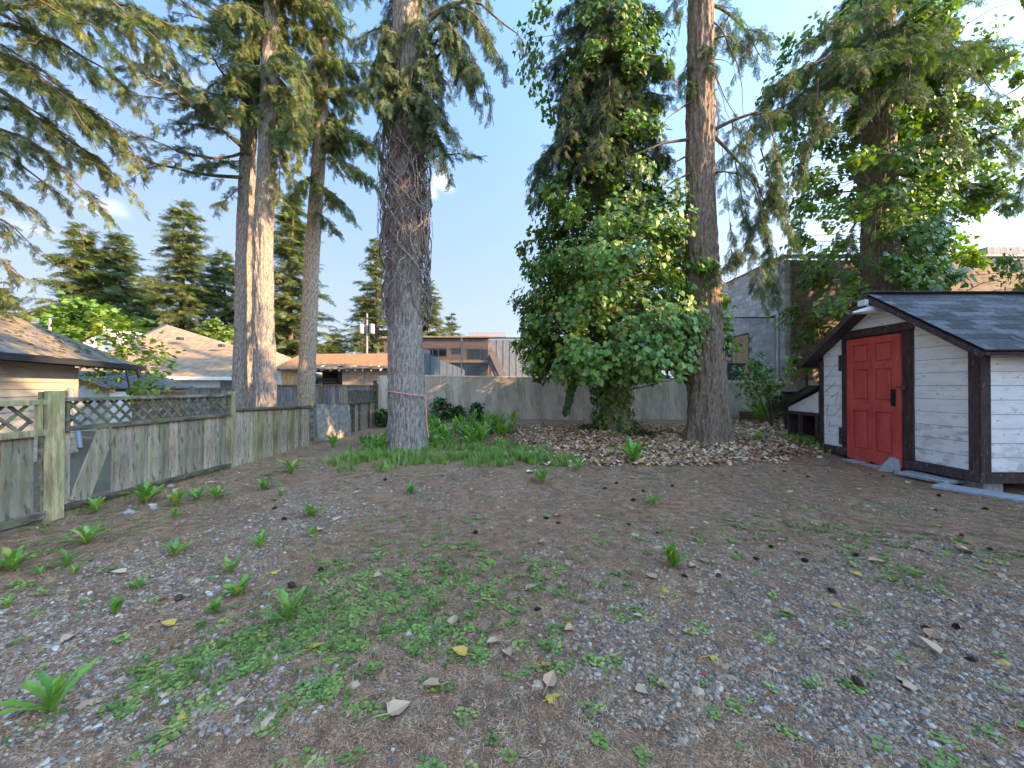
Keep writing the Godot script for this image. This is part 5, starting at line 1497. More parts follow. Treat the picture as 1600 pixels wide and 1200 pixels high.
func far_houses() -> void:
	rng.seed = 550
	# hipped roof house
	var o := thing("hip_roof_house", "white walled house with broad tan hipped roof", "house", Vector3(-18, -0.4, -22))
	var fl := Vector3(-21.6, 1.76, -18.0); var fr := Vector3(-12.2, 1.76, -19.4); var br := Vector3(-12.2, 1.76, -28); var bl := Vector3(-24.5, 1.76, -28)
	var r1 := at(260, 507, 23.5); var r2 := at(300, 524, 23.3); var r3 := at(345, 537, 23.2); var r4 := at(420, 545, 23.2)
	var g := Geo.new()
	for t in [[fl, r1, r2], [fl, r2, r3], [fl, r3, fr], [fr, r3, r4]]: g.tri(t[0], t[1], t[2], Vector3(0, 1, 1))
	g.tri(fl, bl, r1, Vector3(-1, 1, 0))
	for t in [[bl, br, r1], [br, r2, r1], [br, r3, r2], [br, r4, r3]]: g.tri(t[0], t[1], t[2], Vector3(0, 1, -1))
	g.tri(fr, br, r4, Vector3(1, 0.3, 0))
	g.quad(fl, fr, br, bl, Vector3.DOWN)
	var roof := part(o, "roof", g.mesh(), M.tanroof)
	bar(roof, "ridge_cap", M.gutter, r1 + Vector3(0, 0.03, 0), r1.lerp(fl, 0.35) + Vector3(0, 0.03, 0), 0.14, 0.06, Vector3.RIGHT)
	for v in [[281, 529], [346, 540]]: block(roof, "vent", M.gutter, Vector3(0.25, 0.15, 0.25), at(v[0], v[1], 22.0))
	bar(o, "gutter", M.housewhite, fl + Vector3(0, -0.06, 0.05), fr + Vector3(0, -0.06, 0.05), 0.16, 0.1, Vector3.UP)
	var q1 := fl.lerp(fr, 0.02) + Vector3(0.3, 0, -0.6); var q2 := fr + Vector3(-0.4, 0, -0.6)
	bar(o, "wall", M.housewhite, Vector3(q1.x, 0.7, q1.z), Vector3(q2.x, 0.7, q2.z), 2.0, 0.2, Vector3.UP)
	block(o, "wall", M.housewhite, Vector3(10.5, 2.0, 7.0), Vector3(-18.0, 0.7, -24.0))
	block(o, "window", M.windowglass, Vector3(0.9, 0.8, 0.08), at(362, 598, 19.6) + Vector3(0, -0.1, 0.2), Basis(Vector3.UP, -0.15))
	# white gable beyond
	o = thing("gable_house", "distant white gabled house with pale roof, left of the hipped roof", "house", at(130, 604, 36) * Vector3(1, 0, 1) + Vector3(0, -0.4, 0))
	g = Geo.new()
	var p := func(x, y, d): return at(x, y, d)
	var w0: Vector3 = p.call(112, 545, 36); var w1: Vector3 = p.call(190, 540, 36); var wp: Vector3 = p.call(166, 513, 36)
	g.prism(PackedVector2Array([Vector2(w0.x, -0.4), Vector2(w1.x, -0.4), Vector2(w1.x, w1.y), Vector2(wp.x, wp.y), Vector2(w0.x, w0.y)]), Vector3(0, 0, -36), Vector3.RIGHT, Vector3.UP, Vector3(0, 0, -6))
	part(o, "wall", g.mesh(), M.housewhite)
	g = Geo.new()
	var back := Vector3(-4.2, 0, -6.5)
	g.quad(w0 + Vector3(-0.5, -0.15, 0.3), wp + Vector3(0, 0.12, 0.3), wp + Vector3(0, 0.12, 0.3) + back, w0 + Vector3(-0.5, -0.15, 0.3) + back, Vector3(-1, 1, 0))
	g.quad(w0 + Vector3(-0.5, -0.3, 0.3), wp + Vector3(0, 0.0, 0.3), wp + Vector3(0, 0.0, 0.3) + back, w0 + Vector3(-0.5, -0.3, 0.3) + back, Vector3(1, -1, 0))
	g.quad(w0 + Vector3(-0.5, -0.15, 0.3), wp + Vector3(0, 0.12, 0.3), wp + Vector3(0, 0.0, 0.3), w0 + Vector3(-0.5, -0.3, 0.3), Vector3(0, 0, 1))
	part(o, "roof", g.mesh(), M.tanfence[2])
	bar(o, "bargeboard", M.housewhite, wp + Vector3(0, 0.05, 0.35), w1 + Vector3(0.5, -0.4, 0.35), 0.25, 0.12, Vector3.UP)
	# garage with an orange fascia
	o = thing("garage", "white garage with orange fascia just past the tan siding", "garage", at(145, 604, 13.5) * Vector3(1, 0, 1) + Vector3(0, -0.4, 0))
	var ga := at(96, 585, 13.5); var gb := at(176, 612, 13.5)
	g = Geo.new()
	g.prism(PackedVector2Array([Vector2(ga.x, -0.4), Vector2(gb.x - 0.1, -0.4), Vector2(gb.x - 0.1, gb.y), Vector2(ga.x, ga.y)]), Vector3(0, 0, -13.5), Vector3.RIGHT, Vector3.UP, Vector3(0, 0, -3.5))
	part(o, "wall", g.mesh(), M.housewhite)
	bar(o, "fascia", M.orangetrim, ga + Vector3(0, 0.03, 0.1), gb + Vector3(0.1, 0.0, 0.1), 0.13, 0.2, Vector3.UP)
	bar(o, "roof", M.gutter, ga + Vector3(0, 0.13, -1.6), gb + Vector3(0.1, 0.1, -1.6), 0.05, 3.8, Vector3.UP)

func pole(label: String, px: float, top: float, d: float, boxes: bool) -> void:
	var b := at(px, 604, d); b.y = -0.4
	var o := thing("utility_pole", label, "pole", b)
	var g := Geo.new()
	g.tube(PackedVector3Array([b, Vector3(b.x, at(px, top, d).y, b.z)]), PackedFloat32Array([0.16, 0.11]), 8)
	part(o, "shaft", g.mesh(), M.greyfence[2])
	if boxes:
		for s in [-1.0, 1.0]:
			var c := at(px, 514, d) + Vector3(s * 0.55, 0, 0.05)
			g = Geo.new()
			g.tube(PackedVector3Array([c + Vector3.UP * -0.5, c + Vector3.UP * -0.48, c + Vector3.UP * 0.45, c + Vector3.UP * 0.5, c + Vector3.UP * 0.56]), PackedFloat32Array([0.02, 0.27, 0.27, 0.22, 0.02]), 10)
			part(o, "transformer", g.mesh(), M.slab)
		var y := at(px, 497, d).y
		bar(o, "crossarm", M.oldwood[1], Vector3(b.x - 1.0, y, b.z + 0.15), Vector3(b.x + 1.0, y, b.z + 0.15), 0.1, 0.1, Vector3.UP)

# ---------------------------------------------------------------- block building behind the right end of the wall
func block_building() -> void:
	rng.seed = 560
	var x := 9.2
	var top := 5.68
	var o := thing("block_building", "tall concrete block building behind the wall and shed", "building", Vector3(13, 0, -17))
	# core, set behind the block faces
	block(o, "core", M.mortar, Vector3(16, top - 0.1, 9.0), Vector3(x + 8.07, (top - 0.3) / 2, -17.57))
	var unit := bevel_box(Vector3(0.394, 0.194, 0.06), 0.006)
	var side := Basis(Vector3.UP, PI / 2)
	var rest := Geo.new(); var rest_tan := Geo.new()
	var made := 0
	for r in 29:
		var y := 0.0 + r * 0.2
		if y > top - 0.15: continue
		for k in 22:
			var z := -13.3 - k * 0.4 - (0.2 if r % 2 == 0 else 0.0)
			if y < 1.2: continue
			var at_door := z < -14.72 and z > -16.3 and y < 3.35
			if at_door: continue
			var w := Transform3D(side, Vector3(x + 0.03, y + 0.1, z))
			if made < 280 and z > -18.6:
				part(o, "block", unit, pick(M.block), w); made += 1
			else: rest.box(Vector3(0.394, 0.194, 0.06), w)
	for r in 29:
		var y := r * 0.2
		if y > top - 0.15: continue
		for k in 38:
			var xx := x + 0.38 + k * 0.4 + (0.2 if r % 2 == 0 else 0.0)
			var w := Transform3D(Basis.IDENTITY, Vector3(xx, y + 0.1, -13.04))
			if xx < x + 2.2 and y > 1.3:
				part(o, "tan_block", unit, pick(M.block_tan), w)
			else: rest_tan.box(Vector3(0.394, 0.194, 0.06), w)
	part(o, "blockwork", rest.mesh(), M.block[1]).set_meta("kind", "stuff")
	part(o, "tan_blockwork", rest_tan.mesh(), M.block_tan[1]).set_meta("kind", "stuff")
	for r in 28: block(o, "corner_block", pick(M.block), Vector3(0.2, 0.194, 0.3), Vector3(x + 0.1, 0.1 + r * 0.2, -13.1), Basis.IDENTITY, 0.008)
	block(o, "coping", M.gutter, Vector3(0.25, 0.07, 9.2), Vector3(x + 0.08, top + 0.04, -17.5))
	block(o, "coping", M.gutter, Vector3(15.7, 0.07, 0.25), Vector3(x + 8.1, top + 0.04, -13.02))
	block(o, "footing", M.concrete, Vector3(15.6, 1.5, 0.14), Vector3(x + 7.9, 0.75, -12.96))
	block(o, "pipe_bracket", M.rust, Vector3(0.06, 1.5, 0.06), Vector3(at(1262, 0, 12.8).x, 0.95, -12.84))
	# boarded door on the side face
	var dz0 := -9.35 * 600 / 350.0; var dz1 := -9.3 * 600 / 373.0
	var door := block(o, "boarded_door", M.plywood, Vector3(0.04, 2.15, dz1 - dz0), Vector3(x + 0.02, 2.25, (dz0 + dz1) / 2))
	block(door, "frame", M.darkrail, Vector3(0.05, 0.06, dz1 - dz0 + 0.1), Vector3(x + 0.01, 3.36, (dz0 + dz1) / 2))
	block(door, "frame", M.darkrail, Vector3(0.05, 2.2, 0.06), Vector3(x + 0.01, 2.25, dz0 - 0.03))
	# rain pipe at the corner
	var g := Geo.new()
	g.tube(PackedVector3Array([Vector3(x - 0.1, 1.4, -13.1), Vector3(x - 0.1, top - 0.2, -13.1)]), PackedFloat32Array([0.04, 0.04]), 8)
	part(o, "rain_pipe", g.mesh(), M.metal)
	# pale coping of the far hall at the right
	var h := thing("flat_roof", "pale grey flat roof edge at the far right above the tan blocks", "roof", Vector3(20, 5.7, -16))
	block(h, "edge", M.greyfence[0], Vector3(5, 0.5, 3), Vector3(19.5, 6.05, -15.2))
	var bin := thing("wheelie_bin", "black bin standing on the wall's far side by the boarded door", "bin", Vector3(7.6, 1.4, -13.4))
	var tg := Geo.new()
	var cc := Vector3(7.72, 1.15, -13.5)
	for e in [[0.0, 0.2], [0.04, 0.22], [0.95, 0.3]]: pass
	var lo := 0.2; var hi := 0.29
	var q := []
	for yy in [[1.15, lo], [2.05, hi]]:
		for c2 in [[-1, -1], [1, -1], [1, 1], [-1, 1]]: q.append(Vector3(cc.x + c2[0] * yy[1], yy[0], cc.z + c2[1] * yy[1]))
	for k in 4: tg.quad(q[k], q[(k + 1) % 4], q[4 + (k + 1) % 4], q[4 + k], (q[k] + q[(k + 1) % 4]) / 2 - cc)
	tg.quad(q[0], q[1], q[2], q[3], Vector3.DOWN)
	part(bin, "body", tg.mesh(), M.plasticblack)
	block(bin, "lid", M.plasticblack, Vector3(0.64, 0.07, 0.64), cc + Vector3(0, 0.94, 0), Basis(Vector3.RIGHT, 0.08), 0.02)

# ---------------------------------------------------------------- shed
func shed() -> void:
	rng.seed = 570
	var x := 5.9
	var zr := -6.075
	var z0 := -4.84
	var z1 := -7.31
	var o := thing("garden_shed", "white clapboard shed with brown trim and grey shingled gable roof", "shed", Vector3(7.5, 0, -6.1))
	var under := func(z: float) -> float: return 2.69 - 0.68 * absf(z - zr)
	# inner box
	var g := Geo.new()
	g.prism(PackedVector2Array([Vector2(z0 - 0.01, 0.14), Vector2(z1 + 0.01, 0.14), Vector2(z1 + 0.01, under.call(z1)), Vector2(zr, under.call(zr)), Vector2(z0 - 0.01, under.call(z0))]), Vector3(x + 0.03, 0, 0), Vector3(0, 0, 1), Vector3.UP, Vector3(3.2, 0, 0))
	part(o, "inner_wall", g.mesh(), M.oldwood[0])
	# clapboards of the gable end
	var gable := PackedVector2Array([Vector2(z0 - 0.01, 0.2), Vector2(z1 + 0.01, 0.2), Vector2(z1 + 0.01, under.call(z1) - 0.01), Vector2(zr, under.call(zr) - 0.01), Vector2(z0 - 0.01, under.call(z0) - 0.01)])
	for k in 14:
		var y := 0.225 + k * 0.1815
		var spans := [[z1 + 0.06, -6.85], [-5.61, z0 - 0.1]]
		if y > 2.1: spans = [[z1 + 0.06, z0 - 0.1]]
		for sp in spans:
			var rect := PackedVector2Array([Vector2(sp[0], y), Vector2(sp[1], y), Vector2(sp[1], y + 0.176), Vector2(sp[0], y + 0.176)])
			for poly in Geometry2D.intersect_polygons(rect, gable):
				if poly.size() < 3: continue
				var bg := Geo.new()
				var off := rng.randf_range(-0.002, 0.002)
				bg.prism(poly, Vector3(x - 0.018 + off, 0, 0), Vector3(0, 0, 1), Vector3.UP, Vector3(0.04, 0, 0))
				part(o, "clapboard", bg.mesh(), M.white_peeling if k < 3 and sp[0] > -6.0 else pick(M.white))
	# clapboards of the long side
	for k in 9:
		var y := 0.225 + k * 0.1815
		block(o, "clapboard", M.white_peeling if k in [0, 1] else pick(M.white), Vector3(3.05, 0.176, 0.022), Vector3(x + 0.09 + 1.525, y + 0.088, z0 + 0.012), Basis(Vector3.RIGHT, rng.randf_range(0.0, 0.02)), 0.004)
	# corner posts, sills, door casing
	bar(o, "corner_post", M.trim[0], Vector3(x - 0.012, 0.2, z0 - 0.045), Vector3(x - 0.012, 1.8, z0 - 0.045), 0.05, 0.11, Vector3.RIGHT)
	bar(o, "corner_post", M.trim[1], Vector3(x + 0.026, 0.2, z0 + 0.026), Vector3(x + 0.026, 1.72, z0 + 0.026), 0.125, 0.03, Vector3.RIGHT)
	bar(o, "corner_post", M.trim[1], Vector3(x - 0.012, 0.2, z1 + 0.02), Vector3(x - 0.012, 1.78, z1 + 0.02), 0.05, 0.1, Vector3.RIGHT)
	bar(o, "sill", M.trim[0], Vector3(x - 0.02, 0.155, -5.75), Vector3(x - 0.02, 0.155, z0 + 0.045), 0.12, 0.06, Vector3.UP)
	bar(o, "sill", M.trim[0], Vector3(x - 0.02, 0.155, -6.7), Vector3(x - 0.02, 0.155, z1), 0.12, 0.06, Vector3.UP)
	bar(o, "sill", M.trim[1], Vector3(x + 0.014, 0.15, z0 + 0.018), Vector3(x + 3.2, 0.15, z0 + 0.018), 0.12, 0.06, Vector3.UP)
	bar(o, "door_casing", M.trim[1], Vector3(x - 0.024, 0.22, -5.69), Vector3(x - 0.024, 2.13, -5.69), 0.16, 0.03, Vector3(0, 0, 1))
	bar(o, "door_casing", M.trim[1], Vector3(x - 0.024, 0.12, -6.765), Vector3(x - 0.024, 2.13, -6.765), 0.13, 0.03, Vector3(0, 0, 1))
	bar(o, "door_casing", M.trim[0], Vector3(x - 0.024, 2.2, -5.6), Vector3(x - 0.024, 2.2, -6.83), 0.13, 0.034, Vector3.UP)
	for q in [[0.42, 0.3], [1.72, 0.28]]: block(o, "hinge_block", M.trim[0], Vector3(0.04, q[1], 0.07), Vector3(x - 0.03, q[0], -6.85))
	# six-panel door
	var dz := -6.235
	var door := block(o, "door", M.red, Vector3(0.026, 2.03, 0.915), Vector3(x - 0.03, 1.09, dz), Basis.IDENTITY, 0.003)
	door.set_meta("label", "red six-panel door")
	for s in [[-0.4, 0.115], [0.0, 0.115], [0.4, 0.115]]: block(door, "stile", M.red, Vector3(0.024, 2.03, s[1]), Vector3(x - 0.055, 1.09, dz + s[0]), Basis.IDENTITY, 0.004)
	for r in [[0.15, 0.21], [0.99, 0.18], [1.64, 0.11], [2.05, 0.11]]:
		for s in [-0.2, 0.2]: block(door, "rail", M.red, Vector3(0.023, r[1], 0.286), Vector3(x - 0.0548, r[0], dz + s), Basis.IDENTITY, 0.004)
	for r in [[0.578, 0.6], [1.33, 0.46], [1.845, 0.25]]:
		for s in [-0.2, 0.2]: block(door, "panel", M.red, Vector3(0.022, r[1], 0.2), Vector3(x - 0.05, r[0], dz + s), Basis.IDENTITY, 0.011)
	var hp := block(door, "handle_plate", M.black, Vector3(0.012, 0.26, 0.075), Vector3(x - 0.072, 1.13, -5.87), Basis.IDENTITY, 0.004)
	var hg := Geo.new()
	hg.tube(PackedVector3Array([Vector3(x - 0.075, 1.22, -5.87), Vector3(x - 0.11, 1.2, -5.87), Vector3(x - 0.11, 1.06, -5.87), Vector3(x - 0.075, 1.04, -5.87)]), PackedFloat32Array([0.009, 0.009, 0.009, 0.009]), 6)
	part(hp, "pull", hg.mesh(), M.black)
	block(door, "hasp", M.rust, Vector3(0.012, 0.03, 0.14), Vector3(x - 0.072, 1.29, -5.76))
	block(door, "padlock", M.rust, Vector3(0.025, 0.05, 0.04), Vector3(x - 0.085, 1.28, -5.7), Basis.IDENTITY, 0.008)
	# roof deck, barge boards, rafters
	var xr := 5.63
	var xe := 9.35
	var slope := Vector3(0, -1.037, 1.525).normalized()
	for s in [1.0, -1.0]:
		var d := Vector3(0, slope.y, slope.z * s)
		var up := Vector3(0, slope.z, -slope.y * s)
		var mid := Vector3((xr + xe) / 2, 2.735, zr) + d * 0.92 - up * 0.02
		part(o, "roof_deck", bevel_box(Vector3(xe - xr, 1.84, 0.035), 0.003), M.trim[0], Transform3D(Basis(Vector3.RIGHT * s, d, Vector3.RIGHT.cross(d) * s), mid))
		bar(o, "barge_board", M.trim[0], Vector3(xr - 0.012, 2.725, zr) + d * 0.02 - up * 0.035, Vector3(xr - 0.012, 2.725, zr) + d * 1.83 - up * 0.035, 0.06 if s > 0 else 0.09, 0.022, up)
	for k in 3:
		var fx := x + 0.35 + k * 0.8
		bar(o, "rafter_tail", M.trim[1], Vector3(fx, 1.9, z0), Vector3(fx, 1.68, z0 + 0.27), 0.05, 0.09, Vector3.RIGHT)
	bar(o, "fascia", M.trim[1], Vector3(x + 0.34, 1.69, -4.575), Vector3(xe, 1.69, -4.575), 0.09, 0.022, Vector3.UP)
	# shingle tabs on the slope towards the yard
	var roof := part(o, "roof_felt", bevel_box(Vector3(xe - xr + 0.02, 1.845, 0.006), 0.001), M.shingle[4], Transform3D(Basis(Vector3.RIGHT, slope, Vector3.RIGHT.cross(slope)), Vector3((xr + xe) / 2, 2.765, zr) + slope * 0.92))
	var up2 := slope.cross(Vector3.RIGHT)
	var tilt := Basis(Vector3.RIGHT, slope, -up2) * Basis(Vector3.RIGHT, -0.025)
	for r in 13:
		var sx := xr - 0.02 - (0.16 if r % 2 == 0 else 0.0) - rng.randf() * 0.05
		while sx < xe:
			var w := 0.315
			var lo := maxf(sx, xr - 0.025); var hi := minf(sx + w, xe)
			if hi - lo > 0.05:
				var m := Vector3((lo + hi) / 2, 2.766, zr) + slope * (0.1 + r * 0.1385) + up2 * (0.009 + rng.randf() * 0.002)
				part(roof, "shingle", bevel_box(Vector3(snappedf(hi - lo - 0.006, 0.005), 0.17, 0.006), 0.0015), pick(M.shingle), Transform3D(tilt, m))
			sx += w
	bar(roof, "ridge_cap", M.shingle[2], Vector3(xr - 0.02, 2.785, zr), Vector3(xe, 2.785, zr), 0.2, 0.012, Vector3(0, 0, 1))
	var back := part(o, "back_roof_felt", bevel_box(Vector3(xe - xr, 1.84, 0.012), 0.002), M.shingle[2], Transform3D(Basis(Vector3.RIGHT, Vector3(0, slope.y, -slope.z), Vector3.RIGHT.cross(Vector3(0, slope.y, -slope.z))), Vector3((xr + xe) / 2, 2.755, zr) + Vector3(0, slope.y, -slope.z) * 0.92))
	back.set_meta("label", "dark shingled far slope")
	# lamp arm and box under the peak
	var lamp := thing("shed_lamp", "white outdoor lamp housing under the shed's gable peak", "lamp", Vector3(5.62, 2.48, -6.05))
	var lg := Geo.new()
	var cs := []
	for q in [[5.885, 2.51, 0.05, 0.055], [5.75, 2.515, 0.09, 0.085], [5.6, 2.5, 0.085, 0.06], [5.34, 2.455, 0.05, 0.014]]: cs.append(q)
	var lp := PackedVector3Array()
	for q in cs:
		for j in 12:
			var a := TAU * j / 12.0
			lp.append(Vector3(q[0], q[1] + sin(a) * q[3], -6.05 + cos(a) * q[2]))
	lg.grid(lp, cs.size(), 12, true, false)
	part(lamp, "housing", lg.mesh(), M.lampwhite)
	block(lamp, "junction_box", M.lampwhite, Vector3(0.06, 0.09, 0.14), Vector3(5.575, 2.625, -6.09), Basis.IDENTITY, 0.006)
	bar(lamp, "bracket", M.lampwhite, Vector3(5.59, 2.6, -6.07), Vector3(5.72, 2.53, -6.05), 0.03, 0.03, Vector3.UP)
	# lean-to box at the far corner
	var n := thing("lean_to", "low black roofed lean-to at the shed's far corner", "lean-to", Vector3(6.3, 0, -7.9))
	bar(n, "roof", M.black, Vector3(6.35, 1.3, -7.34), Vector3(6.35, 0.79, -8.5), 1.4, 0.05, Vector3.RIGHT)
	g = Geo.new()
	g.prism(PackedVector2Array([Vector2(-7.4, 0.79), Vector2(-7.4, 1.2), Vector2(-8.2, 0.86), Vector2(-8.2, 0.79)]), Vector3(x, 0, 0), Vector3(0, 0, 1), Vector3.UP, Vector3(0.03, 0, 0))
	part(n, "side_panel", g.mesh(), M.white[1])
	bar(n, "lintel", M.trim[1], Vector3(x - 0.005, 0.755, -7.38), Vector3(x - 0.005, 0.755, -8.25), 0.07, 0.05, Vector3.UP)
	for z in [-7.42, -7.86]: bar(n, "post", M.trim[1], Vector3(x, 0.05, z), Vector3(x, 0.73, z), 0.06, 0.06, Vector3.RIGHT)
	block(n, "back_panel", M.oldwood[0], Vector3(0.03, 0.75, 0.9), Vector3(6.9, 0.4, -7.8))
	block(n, "end_panel", M.trim[0], Vector3(1.0, 0.75, 0.03), Vector3(6.4, 0.42, -8.22))
	block(n, "floor", M.oldwood[1], Vector3(1.0, 0.05, 0.8), Vector3(6.4, 0.12, -7.8))
	# slabs and blocks along the sill
	var sl := thing("concrete_wedge", "grey concrete wedge propped against the red door", "slab", Vector3(5.72, 0.03, -5.8))
	var wg := Geo.new()
	wg.prism(PackedVector2Array([Vector2(-0.14, 0), Vector2(0.12, 0), Vector2(0.06, 0.21), Vector2(-0.04, 0.23)]), Vector3(5.73, 0.0, -5.83), Vector3(0.75, 0, 0.66).normalized(), Vector3(0.25, 0.95, 0.0).normalized(), Vector3(0.05, 0, -0.06))
	part(sl, "slab", wg.mesh(), M.slab)
	for q in [["thin grey slab lying under the shed's sill by the door", 5.78, 0.03, -5.35, 0.32, 0.05, 0.6, 0.15], ["flat grey slab on the ground before the shed's corner", 5.62, 0.015, -4.62, 0.3, 0.05, 0.75, 0.45], ["small grey slab at the foot of the door's hinge side", 5.78, 0.02, -6.5, 0.2, 0.05, 0.3, -0.2], ["narrow slab half buried under the middle of the door", 5.79, 0.01, -6.05, 0.16, 0.05, 0.5, 0.05]]:
		var s := thing("concrete_slab", q[0], "slab", Vector3(q[1], q[2] - 0.03, q[3]), "slabs along the shed")
		block(s, "slab", M.slab, Vector3(q[4], q[5], q[6]), Vector3(q[1], q[2] + 0.01, q[3]), Basis(Vector3.UP, q[7]) * Basis(Vector3.FORWARD, rng.randf_range(-0.06, 0.06)), 0.012)
	for q in [[6.1, -5.0], [6.1, -7.1], [8.8, -5.0], [8.8, -7.1], [7.4, -5.0], [6.1, -6.0]]: block(o, "pier", M.slab, Vector3(0.25, 0.24, 0.25), Vector3(q[0], 0.05, q[1]))
	# bare vine on the clapboards left of the door
	var v := thing("bare_vine", "thin bare vine stems on the clapboards left of the door", "vine", Vector3(5.87, 0.3, -7.1))
	for k in 9:
		var vg := Geo.new()
		var p := Vector3(x - 0.024, rng.randf_range(0.4, 1.5), rng.randf_range(-7.25, -6.95))
		var pts := PackedVector3Array(); var rad := PackedFloat32Array()
		var dir := Vector3(0, rng.randf_range(0.5, 1.0), rng.randf_range(0.2, 0.8))
		for j in 7:
			pts.append(p); rad.append(0.0035 * (1.0 - 0.09 * j))
			p += dir * 0.05
			p.z = minf(p.z, -6.88)
			dir += Vector3(0, rng.randf_range(-0.3, 0.3), rng.randf_range(-0.3, 0.3))
		vg.tube(pts, rad, 4)
		part(v, "stem", vg.mesh(), M.oldwood[0])
	# black barrel behind the lean-to
	var b := thing("black_barrel", "black lidded barrel behind the lean-to", "barrel", Vector3(7.2, 0.2, -9.2))
	var bg2 := Geo.new()
	var c := Vector3(6.95, 0, -9.25)
	bg2.tube(PackedVector3Array([c + Vector3.UP * 0.18, c + Vector3.UP * 0.2, c + Vector3.UP * 0.7, c + Vector3.UP * 1.12, c + Vector3.UP * 1.15]), PackedFloat32Array([0.02, 0.3, 0.37, 0.36, 0.3]), 20)
	part(b, "body", bg2.mesh(), M.plasticblack)
	bg2 = Geo.new()
	bg2.tube(PackedVector3Array([c + Vector3.UP * 1.14, c + Vector3.UP * 1.15, c + Vector3.UP * 1.19, c + Vector3.UP * 1.22, c + Vector3.UP * 1.225]), PackedFloat32Array([0.3, 0.39, 0.39, 0.3, 0.01]), 20)
	part(b, "lid", bg2.mesh(), M.plasticblack)
	# terracotta trough by the wall
	var tr := thing("planter", "rusty brown trough against the wall right of the bare trunk", "planter", at(1178, 645, 12.0))
	var tg := Geo.new()
	var t0 := at(1162, 646, 12.2); t0.y = ground_height(t0.x, t0.z) - 0.02
	tg.prism(PackedVector2Array([Vector2(0.06, 0), Vector2(0.68, 0), Vector2(0.74, 0.3), Vector2(0, 0.34)]), t0, Vector3.RIGHT, Vector3.UP, Vector3(0, 0, -0.28))
	part(tr, "trough", tg.mesh(), M.terracotta)

# ---------------------------------------------------------------- unseen house and firs added to shade the yard
func added_shade_house() -> void:
	rng.seed = 580
	var o := thing("added_shade_house", "two storey house added out of view to shade the yard", "house", Vector3(17.5, 0, -1.5))
	var x0 := 13.2; var x1 := 21.8; var z0 := -8.8; var z1 := 7.0
	block(o, "wall", M.siding[0], Vector3(x1 - x0, 7.1, z1 - z0 - 7.6), Vector3((x0 + x1) / 2, 3.45, (z0 + 7.6 + z1) / 2))
	block(o, "wing_wall", M.siding[1], Vector3(x1 - x0 - 1.0, 5.3, 7.6), Vector3((x0 + x1) / 2, 2.55, z0 + 3.8))
	var g := Geo.new()
	g.prism(PackedVector2Array([Vector2(x0 - 0.5, 6.9), Vector2(x1 + 0.5, 6.9), Vector2((x0 + x1) / 2, 11.4)]), Vector3(0, 0, z0 + 7.4), Vector3.RIGHT, Vector3.UP, Vector3(0, 0, z1 - z0 - 7.0))
	part(o, "roof", g.mesh(), M.tanroof)
	g = Geo.new()
	g.prism(PackedVector2Array([Vector2(x0, 5.1), Vector2(x1, 5.1), Vector2((x0 + x1) / 2, 8.4)]), Vector3(0, 0, z0 - 0.4), Vector3.RIGHT, Vector3.UP, Vector3(0, 0, 7.78))
	part(o, "wing_roof", g.mesh(), M.tanroof)
	for z in [1.0, 4.5]:
		for y in [1.6, 4.1]:
			var w := block(o, "window", M.windowglass, Vector3(0.06, 1.1, 1.4), Vector3(x0 - 0.02, y, z))
			block(w, "frame", M.housewhite, Vector3(0.1, 0.1, 1.6), Vector3(x0 - 0.03, y + 0.6, z))
			block(w, "sill", M.housewhite, Vector3(0.14, 0.08, 1.6), Vector3(x0 - 0.05, y - 0.6, z))
	rng.seed = 581  # two unseen firs added for the shadow they cast
	for q in [[11.4, -3.0, 12.0, "fir added out of view for shade beside the two storey house"], [12.0, 0.4, 16.0, "taller fir added out of view for shade, nearer the camera"]]:
		var p := [Vector3(q[0], 0, q[1]), Vector3(q[0], q[2] * 0.5, q[1]), Vector3(q[0] + 0.1, q[2], q[1])]
		var t := fir("fir_tree", q[3], p, [0.3, 0.22, 0.04], M.bark, "", 0.012, 0.2, 29)
		var buf := PackedFloat32Array()
		crown_boughs(t, buf, p, 4.6 if q[2] < 13 else 8.0, q[2] - 0.3, 36, 2.1, 0.7, {"cols": FIR_DARK, "sp": 0.26, "twig": 0.9, "droop": 0.5, "size": 0.44, "rise": -0.15})
		finish_crown(t, buf, null, 0)

# ---------------------------------------------------------------- ground
var gravel_spots := []
var green_spots := []
var brown_spots := []
var dark_spots := []

func spots(list: Array) -> Array:
	# [column, row, half width in metres across, half depth in metres, weight] of a patch seen in the photograph
	var out := []
	for q in list:
		var p := on_ground(q[0], q[1])
		out.append([p.x, p.z, q[2], q[3], q[4]])
	return out

func cover(list: Array, x: float, z: float) -> float:
	var a := 0.0
	for q in list:
		var dx: float = (x - q[0]) / q[2]
		var dz: float = (z - q[1]) / q[3]
		var r := dx * dx + dz * dz
		if r < 4.0: a += q[4] * exp(-r * 1.2)
	return a

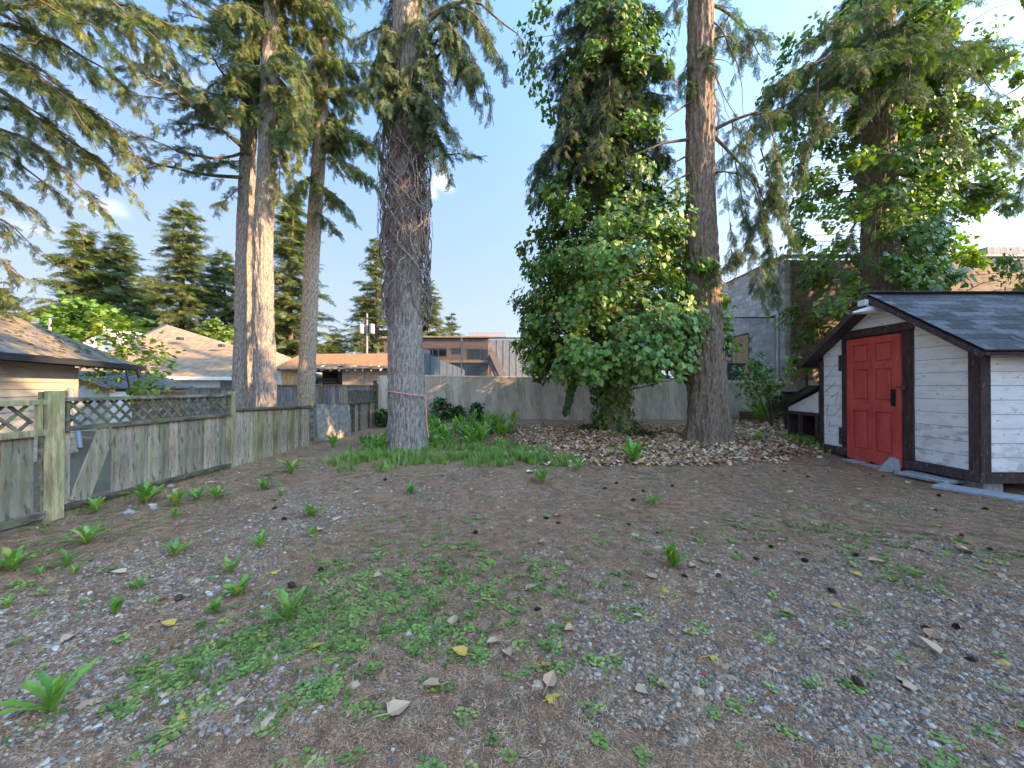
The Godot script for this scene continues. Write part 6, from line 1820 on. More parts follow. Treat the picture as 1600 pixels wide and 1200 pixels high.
func set_spots() -> void:
	gravel_spots = spots([[60, 1010, 0.8, 0.6, 1.0], [200, 930, 0.8, 0.7, 1.0], [330, 870, 0.8, 0.8, 1.0], [440, 820, 0.8, 0.8, 1.1], [520, 785, 1.0, 0.8, 1.0], [600, 765, 0.9, 0.7, 0.8], [420, 1090, 0.25, 0.2, 0.8], [550, 1100, 0.25, 0.2, 0.5], [160, 1090, 0.5, 0.3, 0.6],
		[920, 1020, 0.35, 0.3, 0.9], [1000, 1080, 0.5, 0.35, 1.0], [1100, 1000, 0.6, 0.4, 0.8], [1250, 950, 0.8, 0.6, 0.9], [1400, 930, 0.9, 0.6, 1.0], [1500, 1000, 0.8, 0.5, 1.0], [1350, 1060, 0.6, 0.4, 1.0], [1250, 1100, 0.4, 0.3, 0.8], [1550, 1090, 0.5, 0.4, 0.9], [1150, 870, 0.9, 0.6, 0.7], [1450, 785, 0.9, 0.5, 0.8], [1300, 840, 0.9, 0.6, 0.6], [900, 900, 0.5, 0.4, 0.4], [760, 760, 0.9, 0.5, 0.5], [1040, 850, 0.6, 0.4, 0.5], [1590, 900, 0.7, 0.7, 0.8], [1000, 950, 0.4, 0.3, 0.6]])
	green_spots = spots([[600, 960, 0.55, 0.4, 1.1], [500, 930, 0.4, 0.4, 0.9], [700, 930, 0.5, 0.4, 0.9], [660, 880, 0.6, 0.5, 0.7], [440, 990, 0.4, 0.3, 1.0], [330, 1030, 0.35, 0.25, 0.9], [260, 1060, 0.3, 0.2, 0.8], [740, 1010, 0.2, 0.12, 1.0], [660, 990, 0.25, 0.15, 1.0], [780, 880, 0.5, 0.4, 0.7], [850, 920, 0.3, 0.3, 0.7], [850, 1000, 0.16, 0.14, 1.2], [860, 1040, 0.15, 0.08, 1.2], [970, 960, 0.14, 0.1, 1.2], [1000, 915, 0.3, 0.2, 0.7], [1370, 845, 0.4, 0.2, 1.0], [1270, 825, 0.5, 0.25, 0.9], [1230, 790, 0.5, 0.25, 0.5], [1380, 800, 0.4, 0.2, 0.7], [1100, 840, 0.5, 0.25, 0.7], [1190, 830, 0.4, 0.2, 0.8], [1400, 905, 0.3, 0.2, 1.0], [1400, 890, 0.3, 0.15, 0.8], [1500, 860, 0.4, 0.2, 0.7], [1330, 870, 0.4, 0.2, 0.8], [900, 860, 0.4, 0.2, 0.5], [720, 1030, 0.12, 0.08, 1.0], [530, 1070, 0.12, 0.1, 1.1], [440, 1105, 0.12, 0.08, 1.0], [580, 1110, 0.12, 0.06, 0.8], [300, 790, 0.8, 0.5, 0.6], [420, 735, 1.0, 0.5, 0.6], [130, 840, 0.5, 0.5, 0.5], [50, 830, 0.5, 0.4, 0.7], [680, 820, 0.7, 0.4, 0.5], [560, 860, 0.5, 0.4, 0.5], [20, 900, 0.5, 0.3, 0.5], [1590, 870, 0.3, 0.2, 0.8]])
	brown_spots = spots([[900, 790, 1.6, 0.8, 0.9], [1150, 770, 1.6, 0.6, 1.0], [1300, 760, 1.2, 0.5, 1.0], [700, 1080, 0.6, 0.25, 0.9], [820, 1060, 0.4, 0.3, 0.7], [1000, 800, 1.4, 0.6, 0.9], [300, 820, 0.9, 0.5, 0.6], [150, 870, 0.7, 0.5, 0.6], [500, 720, 1.2, 0.5, 0.8], [800, 830, 1.2, 0.6, 0.7], [620, 800, 0.7, 0.5, 0.5], [1180, 960, 0.4, 0.3, 0.6], [1420, 1030, 0.4, 0.2, 0.5]])

func set_dark_spots() -> void:
	# darker tint of the ground between the stones near the bottom of the photograph
	dark_spots = spots([[700, 1070, 0.45, 0.16, 1.0], [840, 1090, 0.4, 0.16, 1.0], [1000, 1120, 0.4, 0.14, 0.9], [1230, 1095, 0.5, 0.2, 1.0], [1400, 1115, 0.4, 0.16, 0.9], [1550, 1100, 0.4, 0.25, 1.0], [250, 1120, 0.4, 0.14, 0.8], [1020, 1010, 0.4, 0.22, 0.7], [560, 1040, 0.3, 0.14, 0.7], [30, 1080, 0.3, 0.18, 0.8], [1150, 940, 0.5, 0.25, 0.5], [1480, 1010, 0.5, 0.2, 0.6], [760, 1150, 0.6, 0.14, 0.9], [1150, 1170, 0.6, 0.14, 0.8], [400, 1160, 0.5, 0.14, 0.8]])

func gravel_share(x: float, z: float) -> float:
	return clampf(cover(gravel_spots, x, z) * 0.5 - cover(brown_spots, x, z) * 0.3 + patch_noise.get_noise_2d(x, z) * 0.85 - 0.08, 0.0, 0.8)

func build_ground() -> void:
	var xs := []
	var zs := []
	for v in [-400.0, -200, -110, -60, -40, -28, -20, -15, -12, -9.5, -8, -7, -6.2, -5.6]: xs.append(v)
	var x := -5.2
	while x < 11.0:
		xs.append(x); x += 0.07
	for v in [11.4, 12, 13, 15, 18, 24, 36, 60, 110, 200, 400]: xs.append(v)
	for v in [-400.0, -200, -110, -70, -50, -36, -26, -20, -16, -14, -13.2]: zs.append(v)
	var z := -12.83
	while z < -0.5:
		zs.append(z); z += 0.035 if z > -3.6 else 0.07
	for v in [-0.2, 0.2, 1, 2, 4, 8, 14, 24, 50, 110, 400]: zs.append(v)
	var pts := PackedVector3Array(); var cs := PackedColorArray(); var uvs := PackedVector2Array()
	for zz in zs:
		for xx in xs:
			var h := ground_height(xx, zz)
			var c := Color(0.19, 0.14, 0.105)
			if zz > -13.0 and zz < 3.0 and xx > -5.5 and xx < 11.2:
				h += fine_noise.get_noise_2d(xx * 5.0, zz * 5.0) * 0.012
				var gv := gravel_share(xx, zz)
				var n := fine_noise.get_noise_2d(xx * 3.0 + 40.0, zz * 3.0)
				c = Color(0.49, 0.28, 0.16).lerp(Color(0.58, 0.31, 0.155), clampf(0.5 + n * 1.4, 0, 1))
				c = c.lerp(Color(0.31, 0.21, 0.14), ss(0.1, 0.5, fine_noise.get_noise_2d(xx * 1.7, zz * 1.7 + 90.0)) * 0.8)
				c = c.lerp(Color(0.36, 0.255, 0.18), gv * 0.7)
				c = c.lerp(Color(0.2, 0.135, 0.1), clampf(cover(dark_spots, xx, zz) + n * 0.9, 0.0, 1.0) * 0.75)
				var gr := clampf(cover(green_spots, xx, zz) + n * 0.6, 0, 1)
				c = c.lerp(Color(0.2, 0.2, 0.09), gr * 0.3)
			elif zz < -13.0:
				c = Color(0.16, 0.17, 0.09)
			else:
				c = Color(0.17, 0.16, 0.10)
			pts.append(Vector3(xx, h, zz)); cs.append(c); uvs.append(Vector2(xx, zz))
	var g := Geo.new()
	g.grid(pts, zs.size(), xs.size(), false, true, uvs, cs)
	structure("ground", g.mesh(), M.ground)

func lay_gravel() -> void:
	rng.seed = 601
	var cols := [Color(0.33, 0.24, 0.19), Color(0.42, 0.315, 0.25), Color(0.23, 0.17, 0.14), Color(0.55, 0.42, 0.34), Color(0.42, 0.26, 0.17), Color(0.15, 0.115, 0.10), Color(0.47, 0.30, 0.20), Color(0.27, 0.22, 0.185)]
	var bufs := []
	for k in 4: bufs.append(PackedFloat32Array())
	for i in 230000:
		var d := 1.05 * exp(rng.randf() * log(9.5 / 1.05))
		var x := rng.randf_range(-1.0, 1.0) * (1.45 * d + 0.5)
		if x < -4.42 or x > 6.0: continue
		var gv := gravel_share(x, -d)
		if rng.randf() > gv * 0.8 + 0.12: continue
		var r := (0.003 + 0.0085 * pow(rng.randf(), 2.2)) * (1.0 + 0.06 * d)
		if gv < 0.1 and d < 4.0: r *= 0.7
		if rng.randf() < 0.1: r *= 1.55
		var c: Color = cols[rng.randi() % cols.size()]
		if rng.randf() < 0.03: c = Color(0.58, 0.52, 0.46)
		var b := Basis(Vector3.UP, rng.randf() * TAU) * Basis(Vector3(rng.randf_range(-1, 1), 0, rng.randf_range(-1, 1)).normalized(), rng.randf_range(0, 0.6))
		c = Color(c.r * 0.82, c.g * 0.83, c.b * 0.8)
		put(bufs[i % 4], b.scaled(Vector3.ONE * r), Vector3(x, ground_height(x, -d) + fine_noise.get_noise_2d(x * 5.0, -d * 5.0) * 0.012 + r * 0.12, -d), jitter(c, 0.2))
	var o := Node3D.new()
	o.name = "gravel"
	add_child(o)
	tag(o, "loose grey gravel scattered over the yard", "gravel")
	o.set_meta("kind", "stuff")
	for k in 4: copies(o, "stones", LEAF.stone[k], M.stone, bufs[k])

func lay_needles() -> void:
	rng.seed = 602
	var cols := [Color(0.48, 0.24, 0.125), Color(0.55, 0.30, 0.16), Color(0.35, 0.175, 0.095), Color(0.61, 0.39, 0.23), Color(0.25, 0.13, 0.075)]
	var buf := PackedFloat32Array()
	for i in 120000:
		var d := 1.05 * exp(rng.randf() * log(11.0 / 1.05))
		var x := rng.randf_range(-1.0, 1.0) * (1.45 * d + 0.5)
		if x < -4.45 or x > 6.2: continue
		var gv := gravel_share(x, -d)
		if rng.randf() < gv * 0.6: continue
		if rng.randf() < cover(dark_spots, x, -d) * 0.35: continue
		var s := 0.022 * (1.0 + 0.14 * d) * rng.randf_range(0.7, 1.3)
		put(buf, Basis(Vector3.UP, rng.randf() * TAU).scaled(Vector3(s, s * 0.8, s)), Vector3(x, ground_height(x, -d) + fine_noise.get_noise_2d(x * 5.0, -d * 5.0) * 0.012 + 0.001, -d), jitter(pick(cols), 0.35))
	var o := copies(self, "fallen_needles", LEAF.pinch, M.litter, buf)
	tag(o, "brown fallen fir needles matted over the soil", "needles")

func lay_green() -> void:
	rng.seed = 603
	var cols := [Color(0.20, 0.29, 0.055), Color(0.25, 0.34, 0.065), Color(0.30, 0.36, 0.08), Color(0.16, 0.25, 0.06), Color(0.35, 0.36, 0.10)]
	var buf := PackedFloat32Array()
	var clump := FastNoiseLite.new()
	clump.seed = 77; clump.frequency = 4.2; clump.fractal_octaves = 3
	for i in 90000:
		var d := 1.05 * exp(rng.randf() * log(9.0 / 1.05))
		var x := rng.randf_range(-1.0, 1.0) * (1.45 * d + 0.5)
		if x < -4.42 or x > 6.0: continue
		var w := cover(green_spots, x, -d) + clump.get_noise_2d(x, -d) * 2.4 - 0.7
		if rng.randf() > w * 0.26: continue
		var s := rng.randf_range(0.014, 0.03) * (1.0 + 0.06 * d)
		var b := Basis(Vector3.UP, rng.randf() * TAU) * Basis(Vector3.RIGHT, rng.randf_range(-0.2, 0.2))
		put(buf, b.scaled(Vector3(s, s * rng.randf_range(0.7, 1.4), s)), Vector3(x, ground_height(x, -d) + 0.002, -d), jitter(pick(cols), 0.22))
	var o := copies(self, "creeping_weed", LEAF.creeper, M.weed, buf)
	tag(o, "low round-leaved green weed creeping over the gravel", "ground cover")
	# thin short grass among it
	buf = PackedFloat32Array()
	for i in 14000:
		var d := 1.3 * exp(rng.randf() * log(8.0 / 1.3))
		var x := rng.randf_range(-1.0, 1.0) * (1.45 * d + 0.3)
		if x < -4.42 or x > 6.0: continue
		if rng.randf() > cover(green_spots, x, -d) * 0.55 - 0.1: continue
		var s := rng.randf_range(0.03, 0.075)
		put(buf, Basis(Vector3.UP, rng.randf() * TAU).scaled(Vector3(s, s, s)), Vector3(x, ground_height(x, -d), -d), jitter(pick([Color(0.2, 0.28, 0.07), Color(0.28, 0.30, 0.1), Color(0.16, 0.24, 0.06)]), 0.2))
	o = copies(self, "short_grass", LEAF.grass[1], M.grass, buf)
	tag(o, "short sparse grass blades among the creeping weed", "grass")
	# long grass: about the central trunk, and by the shed
	var patches := [["long_grass", "long fine grass round the foot of the central trunk", [[590, 722, 0.7, 0.45, 1.0], [690, 715, 0.7, 0.5, 1.0], [780, 712, 0.8, 0.5, 1.1], [790, 718, 0.7, 0.45, 1.1], [840, 722, 0.6, 0.35, 0.9], [600, 702, 0.5, 0.6, 1.0], [740, 700, 0.9, 0.6, 0.9]], 0.21], ["long_grass", "tuft of long grass at the shed's hinge side corner", [[1300, 705, 0.25, 0.25, 1.2], [1275, 697, 0.3, 0.25, 1.0]], 0.22], ["long_grass", "strands of grass at the shed's sill by the right edge", [[1592, 770, 0.3, 0.15, 0.9]], 0.2]]
	for pt in patches:
		var sp := spots(pt[2])
		buf = PackedFloat32Array()
		for i in 3400:
			var q: Array = sp[rng.randi() % sp.size()]
			var x: float = q[0] + rng.randfn() * q[2] * 0.6
			var z: float = q[1] + rng.randfn() * q[3] * 0.6
			if Vector2(x + 1.97, z + 7.25).length() < 0.42: continue
			if x > 5.86 and z > -7.4: continue
			if sp.size() > 3 and fine_noise.get_noise_2d(x * 2.2, z * 2.2) < -0.12 + 0.25 * rng.randf(): continue
			if sp.size() < 3 and i > 420 * sp.size(): break
			var s: float = pt[3] * rng.randf_range(0.45, 1.15)
			put(buf, Basis(Vector3.UP, rng.randf() * TAU).scaled(Vector3(s, s, s)), Vector3(x, ground_height(x, z) - 0.01, z), jitter(pick([Color(0.25, 0.38, 0.07), Color(0.33, 0.43, 0.11), Color(0.18, 0.30, 0.06)]), 0.25))
		var go := copies(self, numbered(pt[0]), LEAF.grass[0], M.grass, buf)
		tag(go, pt[1], "grass")

# fallen broad leaves heaped under the ivy
func lay_litter() -> void:
	rng.seed = 604
	var cols := [Color(0.60, 0.41, 0.25), Color(0.68, 0.48, 0.31), Color(0.50, 0.32, 0.19), Color(0.72, 0.54, 0.37), Color(0.36, 0.19, 0.11), Color(0.60, 0.44, 0.2), Color(0.52, 0.29, 0.18), Color(0.22, 0.12, 0.08), Color(0.44, 0.26, 0.15)]
	var sp := spots([[900, 690, 1.4, 1.0, 1.0], [1000, 705, 1.4, 0.9, 1.1], [1100, 710, 1.2, 0.7, 1.0], [1180, 695, 1.1, 0.9, 1.0], [850, 675, 1.2, 1.2, 0.9], [1030, 675, 1.5, 1.5, 1.0], [1230, 675, 1.0, 1.2, 1.0], [1200, 660, 1.4, 1.5, 1.0], [930, 725, 1.2, 0.35, 0.7], [1060, 728, 1.2, 0.3, 0.7], [1250, 700, 0.6, 0.5, 0.8]])
	var bufs := [PackedFloat32Array(), PackedFloat32Array()]
	for i in 46000:
		var x := rng.randf_range(-1.2, 9.0)
		var z := rng.randf_range(-12.68, -6.2)
		if x > 5.7 and z > -8.6: continue
		var w := cover(sp, x, z) + fine_noise.get_noise_2d(x * 2.0, z * 2.0) * 0.5 - 0.25
		if rng.randf() > w: continue
		var s := rng.randf_range(0.045, 0.09)
		var b := Basis(Vector3.UP, rng.randf() * TAU) * Basis(Vector3.RIGHT, PI / 2 + rng.randf_range(-0.6, 0.6)) * Basis(Vector3.UP, rng.randf_range(-0.5, 0.5))
		put(bufs[i % 2], b.scaled(Vector3(s, s, s)), Vector3(x, ground_height(x, z) + rng.randf_range(0.005, 0.06), z), jitter(pick(cols), 0.25))
	var o := Node3D.new()
	o.name = "leaf_litter"
	add_child(o)
	tag(o, "carpet of fallen tan leaves under the ivy and bare trunk", "leaves")
	o.set_meta("kind", "stuff")
	for k in 2: copies(o, "leaves", LEAF.dry[k], M.litter, bufs[k])

# single leaves lying out on the gravel
func single_leaves() -> void:
	rng.seed = 605
	var shades := []
	for c in [Color(0.52, 0.35, 0.22), Color(0.45, 0.27, 0.16), Color(0.50, 0.33, 0.20), Color(0.52, 0.32, 0.06), Color(0.33, 0.18, 0.10)]:
		var m := plain(c, 0.85)
		m.cull_mode = BaseMaterial3D.CULL_DISABLED
		shades.append(m)
	var named := [[688, 1072, 0.075, 1, "curled brown leaf with a long stalk near the bottom edge"], [607, 1117, 0.075, 2, "broad tan leaf nearest the bottom edge"], [552, 1067, 0.06, 2, "pale tan leaf beside a green weed clump"], [865, 1090, 0.05, 3, "bright yellow leaf near the bottom edge"], [845, 1066, 0.05, 2, "pale leaf just above the bright yellow one"], [777, 1003, 0.06, 2, "pale tan leaf beside the densest green weed"], [790, 1017, 0.05, 2, "whitish leaf touching the pale tan one"], [1148, 1065, 0.07, 1, "curled brown leaf on dark gravel at lower right"], [1090, 1075, 0.06, 2, "faded grey tan leaf on dark gravel"], [120, 993, 0.07, 2, "long pale leaf on gravel at left"], [236, 980, 0.06, 1, "tan leaf beside the creeping weed at left"], [1357, 877, 0.07, 2, "pale yellowish leaf beside green weed at right"], [1318, 902, 0.07, 2, "pale oval leaf below the right weed patch"], [1345, 902, 0.05, 3, "yellow leaf beside the pale oval one"], [1432, 1078, 0.075, 2, "large torn pale leaf at lower right"], [1298, 945, 0.05, 3, "small yellow leaf on the right gravel"], [1030, 832, 0.07, 2, "white underside leaf in the middle of the yard"], [1032, 855, 0.07, 2, "pale leaf above the broad green weed"], [830, 812, 0.07, 2, "pale leaf with a dark cone beside it"], [990, 795, 0.05, 1, "small tan leaf in the middle of the yard"], [1208, 1049, 0.05, 2, "pale leaf half buried at lower right"], [895, 982, 0.05, 1, "tan leaf beside the round weed clump"], [480, 1000, 0.05, 1, "reddish tan leaf among the left weeds"], [556, 983, 0.05, 1, "pinkish tan leaf among the centre weeds"], [1025, 905, 0.06, 1, "reddish leaf beside the broad green weed"], [1095, 922, 0.06, 2, "pale leaf on brown soil right of centre"]]
	var used := 0
	for q in named:
		fallen_leaf(q[0], q[1], q[2], shades[q[3]], q[4])
	for i in 110:
		var px := rng.randf_range(20, 1590)
		var py := 740.0 + 390.0 * pow(rng.randf(), 1.6)
		var p := on_ground(px, py)
		if p.x < -4.3 or p.x > 5.5: continue
		fallen_leaf(px, py, rng.randf_range(0.035, 0.07), shades[[0, 1, 2, 2, 0, 1, 3, 4][rng.randi() % 8]], "small dry leaf lying %s" % place_of(px, py))

# where in the yard a spot lies, told by what one can find there
func place_of(px: float, py: float) -> String:
	if px < 330: return "near the left fence" if py < 860 else ("on the left gravel" if py < 1000 else "at the picture's lower left")
	if px < 640: return "between the fence and the central trunk" if py < 800 else ("among the creeping weeds left of centre" if py < 1020 else "below the creeping weeds near the bottom edge")
	if px < 960: return "below the central trunk's grass" if py < 810 else ("in the middle of the yard" if py < 960 else "on dark soil near the bottom edge")
	if px < 1280: return "on brown soil before the leaf carpet" if py < 820 else ("right of the yard's middle" if py < 960 else "on gravel right of the bottom centre")
	return "before the shed" if py < 830 else ("among the weed patches below the shed" if py < 960 else "on the lower right gravel")

func fallen_leaf(px: float, py: float, s: float, m: Material, label: String) -> void:
	var p := on_ground(px, py) + Vector3.UP * 0.012
	var o := thing("fallen_leaf", label, "leaf", p, "leaves lying loose on the yard")
	var b := Basis(Vector3.UP, rng.randf() * TAU) * Basis(Vector3.RIGHT, -PI / 2 + rng.randf_range(-0.25, 0.35)) * Basis(Vector3.UP, rng.randf_range(-0.3, 0.3))
	part(o, "blade", LEAF.dry[rng.randi() % 2], m, Transform3D(b.scaled(Vector3.ONE * s * 1.15), p))
	var g := Geo.new()
	var d := b * Vector3(0, -1, 0)
	g.tube(PackedVector3Array([p, p + d * s * 0.5 + Vector3.UP * 0.004, p + d * s * 0.9]), PackedFloat32Array([0.0022, 0.0018, 0.0014]), 4)
	part(o, "stalk", g.mesh(), m)

func cones() -> void:
	rng.seed = 606
	for q in [[1306, 928], [1250, 876], [1330, 869], [1524, 1034], [1540, 860], [1465, 775], [1503, 840], [1544, 797], [1464, 799], [426, 796], [845, 953], [1074, 903], [1186, 876], [1208, 856], [1347, 1076], [280, 941], [500, 891], [463, 918], [740, 833], [876, 819], [849, 811], [978, 820], [1052, 760], [960, 756], [1008, 769], [948, 764], [985, 783], [450, 812], [1222, 737], [1258, 745], [1378, 746], [1362, 742], [1435, 982], [1495, 980], [1119, 903], [605, 750], [690, 745]]:
		var p := on_ground(q[0], q[1]) + Vector3.UP * 0.014
		var o := thing("fir_cone", "small dark brown fir cone lying %s" % place_of(q[0], q[1]), "cone", p, "fir cones dropped in the yard")
		var s := rng.randf_range(0.03, 0.045)
		part(o, "scales", LEAF.cone, M.cone_brown, Transform3D((Basis(Vector3.UP, rng.randf() * TAU) * Basis(Vector3.RIGHT, PI / 2 + rng.randf_range(-0.2, 0.2))).scaled(Vector3.ONE * s), p))

# rosettes of toothed leaves, each leaf a part
func dandelions() -> void:
	rng.seed = 607
	var greens := []
	for c in [Color(0.12, 0.24, 0.035), Color(0.16, 0.30, 0.04), Color(0.09, 0.19, 0.035), Color(0.20, 0.33, 0.055), Color(0.42, 0.36, 0.07)]:
		var m := plain(c, 0.45)
		m.cull_mode = BaseMaterial3D.CULL_DISABLED
		m.backlight_enabled = true
		m.backlight = Color(0.4, 0.55, 0.08)
		greens.append(m)
	var list := [[85, 1110, 62, 14, "big dark green weed with broad leaves at lower left corner"], [183, 958, 30, 11, "toothed weed alone on the left gravel"], [340, 957, 24, 10, "upright weed left of the tall one among creepers"], [452, 970, 52, 7, "tallest upright weed with narrow leaves among creepers"], [376, 930, 32, 11, "weed with broad leaves below another like it"], [362, 895, 32, 10, "weed with two tall leaves on the left gravel"], [275, 868, 26, 9, "flat wide weed in the middle of the left gravel"], [410, 855, 22, 9, "small weed at the upper edge of the left gravel"], [485, 808, 24, 9, "weed alone where gravel meets soil left of centre"], [493, 836, 18, 6, "small weed just below the one at the gravel edge"], [138, 850, 36, 12, "wide weed before the near fence post"], [105, 885, 24, 9, "upright weed near the left fence, second row"], [22, 890, 34, 10, "weed at the left edge near the fence"], [65, 895, 18, 6, "small weed between two larger ones at left"], [118, 898, 16, 6, "small low weed below the upright one at left"], [152, 800, 24, 8, "upright weed at the foot of the near fence post"], [276, 790, 30, 11, "weed before the long fence section, right one"], [230, 785, 30, 12, "weed before the long fence section, left one"], [340, 780, 28, 10, "weed below the greyed fence post"], [310, 780, 20, 8, "small weed between two weeds along the fence"], [275, 808, 18, 7, "small weed below the fence weeds"], [455, 740, 30, 11, "pale weed on soil before the lower fence section"], [412, 765, 22, 8, "dark weed left of the gravel's top end"], [440, 775, 14, 6, "tiny weed at the gravel's top end"], [642, 772, 18, 7, "small weed below the central trunk's grass"], [848, 755, 24, 10, "weed beside the white scrap"], [1020, 788, 20, 9, "weed alone on the brown soil in the centre"], [1050, 885, 40, 12, "broad shiny weed in the right half of the yard"], [218, 918, 20, 8, "pale weed above the toothed one on left gravel"], [520, 700, 26, 9, "weed before the leaning sheet"], [570, 695, 22, 9, "weed left of the central trunk's grass"], [15, 948, 20, 6, "low weed at the very left edge"], [1190, 655, 40, 14, "arching strap leaved plant before the brown trough"], [1185, 690, 22, 8, "weed poking from leaves right of the bare trunk"], [990, 722, 34, 12, "yellow green weed in front of the ivy's leaf carpet"], [905, 735, 20, 8, "thin weed at the lower edge of the leaf carpet"]]
	for q in list:
		weed(q[0], q[1], q[2], q[3], q[4], greens, 1.0)
	# leafy clump along the wall, right of the central trunk
	for i in 70:
		var px := rng.randf_range(662, 805)
		var py := rng.randf_range(668, 700) if px < 760 else rng.randf_range(660, 685)
		weed(px, py, rng.randf_range(16, 26), 7, "leafy green weed %s, %s" % ["just right of the central trunk" if px < 700 else ("in the middle of the green bed by the wall" if px < 755 else "at the right end of the green bed"), "back row" if py < 678 else "front row"], greens, 1.3, "weeds in the bed by the wall")
	for i in 10:
		weed(rng.randf_range(560, 605), rng.randf_range(690, 700) if i % 2 == 0 else rng.randf_range(702, 712), 18, 7, "leafy weed in the long grass left of the central trunk, %s" % ["back row" if i % 2 == 0 else "front row"], greens, 1.2, "weeds left of the central trunk")

func weed(px: float, py: float, reach: float, leaves: int, label: String, greens: Array, lift: float, group := "weeds growing in the yard") -> void:
	var p := on_ground(px, py)
	var r := reach / FOCAL * -p.z * 1.15
	var o := thing("leafy_weed", label, "plant", p, group)
	var dock := rng.randf() < 0.3
	leaves = int(leaves * (1.1 if dock else 1.6) * rng.randf_range(0.7, 1.2)) + 2
	r *= rng.randf_range(0.8, 1.2)
	if dock: lift *= 1.2
	for k in leaves:
		var a := TAU * k / leaves + rng.randf_range(-0.35, 0.35)
		var s := r * rng.randf_range(0.65, 1.1)
		var b := Basis(Vector3.UP, a) * Basis(Vector3.RIGHT, rng.randf_range(-0.95, -0.1) * lift)
		part(o, "leaf", LEAF.dock[rng.randi() % 3] if dock else LEAF.dandelion[rng.randi() % 4], greens[4 if rng.randf() < 0.06 else rng.randi() % 4], Transform3D(b.scaled(Vector3.ONE * s), p))

# small things lying about
func oddments() -> void:
	rng.seed = 608
	var p := on_ground(830, 739)
	var o := thing("paper_scrap", "white crumpled scrap at the grass edge below the central trunk", "scrap", p)
	var g := Geo.new()
	var pts := PackedVector3Array()
	for i in 5:
		for k in 5: pts.append(p + Vector3((k - 2) * 0.035, 0.02 + rng.randf() * 0.03, (i - 2) * 0.02))
	g.grid(pts, 5, 5, false, true)
	part(o, "sheet", g.mesh(), M.paper)
	o = thing("dark_rag", "small dark rag beside the white scrap", "rag", p + Vector3(0.18, 0, 0))
	g = Geo.new()
	pts = PackedVector3Array()
	for i in 5:
		for k in 5: pts.append(p + Vector3(0.17 + (k - 2) * 0.03, 0.005 + 0.035 * sin(PI * k / 4.0) * sin(PI * i / 4.0) + rng.randf() * 0.01, (i - 2) * 0.02))
	g.grid(pts, 5, 5, false, true)
	part(o, "cloth", g.mesh(), M.black)
	for q in [[203, 803, 0.055, "white rounded stone below the long fence section"], [268, 760, 0.04, "pale stone beside the fence's bottom rail"], [248, 758, 0.045, "second pale stone beside the fence's bottom rail"], [556, 717, 0.05, "pale stone left of the central trunk's grass"], [652, 703, 0.09, "grey stone among grass right of the central trunk"], [665, 697, 0.08, "second grey stone right of the central trunk"], [242, 795, 0.05, "flat tan stone between two fence weeds"], [1500, 752, 0.07, "stone under the shed's sill at the corner"], [1510, 758, 0.06, "stone in front of the sill stone"]]:
		var c := on_ground(q[0], q[1])
		o = thing("stone", q[3], "stone", c, "larger stones in the yard")
		part(o, "rock", LEAF.stone[rng.randi() % 4], tinted(M.slab, Color(1.0, 0.98, 0.94)), Transform3D(Basis(Vector3.UP, rng.randf() * TAU).scaled(Vector3.ONE * q[2]), c + Vector3.UP * q[2] * 0.25))
	for q in [[750, 993, 790, 982, "dark twig beside the densest green weed"], [1288, 1015, 1302, 1028, "thin pale twig on the lower right gravel"], [20, 892, 118, 885, "dark stick lying at the left edge"], [1490, 770, 1580, 775, "thin stick before the shed's corner slab"], [60, 830, 95, 812, "short stick by the near fence post"], [345, 757, 350, 765, "bark piece below the greyed post"], [1530, 860, 1590, 868, "long stick at the right edge"]]:
		var a := on_ground(q[0], q[1]); var b := on_ground(q[2], q[3])
		o = thing("twig", q[4], "twig", a)
		g = Geo.new()
		g.tube(PackedVector3Array([a + Vector3.UP * 0.008, a.lerp(b, 0.35) + Vector3.UP * 0.016 + rv(0.01), a.lerp(b, 0.7) + Vector3.UP * 0.012, b + Vector3.UP * 0.006]), PackedFloat32Array([0.006, 0.006, 0.005, 0.003]), 5)
		part(o, "stick", g.mesh(), M.limb)
	for q in [[452, 1017, Color(0.03, 0.06, 0.4), "tiny blue plastic scrap among the left weeds"], [1118, 1032, Color(0.02, 0.35, 0.12), "tiny green plastic scrap on the dark gravel"], [1098, 1054, Color(0.5, 0.03, 0.03), "tiny red plastic scrap beside the green one"]]:
		var c := on_ground(q[0], q[1]) + Vector3.UP * 0.008
		o = thing("plastic_scrap", q[3], "scrap", c, "plastic scraps in the gravel")
		g = Geo.new()
		g.tube(PackedVector3Array([c + Vector3(-0.008, 0, 0), c + Vector3(-0.004, 0.002, 0.002), c + Vector3(0.004, 0.003, -0.002), c + Vector3(0.01, 0, 0.003)]), PackedFloat32Array([0.001, 0.006, 0.005, 0.001]), 6)
		part(o, "piece", g.mesh(), plain(q[2], 0.35))
	# shrubs along the wall
	for q in [[688, 655, 0.75, 0.42, "dark bushy shrub at the wall just right of the central trunk", 611], [745, 652, 0.55, 0.3, "small shrub at the wall, second from the central trunk", 612], [600, 655, 0.5, 0.35, "shrub in the corner between fence and wall", 613], [715, 660, 0.45, 0.3, "low shrub between the two wall shrubs", 614], [1215, 640, 0.9, 0.4, "weedy shrub at the wall's right end", 615]]:
		var c := at(q[0], q[1], 12.3); c.y = ground_height(c.x, c.z)
		leaf_tree("shrub", q[4], "shrub", c, q[2], q[3], [Color(0.06, 0.13, 0.03), Color(0.09, 0.18, 0.04), Color(0.05, 0.10, 0.03)], LEAF.ivy[1], 0.09, 500, q[5], 0.012, 0.15)
	# the arching sapling by the wall's right end
	rng.seed = 620
	var foot := Vector3(6.9, 0.2, -10.2)
	o = thing("arching_sapling", "leafy sapling arching left over the wall beside the barrel", "sapling", foot)
	var buf := PackedFloat32Array()
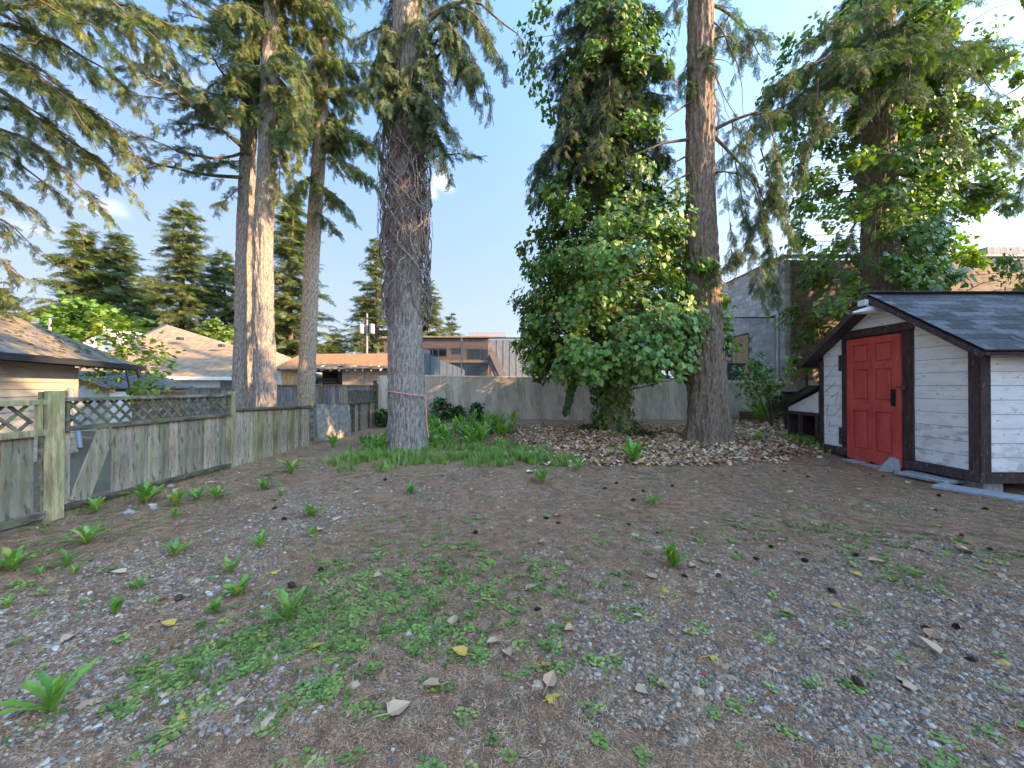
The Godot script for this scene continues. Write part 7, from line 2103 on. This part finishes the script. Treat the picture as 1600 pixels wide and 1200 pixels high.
	for q in [[1150, 580, 10.4, 0.35], [1160, 605, 10.2, 0.2], [1175, 570, 10.6, 0.5], [1195, 590, 10.0, 0.35], [1240, 565, 10.0, 0.3], [1210, 600, 9.9, 0.25], [1185, 560, 10.4, 0.4]]:
		var tip := at(q[0], q[1], q[2])
		var mid: Vector3 = foot.lerp(tip, 0.55) + Vector3.UP * q[3]
		g = Geo.new()
		g.tube(PackedVector3Array([foot, foot.lerp(mid, 0.6) + Vector3.UP * 0.1, mid, tip]), PackedFloat32Array([0.016, 0.013, 0.009, 0.003]), 5)
		part(o, "stem", g.mesh(), M.limb)
		for j in 80:
			var e: Vector3 = mid.lerp(tip, rng.randf_range(-0.1, 1.1)) + rv(0.2)
			put(buf, axes(Vector3.DOWN * 0.4 + rv(1.0), Vector3.UP + rv(0.6), 0.0, rng.randf_range(0.06, 0.12)), e, jitter(pick([Color(0.16, 0.27, 0.05), Color(0.22, 0.32, 0.06), Color(0.12, 0.22, 0.06)]), 0.2))
	copies(o, "foliage", LEAF.ivy[1], M.ivy, buf)
	# ivy runners round the foot of the broad ivy
	rng.seed = 621
	o = thing("ivy_runners", "ivy runners spreading on the ground at the ivy's foot", "ivy", Vector3(2.6, 0.2, -9.2))
	buf = PackedFloat32Array()
	var sp := spots([[925, 672, 0.35, 0.25, 1], [1000, 682, 0.3, 0.2, 1], [960, 672, 0.5, 0.3, 1], [985, 665, 0.25, 0.3, 1], [945, 655, 0.4, 0.2, 1]])
	for i in 900:
		var q: Array = sp[i % sp.size()]
		var x: float = q[0] + rng.randfn() * q[2] * 0.6; var z: float = q[1] + rng.randfn() * q[3] * 0.6
		put(buf, axes(Vector3(rng.randf_range(-1, 1), -0.2, rng.randf_range(-1, 1)), Vector3.UP + rv(0.5), 0.0, rng.randf_range(0.05, 0.1)), Vector3(x, ground_height(x, z) + rng.randf() * 0.14, z), jitter(pick([Color(0.03, 0.08, 0.03), Color(0.05, 0.11, 0.03), Color(0.08, 0.15, 0.04)]), 0.2))
	# leaves climbing the trunk's foot
	for i in 900:
		var y := 0.15 + 1.5 * pow(rng.randf(), 0.9)
		var a := rng.randf_range(1.2, 3.9) if rng.randf() < 0.8 else rng.randf() * TAU
		if fine_noise.get_noise_2d(a * 2.0, y * 3.0) < -0.1: continue
		var out := Vector3(cos(a), 0, sin(a))
		put(buf, axes(Vector3.DOWN + rv(0.7), out + Vector3.UP * 0.5 + rv(0.4), 0.0, rng.randf_range(0.05, 0.11)), Vector3(2.5, y, -9.4) + out * rng.randf_range(0.4, 0.58), jitter(pick(IVY), 0.25))
	# the strand that hangs before the wall
	for i in 260:
		var t := rng.randf()
		var e := at(lerpf(897, 884, t), lerpf(590, 645, t), 8.9) + rv(0.07)
		put(buf, axes(Vector3.DOWN + rv(0.6), Vector3(0, 0.4, 1) + rv(0.5), 0.0, rng.randf_range(0.05, 0.09)), e, jitter(pick([Color(0.05, 0.11, 0.03), Color(0.09, 0.17, 0.04)]), 0.2))
	copies(o, "leaves", LEAF.ivy[0], M.ivy, buf)

func _ready() -> void:
	rng.seed = 12
	height_noise.seed = 5; height_noise.frequency = 0.35; height_noise.fractal_octaves = 3
	patch_noise.seed = 9; patch_noise.frequency = 0.9; patch_noise.fractal_octaves = 4
	fine_noise.seed = 21; fine_noise.frequency = 0.8; fine_noise.fractal_octaves = 3
	set_view()
	var t0 := Time.get_ticks_msec()
	set_materials()
	M.cone_brown = leafy(0.85, Color(0, 0, 0))
	M.cone_brown.albedo_color = srgb(Color(0.085, 0.045, 0.03))
	print("materials ", Time.get_ticks_msec() - t0)
	rng.seed = 13
	make_leaves()
	set_spots()
	set_dark_spots()
	build_ground()
	print("ground ", Time.get_ticks_msec() - t0)
	concrete_wall()
	wall_fences()
	block_building()
	brown_building()
	shack()
	left_house()
	far_houses()
	pole("pale utility pole with two transformers above the rust brown roof", 573, 490, 40, true)
	pole("short pale pole left of the white gable", 77, 497, 34, false)
	added_shade_house()
	shed()
	wooden_fence()
	back_fences()
	print("built ", Time.get_ticks_msec() - t0)
	left_trees()
	centre_tree()
	right_trees()
	far_trees()
	var total := 0
	for c in find_children("*", "MultiMeshInstance3D", true, false): total += c.multimesh.instance_count
	print("trees ", Time.get_ticks_msec() - t0, " copies ", total)
	lay_gravel()
	lay_needles()
	lay_green()
	lay_litter()
	dandelions()
	single_leaves()
	cones()
	oddments()
	print("done ", Time.get_ticks_msec() - t0)
